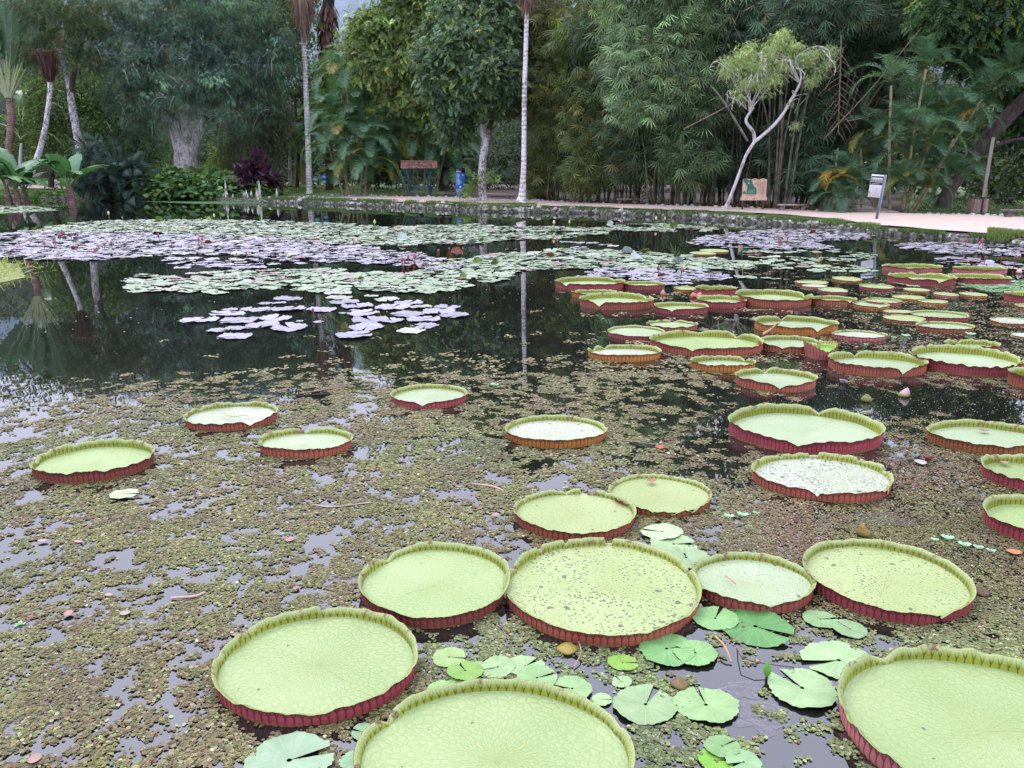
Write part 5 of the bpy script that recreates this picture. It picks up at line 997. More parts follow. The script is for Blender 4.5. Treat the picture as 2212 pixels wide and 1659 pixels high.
def feather():
    out = []
    for i in range(9):
        t = i / 8; sg = 1 if i % 2 else -1; out.append((place(NEEDLE[0] * [1.1, 1, 1], (0, t * .8, -t * t * .25), (sg * .45, .25, -.9), (0, 1, .2), .42 * (1 - .3 * t)), NEEDLE[1]))
    out.append((NEEDLE[0] * [.6, 1, 1], NEEDLE[1])); return multi(out)
FEATH = feather()
def cloud(mb, blobs, n, tpl, size, cols, rr, droop=.0, clump=9, csz=.55, shell=.55, front=.35, up=.35, var=.28, seed=0, mi=0):
    """blobs: (centre, radii); n leaf templates altogether"""
    r = np.random.default_rng(seed); B = np.array([b[0] for b in blobs]); Rr = np.array([b[1] for b in blobs]); wgt = Rr[:, 0] * Rr[:, 2]; wgt = wgt / wgt.sum()
    nc = max(1, n // clump); k = r.choice(len(blobs), nc, p=wgt); d = rdir(nc, r); d[:, 1] -= front; d[:, 2] += .12; d = nrm(d)
    lump = .78 + .44 * vnoise(np.arctan2(d[:, 0], d[:, 1]) * 3 + k * 17, d[:, 2] * 3 + k * 5, .9, seed + 3)
    n3 = vnoise(np.arctan2(d[:, 0], d[:, 1]) * 2.2 + k * 17.3, d[:, 2] * 3.4 + k * 5.1, .62, seed + 3); n4 = vnoise(np.arctan2(d[:, 0], d[:, 1]) * 2.2 + k * 7.7, d[:, 2] * 3.4 + k * 3.1, 1.5, seed + 9)
    q3 = .6 * n3 + .4 * n4; ok = q3 > .36; k, d, q3, lump = k[ok], d[ok], q3[ok], lump[ok]; nc = len(k); lump = .66 + .62 * q3
    C = B[k] + d * Rr[k] * (r.uniform(shell, 1.0, nc) * lump)[:, None]
    br = np.exp(r.normal(0, var, nc)) ; hue = r.random(nc); base = np.array(cols[0])[None] * (1 - hue[:, None]) + np.array(cols[1])[None] * hue[:, None]  # random clump tones; wide spread also stands in for highlights and dark pockets
    if len(cols) > 2:
        sel = r.random(nc) < .07; base = np.where(sel[:, None], np.array(cols[2])[None], base)
    ci = np.repeat(np.arange(nc), clump); m_ = len(ci); Pp = C[ci] + r.normal(0, csz, (m_, 3)) * [1, 1, .7]
    dr = nrm(d[ci] * .7 + rdir(m_, r) * .8 + np.array([0, 0, -droop]) + .0); upv = nrm(np.array([0, 0, up * 2]) + rdir(m_, r) * .8 + d[ci] * .5)
    scatter(mb, tpl[0], tpl[1], Pp, frames(dr, upv, size * r.uniform(.65, 1.25, m_)), base[ci] * (br[ci] * r.uniform(.8, 1.2, m_))[:, None], 0, mi)
def blob(px, py, rx, ry, Y, rd=None, dy=0):
    s = pxm(Y + dy); p = P(px, py, Y + dy); return (p, (rx * s, (rd if rd else rx * .8) * s, ry * s))
def sticks(mb, a, b, n, ln, rad, r, col=(.5, .5, .5), droop=.5):
    for _ in range(n):
        t = r.random(); p0 = a * (1 - t) + b * t; d = rdir(1, r)[0]; pts = [p0, p0 + d * ln * .5 + [0, 0, ln * .05], p0 + d * ln + [0, 0, -ln * droop]]; addtube(mb, spline(pts, 5), np.linspace(rad, rad * .3, 5), 4, col)
def trunk(pts, Y, widths, name='trunk', mat=M_DARK, parent=None, origin=None, sides=12, n=24, depths=None):
    W = [P(a, b, Y + (depths[i] if depths else 0)) for i, (a, b) in enumerate(pts)]; W = np.array(W); s = pxm(Y)
    if origin is not None: W = W - np.array(origin)
    q_ = spline(W, n); rad = np.interp(np.linspace(0, 1, n), np.linspace(0, 1, len(widths)), widths) * s / 2
    m = MB(); addtube(m, q_, rad, sides); return m, q_
def plant(name, px, py, label, cat, group=None, Y=None):
    b = gh(px, py); 
    if Y: b = P(px, py, Y); b[2] = float(H(b[0], b[1]))
    return empty(name, tuple(b), label, cat, group), b
def crown(root, b, blobs, n, tpl, size, cols, mat=LEAF, name='crown', **k):
    m = MB(); cloud(m, [(c - b, r_) for c, r_ in blobs], n, tpl, size, cols, None, **k); return m.build(name, mat, root, smooth=False)

# ---- background wood (stuff) : a deep curtain of foliage, taller on the right
mb = MB(); r = np.random.default_rng(1)
bl = []
for k in range(190):
    az = r.uniform(-.66, .66); z_lo = r.uniform(0, 1) < .35; top = np.interp(az, [-.6, -.25, -.2, -.13, -.05, .05, .25, .6], [34, 33, 13.5, 14, 27, 30, 29, 28])
    R_ = r.uniform(1.42, 1.75) * np.interp(az, [-.5, 0, .3, .6], [80, 60, 58, 50]) + 8; z = r.uniform(1.5, 8) if z_lo else r.uniform(1.5, top); s_ = r.uniform(3.0, 5.0)
    bl.append(((R_ * math.sin(az), R_ * math.cos(az), z), (s_ * 1.2, s_, s_ * .85)))
bl += [blob(2013, 150, 70, 70, 74), blob(1930, 60, 70, 60, 74), blob(30, 190, 60, 60, 105), blob(600, 110, 60, 60, 108)]
cloud(mb, bl, 82000, LEAF1, .62, [(.030, .058, .030), (.075, .105, .050)], None, clump=10, csz=.6, shell=.4, seed=5)
tag(mb.build('background_wood', LEAF, smooth=False), 'dense dark wood filling the view behind the garden trees', 'wood', kind='stuff')
mb = MB(); bl = []
for k in range(60):
    az = -.60 + 1.24 * k / 59; R_ = np.interp(az, [-.5, 0, .3, .6], [118, 100, 86, 62]) + r.uniform(-2, 2); bl.append(((R_ * math.sin(az), R_ * math.cos(az), r.uniform(1.8, 4)), (3.4, 2.5, 2.6)))
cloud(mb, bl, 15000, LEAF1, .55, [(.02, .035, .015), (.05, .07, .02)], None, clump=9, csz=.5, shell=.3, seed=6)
tag(mb.build('understorey_shrubs', LEAF, smooth=False), 'dark low undergrowth beneath the background trees', 'undergrowth', kind='stuff')

# ---- large weeping conifer at left
root, b = plant('weeping_conifer', 404, 404, 'massive feathery blue-green tree with a thick pale multi-stemmed trunk', 'tree', Y=88)
Y = b[1]; m, _ = trunk([(403,404),(402,372),(400,330),(398,300)], Y, [52,48,44,34], origin=b)
for pts, wd, dp in [([(392,330),(381,295),(374,262),(360,200),(340,120)], [28,22,18,14,6], [0,-.3,-.6,-1,-2]), ([(404,320),(404,290),(402,255),(415,190),(420,90)], [24,20,18,14,6], [0,-.8,-.8,0,0]), ([(414,330),(424,292),(434,258),(455,200),(490,110)], [26,22,20,14,6], [0,-.4,-.5,0,0]), ([(434,262),(480,205),(540,165),(600,150)], [16,12,8,4], [0]*4), ([(376,270),(330,225),(280,190),(230,180)], [14,10,7,4], [0]*4)]:
    m2, _ = trunk(pts, Y, wd, origin=b, depths=dp); m.V += m2.V; 
    for L_ in m2.L: m.L.append(L_ + m.n)
    m.C += m2.C; m.T += m2.T; m.A += m2.A; m.U += m2.U; m.I += m2.I; m.n += m2.n
m.build('trunk', M_WHITE, root)
CY1 = [(.042, .085, .070), (.085, .145, .095), (.12, .12, .08)]
bl = [blob(420,110,150,95,Y,100), blob(300,110,95,95,Y,80), blob(300,215,85,60,Y,60,-2), blob(520,150,95,110,Y,80), blob(450,185,100,48,Y,60,-4), blob(300,160,70,60,Y,50,-4), blob(560,240,70,70,Y,60), blob(600,130,60,90,Y,60), blob(430,20,180,80,Y,110), blob(300,285,60,45,Y,40,3), blob(520,300,60,40,Y,45,4), blob(400,215,50,24,Y,40,-4), blob(455,255,45,24,Y,30,-5), blob(340,250,45,28,Y,30,-4)]
crown(root, b, bl, 52000, FEATH, .62, CY1, name='crown', clump=20, csz=.36, shell=.5, front=.7, droop=.9, var=.6, seed=11)
mt = MB(); rr_ = np.random.default_rng(3)
for (c, R_) in bl: sticks(mt, c - b - [R_[0] * .7, R_[1] * .8, 0], c - b + [R_[0] * .7, -R_[1] * .8, 0], 5, 2.0, .02, rr_, (.3, .27, .26))
mt.build('bare_twigs', M_WHITE, root)
crown(root, b, [blob(560,330,60,45,Y,40), blob(500,330,50,35,Y,40,3), blob(590,270,45,50,Y,40)], 4500, FEATH, .7, [(.09, .085, .055), (.07, .10, .05)], name='drooping_skirt', clump=9, csz=.6, shell=.3, droop=1.2, seed=12)
# ---- speckled leaning tree
root, b = plant('lichen_trunk_tree', 188, 409, 'slim leaning tree with white speckled bark left of the big conifer', 'tree', Y=86); Y = b[1]
m, _ = trunk([(188,409),(183,375),(174,330),(163,270),(154,220),(150,190),(140,150),(124,95)], Y, [20,18,17,15,14,12,10,6], origin=b); m2, _ = trunk([(152,200),(160,160),(172,110),(190,60)], Y, [12,9,7,4], origin=b)
m.build('trunk', M_SPECK, root); m2.build('branch', M_DARK, root)
crown(root, b, [blob(130,60,75,65,Y,60), blob(200,80,60,60,Y,50), blob(90,120,45,45,Y,40), blob(190,140,50,35,Y,40), blob(150,10,120,60,Y,70), blob(60,30,50,60,Y,40,3)], 12000, FEATH, .65, [(.05, .085, .045), (.09, .13, .055), (.16, .09, .04)], clump=10, csz=.5, shell=.35, droop=.6, var=.35, seed=13)
# ---- green mass behind left, layered shrubs
for i, (nm, px, py, lab, bl_, n, cols, sz) in enumerate([
 ('leafy_tree', 250, 405, 'mid-green bushy tree filling the gap between speckled trunk and conifer', [(250,250,60,70,6),(230,330,60,50,6),(300,330,60,40,6),(210,210,50,50,8)], 9000, [(.05,.10,.03),(.10,.16,.04)], .5),
 ('leafy_tree', 110, 405, 'yellowish green bushy tree behind the leaning bare palm', [(120,230,60,70,6),(130,320,55,50,5),(60,300,55,60,8),(110,150,60,50,8)], 8000, [(.06,.10,.03),(.11,.15,.03)], .45),
 ('leafy_tree', 640, 405, 'pale green tree glimpsed behind the ringed fan palm', [(610,60,70,70,10),(640,180,60,60,10),(690,230,60,60,10),(590,20,60,40,12)], 9000, [(.10,.15,.05),(.16,.21,.08)], .5),
 ('leafy_tree', 790, 410, 'light green airy tree behind the palm thicket', [(770,160,75,55,8),(820,240,70,50,6),(730,230,50,60,9),(800,110,60,40,10)], 10000, [(.11,.17,.05),(.18,.22,.06)], .5)]):
    Y = 88 if px < 700 else 84; root, b = plant(nm, px, py, lab, 'tree', Y=Y + 6); m, _ = trunk([(px, py), (px + 3, py - 90), (px - 4, py - 200)], Y + 6, [12, 9, 4], origin=b); m.build('trunk', M_DARK, root)
    crown(root, b, [blob(a, c, e, f, Y, None, dy) for a, c, e, f, dy in bl_], n, LEAF1 if i != 3 else SPRIG, sz, cols, clump=9, csz=.6, shell=.45, front=.5, var=.35, seed=20 + i)
# ---- yellow-green big tree upper centre
root, b = plant('yellow_green_tree', 960, 412, 'tall tree with yellow-green leaves above the shelter', 'tree', Y=82); Y = 78
m, _ = trunk([(960,412),(958,330),(950,200),(930,110),(900,50)], 82, [22,18,16,10,5], origin=b); m2, _ = trunk([(950,190),(985,120),(1010,60)], 80, [12,8,4], origin=b); m3, _ = trunk([(948,200),(880,140),(820,110)], 80, [10,7,3], origin=b)
m.build('trunk', M_DARK, root); m2.build('branch', M_DARK, root); m3.build('branch', M_DARK, root)
bl = [blob(870,60,75,60,Y,60), blob(800,90,55,55,Y,50), blob(830,150,70,50,Y,60), blob(940,30,80,60,Y,60), blob(1010,30,80,55,Y,60), blob(900,130,60,50,Y,50), blob(1090,50,50,60,Y,50), blob(940,210,50,45,Y,40), blob(870,215,55,35,Y,40), blob(960,-40,140,60,Y,80)]
crown(root, b, bl, 30000, SPRIG, .52, [(.11, .18, .065), (.21, .27, .085), (.36, .36, .10)], clump=7, csz=.5, shell=.45, front=.5, droop=.35, var=.35, seed=31)
# ---- dark glossy tree at centre
root, b = plant('glossy_leaf_tree', 1042, 434, 'forked pale-trunked tree with dark glossy crown, left of the ringed tall palm', 'tree'); Y = b[1]
m, _ = trunk([(1042,436),(1043,425),(1041,390),(1044,340),(1050,300),(1056,280)], Y, [34,18,17,17,15,13], origin=b); m2, _ = trunk([(1047,310),(1041,280),(1041,250),(1030,200)], Y, [13,10,9,5], origin=b); m3, _ = trunk([(1054,288),(1062,262),(1080,220),(1092,190),(1115,168)], Y, [13,10,9,7,4], origin=b)
m.build('trunk', M_SPECK, root); m2.build('branch', M_WHITE, root); m3.build('branch', M_DARK, root)
bl = [blob(1000,120,60,50,Y,50), blob(1050,90,65,55,Y,55), blob(1000,205,62,48,Y,50), blob(1070,165,58,50,Y,45,-2), blob(960,180,40,50,Y,40), blob(1040,222,55,24,Y,40,-1), blob(980,255,35,35,Y,35), blob(1105,110,40,60,Y,40), blob(1106,215,24,25,Y,25,2), blob(940,130,38,40,Y,40), blob(1150,172,34,16,Y,25), blob(1060,20,80,60,Y,60,2), blob(970,60,50,50,Y,50,3), blob(985,285,30,28,Y,25,1)]
crown(root, b, [(c + [0, 3.0 * (c[0] > P(1085, 100, Y)[0]), 0], r_) for c, r_ in bl], 32000, SPRIG, .44, [(.055, .105, .062), (.11, .175, .075), (.22, .27, .08)], mat=GLOSSLEAF, clump=7, csz=.38, shell=.5, front=.5, droop=.45, var=.35, seed=33)
crown(root, b, [blob(1020,398,14,16,Y,12,-1), blob(1062,380,14,14,Y,12), blob(1008,415,9,9,Y,9,-1)], 240, SPRIG, .35, [(.12, .20, .07), (.20, .28, .10)], name='low_sprout', clump=6, csz=.2, seed=34)
# ---- palms
def frond_mesh(L, droop, nl, ll, vee=.5, wdt=.05, seed=0, curl=1.0, stem=(.10, .12, .03), col=(.07, .13, .04), tipcol=None):
    r = np.random.default_rng(seed); t = np.linspace(0, 1, 14); ang = .95 - droop * t ** curl; dy = np.cos(ang) * L / 13; dz = np.sin(ang) * L / 13
    y = np.concatenate([[0], np.cumsum(dy)[:-1]]); z = np.concatenate([[0], np.cumsum(dz)[:-1]]); C_ = np.stack([0 * y, y, z], -1); m = MB(); V, Q, _ = tube(C_, np.linspace(.028, .006, 14) * L / 3, 4); m.add(V, Q, stem)
    tt = np.repeat(np.linspace(.14, 1, nl), 2); sg = np.tile([-1, 1], nl); P0 = np.stack([np.interp(tt, t, C_[:, i]) for i in range(3)], -1); T_ = nrm(np.gradient(C_, axis=0)); Tg = np.stack([np.interp(tt, t, T_[:, i]) for i in range(3)], -1)
    nrmv = np.cross(np.tile([1, 0, 0], (len(tt), 1)), Tg); D = nrm(np.stack([sg, 0 * sg, 0 * sg], -1) * 1.0 + Tg * .75 + nrmv * vee + r.normal(0, .07, (len(tt), 3)) + np.array([0, 0, -.25]))
    ln_ = ll * np.sin(np.pi * np.clip(tt * .82 + .14, 0, 1)) ** .6 * r.uniform(.85, 1.1, len(tt)); blade = np.array([[-.5, 0, 0], [.5, 0, 0], [.45, .55, .02], [-.45, .55, .02], [0, 1, -.14]])
    M = frames(D, nrmv, ln_); M[:, :, 0] *= (wdt / ln_ )[:, None]; c = np.array(col) * r.uniform(.75, 1.25, (len(tt), 1))
    if tipcol is not None: c = c + (np.array(tipcol) - c) * (np.clip((tt - .5) * 2, 0, 1) * r.uniform(.2, 1, len(tt)))[:, None]
    scatter(m, blade, [[0, 1, 2, 3]], P0, M, c); m2n = m.n - len(P0) * 5; m.add(np.zeros((0, 3)), np.zeros((0, 3), int)) if False else None
    idx_ = (np.arange(len(P0)) * 5)[:, None] + m2n; tri = np.concatenate([idx_ + 3, idx_ + 2, idx_ + 4], 1); m.L.append(tri.ravel()); m.C.append(np.full(len(tri), 3)); m.I.append(np.zeros(len(tri), int))
    V = np.concatenate(m.V); Cc = np.concatenate(m.T); 
    return V, m, Cc
class FR:   # cached frond geometry appended many times
    def __init__(s, **k): s.V, s.m, s.C = frond_mesh(**k)
    def put(s, mb, org, az, tiltx, roll=0, sc=1.0, colmul=1.0):
        ca, sa = math.cos(az), math.sin(az); ct, st_ = math.cos(tiltx), math.sin(tiltx); cr, sr = math.cos(roll), math.sin(roll)
        R_ = np.array([[ca, -sa, 0], [sa, ca, 0], [0, 0, 1]]) @ np.array([[1, 0, 0], [0, ct, -st_], [0, st_, ct]]) @ np.array([[cr, 0, sr], [0, 1, 0], [-sr, 0, cr]])
        V = s.V @ R_.T * sc + np.array(org); mb.V.append(V); mb.T.append(s.C * colmul); mb.A.append(np.zeros(len(V))); mb.U.append(np.zeros((len(V), 2)))
        for a in s.m.L: mb.L.append(a + mb.n)
        mb.C += s.m.C; mb.I += s.m.I; mb.n += len(V)
ARE = [FR(L=3.4, droop=1.9, nl=36, ll=.95, vee=.55, wdt=.055, seed=i, curl=1.2, col=(.07, .135, .085)) for i in range(3)] + [FR(L=3.4, droop=2.1, nl=36, ll=.95, vee=.4, wdt=.055, seed=9, col=(.12, .15, .04), tipcol=(.30, .22, .05))]
YEL = FR(L=2.6, droop=2.3, nl=22, ll=.8, vee=.3, wdt=.08, seed=4, col=(.34, .20, .03), stem=(.3, .2, .05)); ORG = FR(L=2.6, droop=2.5, nl=22, ll=.7, vee=.2, wdt=.08, seed=6, col=(.42, .12, .04), stem=(.35, .15, .05))
def palm_head(mb, org, n, sc, seed, droop0=.1, mul=1.0, fr=None, lo=-.9, hi=.45):
    r = np.random.default_rng(seed)
    for k in range(n):
        az = k * 2.4 + r.uniform(-.3, .3); f = (fr or ARE)[r.integers(len(fr or ARE) - (1 if r.random() < .75 else 0))] if len(fr or ARE) > 1 else (fr or ARE)[0]; el = lo + (hi - lo) * (1 - k / max(n - 1, 1)) ** .8; f.put(mb, org, az, el, r.uniform(-.2, .2), sc * r.uniform(.8, 1.1), mul * r.uniform(.75, 1.25))
def palm_clump(name, px, py, label, heads, stems, Y=None, mul=1.0, yel=(), cat='palm', stemw=5, nf=9, group=None):
    root, b = plant(name, px, py, label, cat, group, Y); Yd = b[1]; r = np.random.default_rng(int(px)); s = pxm(Yd); m = MB()
    for (hx, hy, sc, dy) in heads: palm_head(m, P(hx, hy, Yd + dy) - b, nf, sc * s / pxm(80) * 1.0, int(hx + hy), mul=mul)
    for (hx, hy, sc, dy, kind) in yel: (YEL if kind == 'y' else ORG).put(m, P(hx, hy, Yd + dy) - b, r.uniform(1.5, 4.7), r.uniform(-.7, -.1), 0, sc * s / pxm(80))
    m.build('fronds', PALMLEAF, root, smooth=False)
    for (x0, x1, y1) in stems: mm, _ = trunk([(x0, py), ((x0 + x1) / 2 + r.uniform(-3, 3), (py + y1) / 2), (x1, y1)], Yd, [stemw, stemw * .8, stemw * .7], origin=b, sides=7, n=10, depths=[0, -.2, -.3]); mm.build('stem', M_CANE, root)
    return root, b
M_CANE = bark_mat('cane_stem', (.30, .27, .14), (.13, .12, .06), 5, .45, (1, 1, 1), 14)
rr_ = random.Random(4)
palm_clump('areca_palm', 762, 420, 'dark green areca palm thicket behind the oval-plate signpost', [(735,165,1.3,1),(765,150,1.2,1),(720,240,1.2,0),(790,230,1.2,1),(745,290,1.1,-1),(775,310,1.2,-2),(810,300,1.1,-1),(710,320,1.1,0),(750,345,1.0,-2),(800,350,1.0,-2),(830,320,1.0,0),(770,260,1.1,0),(820,370,.8,-1),(735,375,.8,-2)],
 [(742,706,300),(750,738,200),(762,750,190),(770,765,280),(778,790,320),(790,800,300),(756,722,300)], Y=78, nf=11, mul=1.6)
palm_clump('areca_palm', 905, 424, 'yellowing areca palm thicket right behind the tiled shelter', [(850,260,1.2,1),(885,235,1.2,1),(930,240,1.2,1),(960,270,1.1,1),(835,310,1.1,0),(870,300,1.1,0),(910,300,1.1,0),(950,320,1.1,0),(985,320,1.0,1),(855,350,.9,0),(905,350,.9,1),(960,360,.9,1),(985,370,.9,1)],
 [(890,862,250),(895,880,260),(905,900,240),(915,925,240),(925,945,260),(940,968,300),(880,845,300)], Y=80, mul=1.9, yel=[(865,290,.9,-2,'o'),(845,250,1,-1,'y'),(830,330,.9,-1,'y'),(875,330,.9,-1,'y'),(960,300,.9,-1,'y'),(930,300,.8,-2,'y')], nf=11)
palm_clump('areca_palm', 628, 416, 'small yellow-fronded palm peeping behind the ringed fan palm', [(640,300,1.0,0),(655,345,.9,0)], [(635,640,320)], Y=92, mul=1.6, yel=[(640,260,1.1,-1,'y'),(650,290,1.1,-1,'y')])
# right group
palm_clump('areca_palm', 1960, 458, 'big dark areca palm group behind the white sign, one leaning trunk among many fronds', [(1925,175,1.35,0),(2005,140,1.4,1),(2140,190,1.5,0),(1990,230,1.3,1),(2050,230,1.3,0),(1940,270,1.2,0),(2000,290,1.3,-1),(2060,290,1.3,0),(2090,250,1.3,1),(1970,340,1.4,0),(2030,350,1.4,0),(1900,290,1.4,1),(1960,390,1.1,-1),(1995,400,1.1,-1),(1925,400,1.1,0),(2070,380,1.3,0),(2180,150,1.6,1)],
 [(1922,1925,185),(1965,2120,215),(1955,2030,250),(1950,2000,150),(1975,2060,300)], yel=[(1960,370,1.4,-1,'y'),(1890,300,1.2,0,'y'),(2130,240,1.3,-1,'y')], mul=1.35, nf=9, stemw=7)
palm_clump('areca_palm', 1815, 459, 'low bushy palm with golden fronds left of the white sign', [(1800,400,1.1,0),(1835,395,1.1,0),(1815,425,1.0,-1),(1790,430,.8,0),(1840,430,.8,0),(1820,370,1.1,1)], [(1812,1805,410),(1818,1830,410)], yel=[(1820,375,1.3,0,'y'),(1800,390,1.1,-1,'y'),(1840,385,1.2,-1,'y')], mul=1.1, nf=10, stemw=7)
palm_clump('areca_palm', 1860, 452, 'shadowed palm tuft in the gap behind the low golden palm', [(1860,300,1.5,4),(1820,310,1.5,4),(1780,330,1.4,5),(1880,350,1.3,3)], [(1860,1860,320),(1800,1810,320)], mul=.7, nf=8)  # fronds dimmed by the multiplier, the gap's shade put into their colour
# ---- fan palms with skirts and ringed trunks
FAN = FR(L=1.0, droop=.8, nl=20, ll=1.0, vee=.2, wdt=.07, seed=3, col=(.12, .17, .07))
SK = (np.array([[-.5, 0, 0], [.5, 0, 0], [.35, .6, .05], [-.35, .6, .05], [0, 1, 0]]), [[0, 1, 2, 3]])
def skirt_palm(px, py, pts, wd, label, top, skw, skl, Yd=None):
    root, b = plant('fan_palm', px, py, label, 'palm', Y=Yd); Y = b[1]; m, q_ = trunk(pts, Y, wd, origin=b, sides=16, n=40); m.build('trunk', M_RING, root); c = P(top[0], top[1], Y) - b; s = pxm(Y); r = np.random.default_rng(int(px))
    m = MB(); n = 900; th = r.uniform(0, 6.28, n); t = r.uniform(0, 1, n) ** .8; rad = (.12 + skw * s * .5 * (1 - t)); P0 = c + np.stack([np.cos(th) * rad * .7, np.sin(th) * rad * .7, -t * skl * s * .8], -1); D = np.stack([np.cos(th) * .22, np.sin(th) * .22, -np.ones(n)], -1)
    M = frames(D, np.stack([np.cos(th), np.sin(th), 0 * th], -1), skl * s * r.uniform(.22, .4, n)); M[:, :, 0] *= .06; scatter(m, NEEDLE[0] * [8, 1, 1], NEEDLE[1], P0, M, np.array([.24, .15, .12]) * r.uniform(.5, 1.5, (n, 1))); m.build('dead_frond_skirt', LEAF, root, smooth=False)
    m = MB()
    for k in range(38):
        FAN.put(m, c + [0, 0, .5], r.uniform(0, 6.28), r.uniform(-.6, .7), 0, r.uniform(2.2, 3.0))
    m.build('crown', PALMLEAF, root, smooth=False)
skirt_palm(668, 418, [(668,419),(668,405),(665,300),(661,200),(657,110),(653,50),(652,0),(650,-40)], [16,12.5,11,10.5,9.5,9,11,11], 'tall fan palm with a ringed whitish trunk and brown skirt, left of the signpost', (651,-34), 76, 96, 88)
skirt_palm(1126, 434, [(1125,436),(1128,420),(1131,370),(1132,300),(1133,200),(1136,100),(1138,20),(1139,-40)], [22,15,11,10,9.5,9,9,10], 'tall ringed bare palm trunk at centre, in front of the bamboo', (1139,-78), 84, 90, 56)
# feather palm with brown boots behind
root, b = plant('booted_palm', 712, 414, 'stout palm with shaggy brown leaf bases behind the ringed fan palm', 'palm', Y=96); Y = b[1]; m, _ = trunk([(712,414),(710,300),(708,190),(706,60),(712,-20)], Y, [16,18,22,26,22], origin=b, sides=10); m.build('trunk', M_DARK, root); s = pxm(Y)
m = MB(); r = np.random.default_rng(9); n = 420; th = r.uniform(0, 6.28, n); zt = r.uniform(0, 1, n); c0, c1 = P(708,215,Y) - b, P(708,0,Y) - b; P0 = c0[None] + (c1 - c0)[None] * zt[:, None] + np.stack([np.cos(th), np.sin(th), 0 * th], -1) * 12 * s; D = np.stack([np.cos(th) * .5, np.sin(th) * .5, -np.ones(n)], -1)
M = frames(D, np.stack([np.cos(th), np.sin(th), 0 * th], -1), r.uniform(.8, 1.9, n)); scatter(m, NEEDLE[0] * [2.6, 1, 1], NEEDLE[1], P0, M, np.array([.15, .075, .06]) * r.uniform(.5, 1.7, (n, 1))); ORG.put(m, P(700,95,Y-1) - b, math.pi * .6, -.9, 0, 1.1, .9); ORG.put(m, P(705,100,Y-1) - b, math.pi * 1.5, -1.0, 0, 1.1, .8); m.build('dead_leaf_bases', LEAF, root, smooth=False)
m = MB(); BIGF = FR(L=6.2, droop=1.5, nl=44, ll=1.5, vee=.35, wdt=.09, seed=8, col=(.15, .21, .10), stem=(.2, .22, .08))
for k, (a, t_) in enumerate([(1.1, .3), (1.5, .1), (1.9, -.1), (-1.2, .25), (-1.7, 0), (2.6, .3), (-.5, .4), (.4, .4), (3.1, -.2), (-2.4, -.2), (1.3, -.5)]): BIGF.put(m, P(700,70,Y-1) - b if k < 3 else P(712,0,Y) - b, a, t_, 0, 1.0)
m.build('fronds', PALMLEAF, root, smooth=False)
# ---- banana-type leaves
def paddle(L, W, pet, bend, torn=0, seed=0, col=(.10, .20, .05), mid=(.22, .30, .12), wavy=.04):
    """petiole from the origin along +y/up then a folded blade; returns (V, quads, colours)"""
    r = np.random.default_rng(seed); n = 22; t = np.linspace(0, 1, n); ang = 1.15 - bend * t; c = np.stack([0 * t, np.concatenate([[0], np.cumsum(np.cos(ang[:-1]))]) / n * (L + pet), np.concatenate([[0], np.cumsum(np.sin(ang[:-1]))]) / n * (L + pet)], -1)
    tp = pet / (L + pet); tb = np.linspace(tp, 1, n); cb = np.stack([np.interp(tb, t, c[:, i]) for i in range(3)], -1); u = (tb - tp) / (1 - tp); w_ = W / 2 * np.sin(np.pi * (u * .93 + .05)) ** .55; T_ = nrm(np.gradient(cb, axis=0)); N_ = np.cross([1, 0, 0], T_); m = MB()
    V, Q, _ = tube(np.vstack([c[t < tp], cb[:1], cb[n // 2:n // 2 + 1]]) if (t < tp).sum() > 1 else cb[::4], np.linspace(W * .06, W * .025, (t < tp).sum() + 2) if (t < tp).sum() > 1 else W * .03, 6); m.add(V, Q, mid)
    for sg in (-1, 1):
        rows = []
        for k, f in enumerate((0, .45, 1.0)):
            off = np.array([[sg, 0, 0]]) * (w_ * f)[:, None] + N_ * (w_ * f * .30 - w_ * f * f * .25)[:, None] + (r.normal(0, wavy * W, (n, 3)) * f if f else 0); rows.append(cb + off)
        V = np.stack(rows).reshape(-1, 3); Fq = grid_faces(3, n)
        if torn:
            keep_ = np.ones(len(Fq), bool); seg = np.arange(n - 1)
            for k in seg[3:]:
                if r.random() < torn: keep_[(n - 1) + k] = False
            Fq = Fq[keep_]
        m.add(V, Fq if sg > 0 else Fq[:, ::-1], np.array(col) * np.repeat([1.15, 1.0, .9], n)[:, None])
    return m
def put_mb(dst, src, org, az, tilt=0.0, sc=1.0, mul=1.0):
    ca, sa, ct, st_ = math.cos(az), math.sin(az), math.cos(tilt), math.sin(tilt); R_ = np.array([[ca, -sa, 0], [sa, ca, 0], [0, 0, 1]]) @ np.array([[1, 0, 0], [0, ct, -st_], [0, st_, ct]])
    V = np.concatenate(src.V) @ R_.T * sc + np.array(org); dst.V.append(V); dst.T.append(np.concatenate(src.T) * mul); dst.A.append(np.zeros(len(V))); dst.U.append(np.zeros((len(V), 2)))
    for a in src.L: dst.L.append(a + dst.n)
    dst.C += src.C; dst.I += src.I; dst.n += len(V)
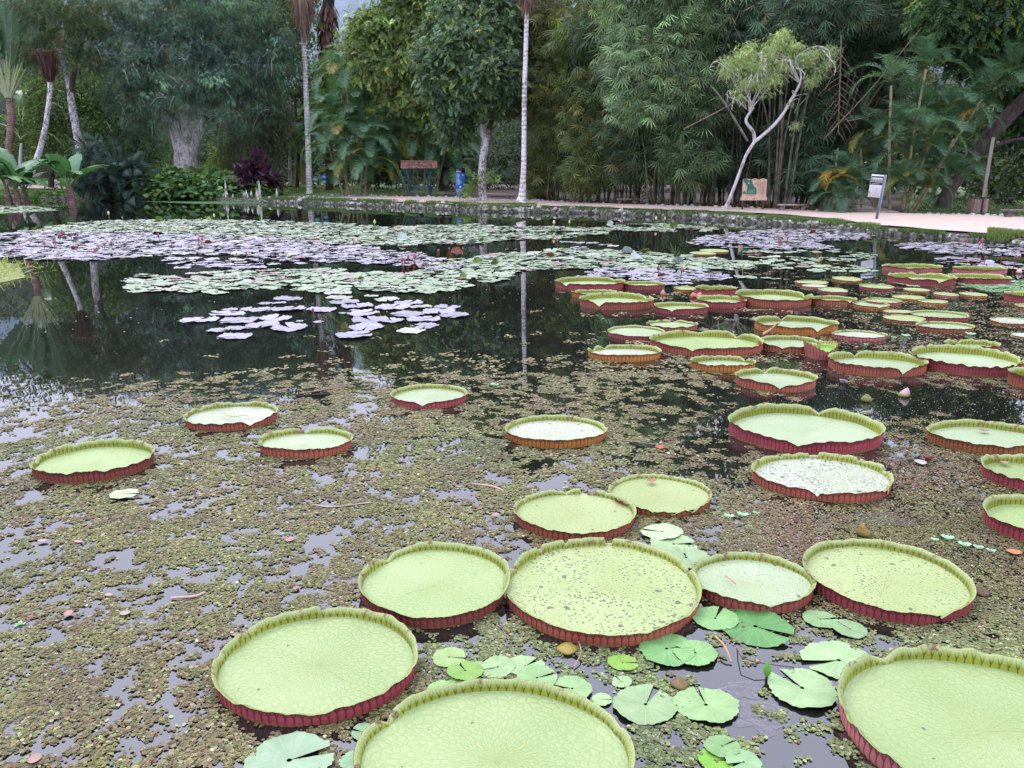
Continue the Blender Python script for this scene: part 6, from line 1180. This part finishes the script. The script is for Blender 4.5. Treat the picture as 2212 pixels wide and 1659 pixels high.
# water bananas standing in the pond
WBL = [paddle(2.7, 1.15, .8, .75 + .25 * i, 0, i, (.06, .155, .07), (.17, .28, .12), .02) for i in range(3)] + [paddle(2.2, .9, .8, 1.9, 0, 7, (.10, .20, .08), (.2, .3, .12), .02)]
for i, (px, py, hpx, wpx, lv, sc, lab) in enumerate([(20,441,55,11,6,1.0,'leaf-crowned water banana standing in the pond, at the left edge'),(39,441,52,14,7,1.1,'stout water banana in the pond between two thinner ones'),(58,440,40,11,6,.85,'short thin water banana in the pond, third from the left edge'),(155,439,55,16,8,1.0,'lone water banana with broad green leaves and a yellow one'),(-14,442,50,12,6,1.0,'water banana mostly outside the left edge')]):
    b = G(px, py, 0); s = pxm(b[1]); root = empty('water_banana', tuple(b), lab, 'water plant', 'water bananas standing in the pond at left'); h = hpx * s * .62
    m = MB(); addtube(m, spline([(0, 0, -.2), (.02, 0, h * .5), (-.05, 0, h)], 8), np.linspace(wpx * s * .55, wpx * s * .36, 8), 10); m.build('stem', M_CORM, root); r = np.random.default_rng(i)
    angs = np.linspace(0, 6.28, lv, endpoint=False) + r.uniform(-.3, .3, lv)
    for k in range(lv):
        m = MB(); put_mb(m, WBL[3 if k % 4 == 3 else k % 3], (-.05, 0, h - .1), angs[k] + 1.57, r.uniform(-.25, .35), sc * 1.22 * r.uniform(.85, 1.1), r.uniform(.8, 1.25) if not (i == 3 and k == 5) else np.array([2.4, 1.5, .6])); m.build('leaf', GLOSSLEAF, root)
# traveller's palm and torn bananas at the far left
root, b = plant('travellers_palm', 18, 405, 'tall fan-shaped traveller palm with white ribs at the left edge', 'palm', Y=86); Y = b[1]; s = pxm(Y)
m, _ = trunk([(18,405),(17,340),(22,290),(24,250),(20,215)], Y, [13,12,14,15,12], origin=b); m.build('trunk', M_CORM, root)
o_ = P(20, 218, Y) - b
for k in range(13):
    a = math.radians(-34 + 68 * k / 12); r = np.random.default_rng(40 + k); n = 26; Lp, Lb, Wb = (72 + r.uniform(-8, 8)) * s, (104 + r.uniform(-10, 12)) * s, 30 * s; m = MB()
    t = np.linspace(0, 1, n); dist = t * (Lp + Lb); aa = a * (1 + .55 * t ** 2); dep = (k % 3 - 1) * .35 * t
    C_ = o_ + np.stack([np.cumsum(np.sin(aa)) / n * (Lp + Lb), -dep - .15 * t, np.cumsum(np.cos(aa)) / n * (Lp + Lb)], -1); tp = Lp / (Lp + Lb); nb = (t < tp).sum()
    V, Q, _ = tube(C_[:nb + 1], np.linspace(3.2, 1.6, nb + 1) * s, 6); m.add(V, Q, (.32, .36, .20)); cb = C_[nb - 1:]; u = np.linspace(0, 1, len(cb)); w_ = Wb / 2 * (np.sin(np.pi * (u * .9 + .06)) ** .5); T_ = nrm(np.gradient(cb, axis=0)); tw = r.uniform(-.5, .5)
    sd = nrm(np.cross(T_, [math.sin(tw), math.cos(tw), 0])); nv = np.cross(sd, T_)
    V, Q, _ = tube(cb, np.linspace(1.5, .4, len(cb)) * s, 4); m.add(V + nv.repeat(4, 0) * .03, Q, (.26, .32, .16))
    for sg in (-1, 1):
        rows = [cb + sd * (sg * w_ * f)[:, None] + nv * (w_ * f * .28)[:, None] + (r.normal(0, .03, (len(cb), 3)) if f else 0) for f in (0, .5, 1.0)]; Fq = grid_faces(3, len(cb)); Fq = Fq[r.random(len(Fq)) > .10 * (Fq[:, 0] > len(cb))]; m.add(np.concatenate(rows), Fq if sg > 0 else Fq[:, ::-1], np.array([.05, .105, .05]) * r.uniform(.8, 1.25))
    m.build('leaf', GLOSSLEAF, root)
root, b = plant('banana_plant', 45, 408, 'banana plant with long torn arching leaves behind the traveller palm', 'banana plant', Y=89); Y = b[1]; m, _ = trunk([(45,408),(44,350),(46,310)], Y, [8,7,5], origin=b); m.build('stem', M_STEM, root)
TB = [paddle(4.6, 1.2, 1.0, 2.0, .45, i, (.11, .19, .08), (.35, .42, .2)) for i in range(3)]
for k, (px, py, az, tl_, sc) in enumerate([(48,262,-1.5,.1,1.0),(50,250,-1.2,.3,1.1),(46,300,-1.5,-.35,.9),(42,250,.2,.4,1),(44,300,1.6,0,.9),(50,225,-1.4,.45,.9),(40,290,2.6,.1,.9)]): m = MB(); put_mb(m, TB[k % 3], P(px, py, Y - .5) - b, az, tl_, sc * 1.0); m.build('leaf', GLOSSLEAF, root)
# bare leaning palm with drooped dead crown
root, b = plant('dying_palm', 72, 364, 'leaning bare palm whose crown has collapsed into a dark brown tuft', 'palm', Y=84); Y = b[1]; m, _ = trunk([(60,400),(72,364),(86,325),(97,280),(104,235),(108,200),(109,178)], Y, [14,13,12,11,10,10,12], origin=b); m.build('trunk', M_SPECK, root); s = pxm(Y)
m = MB(); r = np.random.default_rng(5); n = 240; th = r.uniform(0, 6.28, n); c = P(108,172,Y) - b; D = np.stack([np.cos(th) * .24, np.sin(th) * .2, np.ones(n)], -1) * r.uniform(.6, 1.2, (n, 1)); P0 = c + r.normal(0, 1, (n, 3)) * [2.5 * s, .2, 4 * s] + np.stack([np.cos(th) * 5 * s, np.sin(th) * .25, 0 * th], -1)
M = frames(D, np.stack([np.cos(th), np.sin(th), 0 * th], -1), 62 * s * r.uniform(.5, 1.0, n)); scatter(m, NEEDLE[0] * [1.2, 1, 1], NEEDLE[1], P0, M, np.array([.085, .04, .035]) * r.uniform(.5, 1.5, (n, 1))); m.build('dead_crown', LEAF, root, smooth=False)
m = MB()
for k in range(22): a0 = P(108,112,Y) - b; addtube(m, [a0, a0 + np.array([r.uniform(-45, 20) * s, 0, r.uniform(-3, 5) * s])], .05, 4, (.14, .08, .07))
m.build('dead_midribs', M_STEM, root)
# ---- big-leaved philodendron, vine mound, shrubs
def shrub(name, px, py, label, bl_, n, tpl, size, cols, mat=LEAF, Y=None, cat='shrub', **k):
    root, b = plant(name, px, py, label, cat, Y=Y); Yd = b[1]; m, _ = trunk([(px, py), (px + 2, py - 12), (px, py - 26)], Yd, [5, 4, 2], origin=b, n=6); m.build('stem', M_DARK, root)
    crown(root, b, [blob(a, c, e, f, Yd, None, dy) for a, c, e, f, dy in bl_], n, tpl, size, cols, mat, name='foliage', **k); return root, b
def lobed():
    out = []
    for i in range(11):
        t = i / 10; 
        for sg in (-1, 1): out.append((place(LEAF1[0] * [.36, 1, 1], (0, t * .85, -.1 * t * t), (sg * 1.0, .55, -.12), (0, 0, 1), .5 * math.sin(math.pi * (t * .8 + .15))), LEAF1[1]))
    return multi(out)
LOBE = lobed()
shrub('philodendron', 238, 410, 'large dark glossy philodendron with deeply cut silvery leaves', [(222,350,30,34,0),(250,372,36,30,0),(285,385,26,22,0),(215,390,26,20,0)], 520, LOBE, 2.0, [(.035, .07, .05), (.08, .12, .11)], GLOSSLEAF, 82, clump=3, csz=.5, shell=.5, front=.8, up=.2, droop=.5, var=.3, seed=41)
HEARTL = (np.array([[0, 0, 0], [.42, .15, -.02], [.48, .5, 0], [0, 1, -.1], [-.48, .5, 0], [-.42, .15, -.02], [0, .45, .1]]), [[0, 1, 6], [1, 2, 6], [2, 3, 6], [3, 4, 6], [4, 5, 6], [5, 0, 6]])
root, b = shrub('vine_mound', 400, 424, 'wide green mound of broad-leaved vines below the big conifer', [(400,402,90,26,0),(330,410,60,18,-1),(470,408,70,20,-1),(540,415,60,13,-1),(295,418,40,12,-1),(390,385,50,14,1),(590,420,22,9,-1)], 5200, HEARTL, .55, [(.05, .12, .045), (.11, .20, .05), (.22, .28, .05)], LEAF, 84, clump=5, csz=.4, shell=.75, front=.5, up=.9, droop=.2, var=.3, seed=42)
shrub('spiky_shrub', 480, 400, 'yellow-green spiky shrub left of the purple plant', [(480,340,28,22,3),(478,365,32,22,3)], 1300, NEEDLE, 1.0, [(.10, .17, .04), (.28, .32, .04)], PALMLEAF, 92, clump=10, csz=.25, shell=.5, seed=43)
shrub('feathery_shrub', 475, 410, 'pale fine-leaved shrub in front of the spiky one', [(480,388,34,16,0),(450,395,25,14,0),(510,390,20,14,1)], 2600, LEAF1, .38, [(.10, .15, .09), (.17, .22, .13)], LEAF, 87, clump=8, csz=.3, shell=.5, seed=44)
shrub('purple_plant', 556, 412, 'dark purple broad-leaved cordyline at the end of the mound', [(553,378,28,20,0),(562,352,10,16,0),(535,388,18,14,-1),(580,390,14,14,0),(545,360,10,10,0)], 620, (LEAF1[0] * [1.2, 1, 1], LEAF1[1]), 1.0, [(.045, .018, .042), (.075, .028, .058), (.16, .05, .06)], GLOSSLEAF, 83, clump=7, csz=.25, shell=.5, front=.5, up=.1, seed=45)
shrub('waterside_fern', 198, 425, 'light green ferny plant on the bank right of the lone water banana', [(185,418,18,9,0),(230,422,50,8,0),(290,424,40,7,0),(205,408,12,10,0)], 2200, LEAF1, .40, [(.09, .16, .05), (.18, .28, .08)], LEAF, 83.5, clump=8, csz=.3, shell=.4, seed=46)
shrub('waterside_weeds', 12, 428, 'green weeds on the bank behind the left water bananas', [(-10,420,50,12,0),(60,425,40,5,0)], 1200, LEAF1, .4, [(.08, .13, .05), (.12, .2, .05)], LEAF, 84, clump=8, csz=.3, shell=.4, seed=47)
root, b = plant('floating_grass_clump', 10, 600, 'straggly yellow-green grass clump floating at the left edge', 'water weed', Y=G(0, 600)[1]); b0 = G(8, 596); root.location = tuple(b0); m = MB(); r = np.random.default_rng(2); n = 500; P0 = np.stack([r.normal(-.6, .5, n), r.normal(0, 1.0, n), r.uniform(0, .15, n)], -1); scatter(m, NEEDLE[0] * [1, 1, 1], NEEDLE[1], P0, frames(rdir(n, r) + [0, 0, .5], rdir(n, r), r.uniform(.12, .32, n)), np.array([.30, .34, .11]) * r.uniform(.6, 1.3, (n, 1))); m.build('tuft', LEAF, root, smooth=False)

# ---- bamboo grove
def culm_mesh(seed, L=22, lean=.3, col=None):
    r = np.random.default_rng(seed); n = 16; t = np.linspace(0, 1, n); m = MB(); m_ = np.stack([lean * L * t ** 2.2 * .8, .05 * L * t * r.normal(), L * (t - .18 * abs(lean) * t ** 3)], -1); addtube(m, m_, .075 * (1 - t * .75), 6, col or (.10, .11, .05)); return m.mesh('culm', M_CULM)
M_CULM = bark_mat('bamboo_culm', (.15, .15, .10), (.055, .065, .045), 3, .47, (1, 1, .5), 9)
M_CULB = bark_mat('brown_bamboo_culm', (.15, .095, .065), (.10, .06, .045), 3, .47, (1, 1, .5), 9)
CULMS = [culm_mesh(i, 15 + 2 * (i % 4), l) for i, l in enumerate([-.30, -.15, -.05, .05, .14, .24, .36, -.42])]
for m_ in (CULMS[6], CULMS[4]): m_.materials.clear(); m_.materials.append(M_CULB)
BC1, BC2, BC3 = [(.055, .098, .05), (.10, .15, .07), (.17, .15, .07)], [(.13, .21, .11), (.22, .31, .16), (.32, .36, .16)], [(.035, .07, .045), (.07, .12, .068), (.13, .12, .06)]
BG = [ # base px, py, label, blobs(px,py,rx,ry,dy), n, colours, n culms, spread px
 (1215,433,'brownish-green bamboo clump just right of the tall ringed palm',[(1195,120,75,60,2),(1180,210,60,60,0),(1230,280,60,50,0),(1200,340,55,35,1),(1165,40,60,60,2),(1170,385,40,30,1)],5200,[(.075,.10,.035),(.13,.15,.045),(.18,.13,.05)],9,60),
 (1285,438,'olive bamboo clump with a low leaning spray over the path',[(1280,90,75,70,2),(1290,200,70,60,0),(1285,300,60,45,0),(1270,370,45,30,-1)],5000,[(.06,.095,.03),(.12,.15,.045),(.2,.17,.05)],11,45),
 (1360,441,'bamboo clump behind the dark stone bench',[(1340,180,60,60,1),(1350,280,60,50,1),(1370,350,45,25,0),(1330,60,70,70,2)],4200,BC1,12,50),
 (1425,443,'bamboo clump with the bright light-green hanging plume',[(1425,50,95,70,-2),(1400,140,80,60,-2),(1445,175,75,55,-2),(1395,225,60,35,-2),(1480,90,60,60,-1),(1430,-20,130,60,-2)],11000,BC2,10,50),
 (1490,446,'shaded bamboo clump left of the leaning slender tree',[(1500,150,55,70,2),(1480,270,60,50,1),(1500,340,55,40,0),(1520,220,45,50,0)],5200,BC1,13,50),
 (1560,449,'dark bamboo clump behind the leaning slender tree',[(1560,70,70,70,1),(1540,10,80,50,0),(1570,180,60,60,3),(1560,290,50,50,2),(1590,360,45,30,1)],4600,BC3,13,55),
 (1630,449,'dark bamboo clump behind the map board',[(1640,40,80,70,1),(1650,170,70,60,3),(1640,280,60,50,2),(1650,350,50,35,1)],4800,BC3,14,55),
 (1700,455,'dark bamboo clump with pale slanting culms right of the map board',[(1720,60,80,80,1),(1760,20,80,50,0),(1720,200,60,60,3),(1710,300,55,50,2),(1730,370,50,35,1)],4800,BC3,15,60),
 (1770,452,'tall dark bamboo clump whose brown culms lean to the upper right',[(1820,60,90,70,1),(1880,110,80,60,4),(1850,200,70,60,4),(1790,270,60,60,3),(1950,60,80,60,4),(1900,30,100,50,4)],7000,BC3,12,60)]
for gi, (px, py, lab, bl_, n, cols, nc, sp_) in enumerate(BG):
    root, b = plant('bamboo_clump', px, py, lab, 'bamboo', 'bamboo clumps along the path', Y=gh(px, py)[1] + (3.5 if gi > 4 else 0)); Yd = b[1]; r = np.random.default_rng(60 + gi)
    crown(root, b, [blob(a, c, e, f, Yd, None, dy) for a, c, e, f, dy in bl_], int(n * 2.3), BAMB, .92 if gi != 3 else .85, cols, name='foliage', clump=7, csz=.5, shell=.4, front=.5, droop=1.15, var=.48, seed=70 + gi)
    for k in range(int(nc * 1.35)):
        x = (r.random() - .5) * sp_ * pxm(Yd) * 1.3; y = r.uniform(-.8, 2.5); o = bpy.data.objects.new('culm', CULMS[r.integers(8)] if gi != 8 or k % 2 else CULMS[6]); COL.objects.link(o); o.parent = root; o.location = (x, y, -.1); o.rotation_euler = (r.normal(0, .05), r.normal(0, .06) + (.25 if gi == 8 else 0), r.choice([0, .3, -.3, 2.9])if gi != 8 else r.uniform(-.2, .2)); s_ = r.uniform(.7, 1.25); o.scale = (s_, s_, r.uniform(.8, 1.1))
# tall individual culms seen in front
for px, py, tx, ty, wd, c, lab in [(1595,452,1565,310,5,0,'pale slanting bamboo culm crossing the grove left of the slender tree'),(1740,458,1990,70,6,1,'long brown bamboo culm leaning far to the upper right'),(1500,446,1600,215,6,1,'broken yellowish culm leaning across the grove')]:
    pass
m, _ = trunk([(1477,279),(1530,252),(1587,222)], 44, [2.5,3,2]); tag(m.build('fallen_culm', M_CULB), 'broken tan bamboo pole wedged diagonally across the grove', 'bamboo pole')
m, _ = trunk([(1615,305),(1585,255),(1560,215),(1535,185)], 45.5, [5,5,4,3]); tag(m.build('leaning_culm', M_CULM), 'thick olive bamboo culm leaning left behind the slender tree', 'bamboo pole')
for i, (a, b_) in enumerate([((1780,300),(1990,60)),((1830,262),(1960,215))]):
    m, _ = trunk([a, ((a[0] + b_[0]) / 2, (a[1] + b_[1]) / 2 + 8), b_], 46 + i * .7, [2.5, 2, 1.5]); tag(m.build('leaning_culm', M_CULB), ['brown culm slanting to the upper right above the white sign, lowest and longest','brown slanting culm second from below above the white sign','thin slanting culm ending behind the dark palms','short brown slanting culm near the hanging bare branch','nearly level brown culm running behind the palm heads'][i], 'bamboo pole')
# hanging bare branch
root = empty('hanging_bare_branch', tuple(P(1817, 75, 44)), 'leafless brown branch hanging straight down right of the slender tree', 'branch'); m = MB(); o_ = P(1817, 75, 44); addtube(m, spline([P(a, b_, 44) - o_ for a, b_ in [(1817,75),(1815,150),(1813,220),(1811,265),(1812,292)]], 12), np.linspace(.035, .012, 12), 5, (.20, .12, .09)); m.build('main_branch', M_STEM, root)
r = np.random.default_rng(3); m = MB()
for k in range(26):
    y0 = 110 + k * 7; L_ = 52 * (1 - abs(k - 10) / 22) * r.uniform(.6, 1.1); sg = 1 if k % 2 else -1; addtube(m, spline([P(1815 - k * .15, y0, 44) - o_, P(1815 + sg * L_ * .5, y0 + 16 * r.uniform(.6, 1.2), 44 + r.uniform(-.6, .6)) - o_, P(1815 + sg * L_, y0 + 42 * r.uniform(.5, 1.1), 44 + r.uniform(-1, 1)) - o_], 6), np.linspace(.011, .005, 6), 4, (.22, .14, .11))
m.build('side_twigs', M_STEM, root)
# ---- slender leaning tree
root, b = plant('slender_leaning_tree', 1566, 452, 'slender leaning tree with bright light-green airy foliage on pale forked stems', 'tree'); Y = b[1] - .6; root.location = (b[0], Y, b[2]); b = np.array([b[0], Y, b[2]])
m, _ = trunk([(1562,457),(1572,440),(1584,410),(1598,372),(1612,335),(1630,306)], Y, [13,8,7,6.5,6.5,7], origin=b); m.build('trunk', M_WHITE, root)
m, _ = trunk([(1630,307),(1627,285),(1612,264),(1615,250),(1628,233)], Y, [7,7,6,5,4], origin=b); m.build('branch', M_WHITE, root)
m, _ = trunk([(1630,306),(1648,292),(1672,270),(1692,245),(1706,220),(1718,200),(1728,180),(1730,160),(1722,140),(1720,125),(1745,106),(1770,100),(1790,108)], Y, [8,7,7,6,6,5,5,4,4,4,3,3,2], origin=b, n=50); m.build('branch', M_WHITE, root)
m = MB(); r = np.random.default_rng(8)
for (x0, y0, x1, y1, k) in [(1628,233,1600,170,7),(1618,240,1650,160,7),(1612,235,1575,215,5),(1728,180,1690,130,5),(1722,150,1750,130,5),(1722,140,1680,120,6),(1706,220,1730,200,3),(1640,200,1650,120,5),(1770,100,1800,130,4),(1600,170,1570,140,5)]:
    for j in range(k):
        e = (x1 + r.normal(0, 16), y1 + r.normal(0, 12)); mid = ((x0 + e[0]) / 2 + r.normal(0, 7), (y0 + e[1]) / 2 - 5); tip = (e[0] + r.normal(0, 8), e[1] + r.uniform(5, 30)); dz = r.normal(0, .8); addtube(m, spline([P(x0, y0, Y) - b, P(*mid, Y + dz * .5) - b, P(*e, Y + dz) - b, P(*tip, Y + dz * 1.3) - b], 9), np.linspace(.04, .012, 9), 5)
m.build('twigs', M_WHITE, root)
bl = [(1575,150,22,24,0),(1600,130,28,22,0),(1620,110,18,18,0),(1640,150,32,26,0),(1665,110,26,26,0),(1690,90,24,22,0),(1700,75,10,10,0),(1715,100,18,20,0),(1615,180,34,18,0),(1660,175,34,18,0),(1690,140,24,22,0),(1735,130,22,20,0),(1760,115,24,14,0),(1795,108,20,12,0),(1785,140,18,20,0),(1760,165,12,20,0),(1745,180,9,14,0),(1717,270,9,12,0),(1713,225,5,5,0),(1600,210,10,14,0),(1582,200,10,8,0),(1565,165,10,12,0),(1625,96,10,8,0),(1768,185,8,6,0),(1650,200,14,10,0)]
crown(root, b, [blob(a, c, e * 1.08, f * 1.05, Y, e * .8, dy) for a, c, e, f, dy in bl + [(1688,66,6,14,0),(1680,85,12,12,0),(1600,108,8,10,0),(1577,130,10,10,0)]], 8500, FEATH, .26, [(.36, .46, .24), (.50, .58, .28), (.50, .50, .24)], name='crown', clump=8, csz=.16, shell=.1, droop=.8, var=.25, seed=88)
# ---- right: dark leaning trunk tree and its crown
root, b = plant('dark_leaning_tree', 2035, 455, 'huge dark rough trunk leaning right beneath a deep green canopy at the right edge', 'tree', Y=52); Y = 52
m, _ = trunk([(2030,455),(2055,405),(2100,340),(2160,270),(2230,200),(2320,120)], Y, [34,26,26,30,30,26], origin=b); m.build('trunk', M_DARK, root); m, _ = trunk([(2100,340),(2150,315),(2212,300),(2260,310)], Y, [10,8,7,5], origin=b); m.build('branch', M_DARK, root)
bl = [(2060,40,70,60,-2),(2140,20,80,60,-3),(2190,90,70,50,-2),(2100,110,60,45,-1),(2200,180,60,35,2),(2230,20,70,70,-2),(2010,60,50,50,2),(2190,250,50,40,4),(2180,-40,160,50,-2)]
crown(root, b, [blob(a, c, e, f, Y, None, dy) for a, c, e, f, dy in bl], 11000, SPRIG, .62, [(.045, .10, .05), (.10, .18, .065), (.25, .30, .06)], mat=GLOSSLEAF, clump=7, csz=.4, shell=.45, front=.5, droop=.5, var=.35, seed=91)
shrub('hedge_shrub', 2175, 428, 'leafy shrub on the lawn behind the benches at right', [(2160,385,40,28,4),(2200,375,40,30,4),(2220,350,40,30,5),(2130,400,22,18,4),(2190,410,40,14,3)], 3400, LEAF1, .45, [(.05, .10, .05), (.13, .20, .08)], LEAF, 62, clump=8, csz=.35, shell=.5, seed=92)
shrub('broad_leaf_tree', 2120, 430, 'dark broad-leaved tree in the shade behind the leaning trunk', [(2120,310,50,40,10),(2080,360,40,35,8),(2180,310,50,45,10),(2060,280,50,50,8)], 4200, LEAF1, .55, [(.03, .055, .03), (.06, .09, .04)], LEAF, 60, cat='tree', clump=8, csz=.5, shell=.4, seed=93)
shrub('dark_understorey_tree', 870, 408, 'very dark shaded tree behind the two palm thickets', [(840,340,60,45,6),(880,290,70,50,8),(800,350,40,40,6),(960,340,60,50,6)], 5000, LEAF1, .6, [(.02, .04, .018), (.04, .06, .025)], LEAF, 88, cat='tree', clump=8, csz=.5, shell=.4, seed=94)  # near-black leaf colour carries the shade of the opening under the canopy
for px, py, w_, lab in [(342,405,10,'thin pale trunk in the shade right of the purple plant') , (655,400,9,'pale double trunk behind the ringed fan palm'), (588,402,7,'slim whitish trunk left of the lawn gap'), (628,400,8,'ivy-clad slim trunk standing on the lawn')]:
    if px == 342: px = 590; continue
    root, b = plant('slim_trunk_tree', px, py, lab, 'tree', Y=98); m, _ = trunk([(px, py), (px - 2, py - 50), (px - 1, py - 120)], b[1], [w_, w_ * .8, w_ * .6], origin=b); m.build('trunk', M_WHITE, root); crown(root, b, [blob(px, py - 120, 30, 22, b[1]), blob(px + 5, py - 75, 30, 16, b[1], None, 4)], 900, LEAF1, .6, [(.04, .07, .03), (.07, .10, .03)], clump=8, csz=.5, shell=.3, seed=int(px))
# overhead canopy: unseen crowns added above the frame to darken the understorey
mb = MB(); r = np.random.default_rng(15); bl = []
for k in range(46):
    az = -.62 + 1.28 * (k + r.random()) / 46
    if -.245 < az < -.14: continue
    rb_ = float(rb(az)); R_ = rb_ + r.uniform(20, 34) if az < .1 else rb_ + r.uniform(14, 26); z = np.interp(az, [-.6, -.1, .1, .3, .6], [24, 22, 19, 18.5, 18]) * r.uniform(.85, 1.15); bl.append(((R_ * math.sin(az), R_ * math.cos(az), z), (6, 6, 2.6)))
cloud(mb, bl, 26000, LEAF1, .75, [(.04, .075, .03), (.09, .13, .04)], None, clump=10, csz=.7, shell=.3, seed=16)
tag(mb.build('added_shade_canopy', LEAF, smooth=False), 'leafy canopy added above the view to shade the garden trees', 'canopy', kind='stuff')
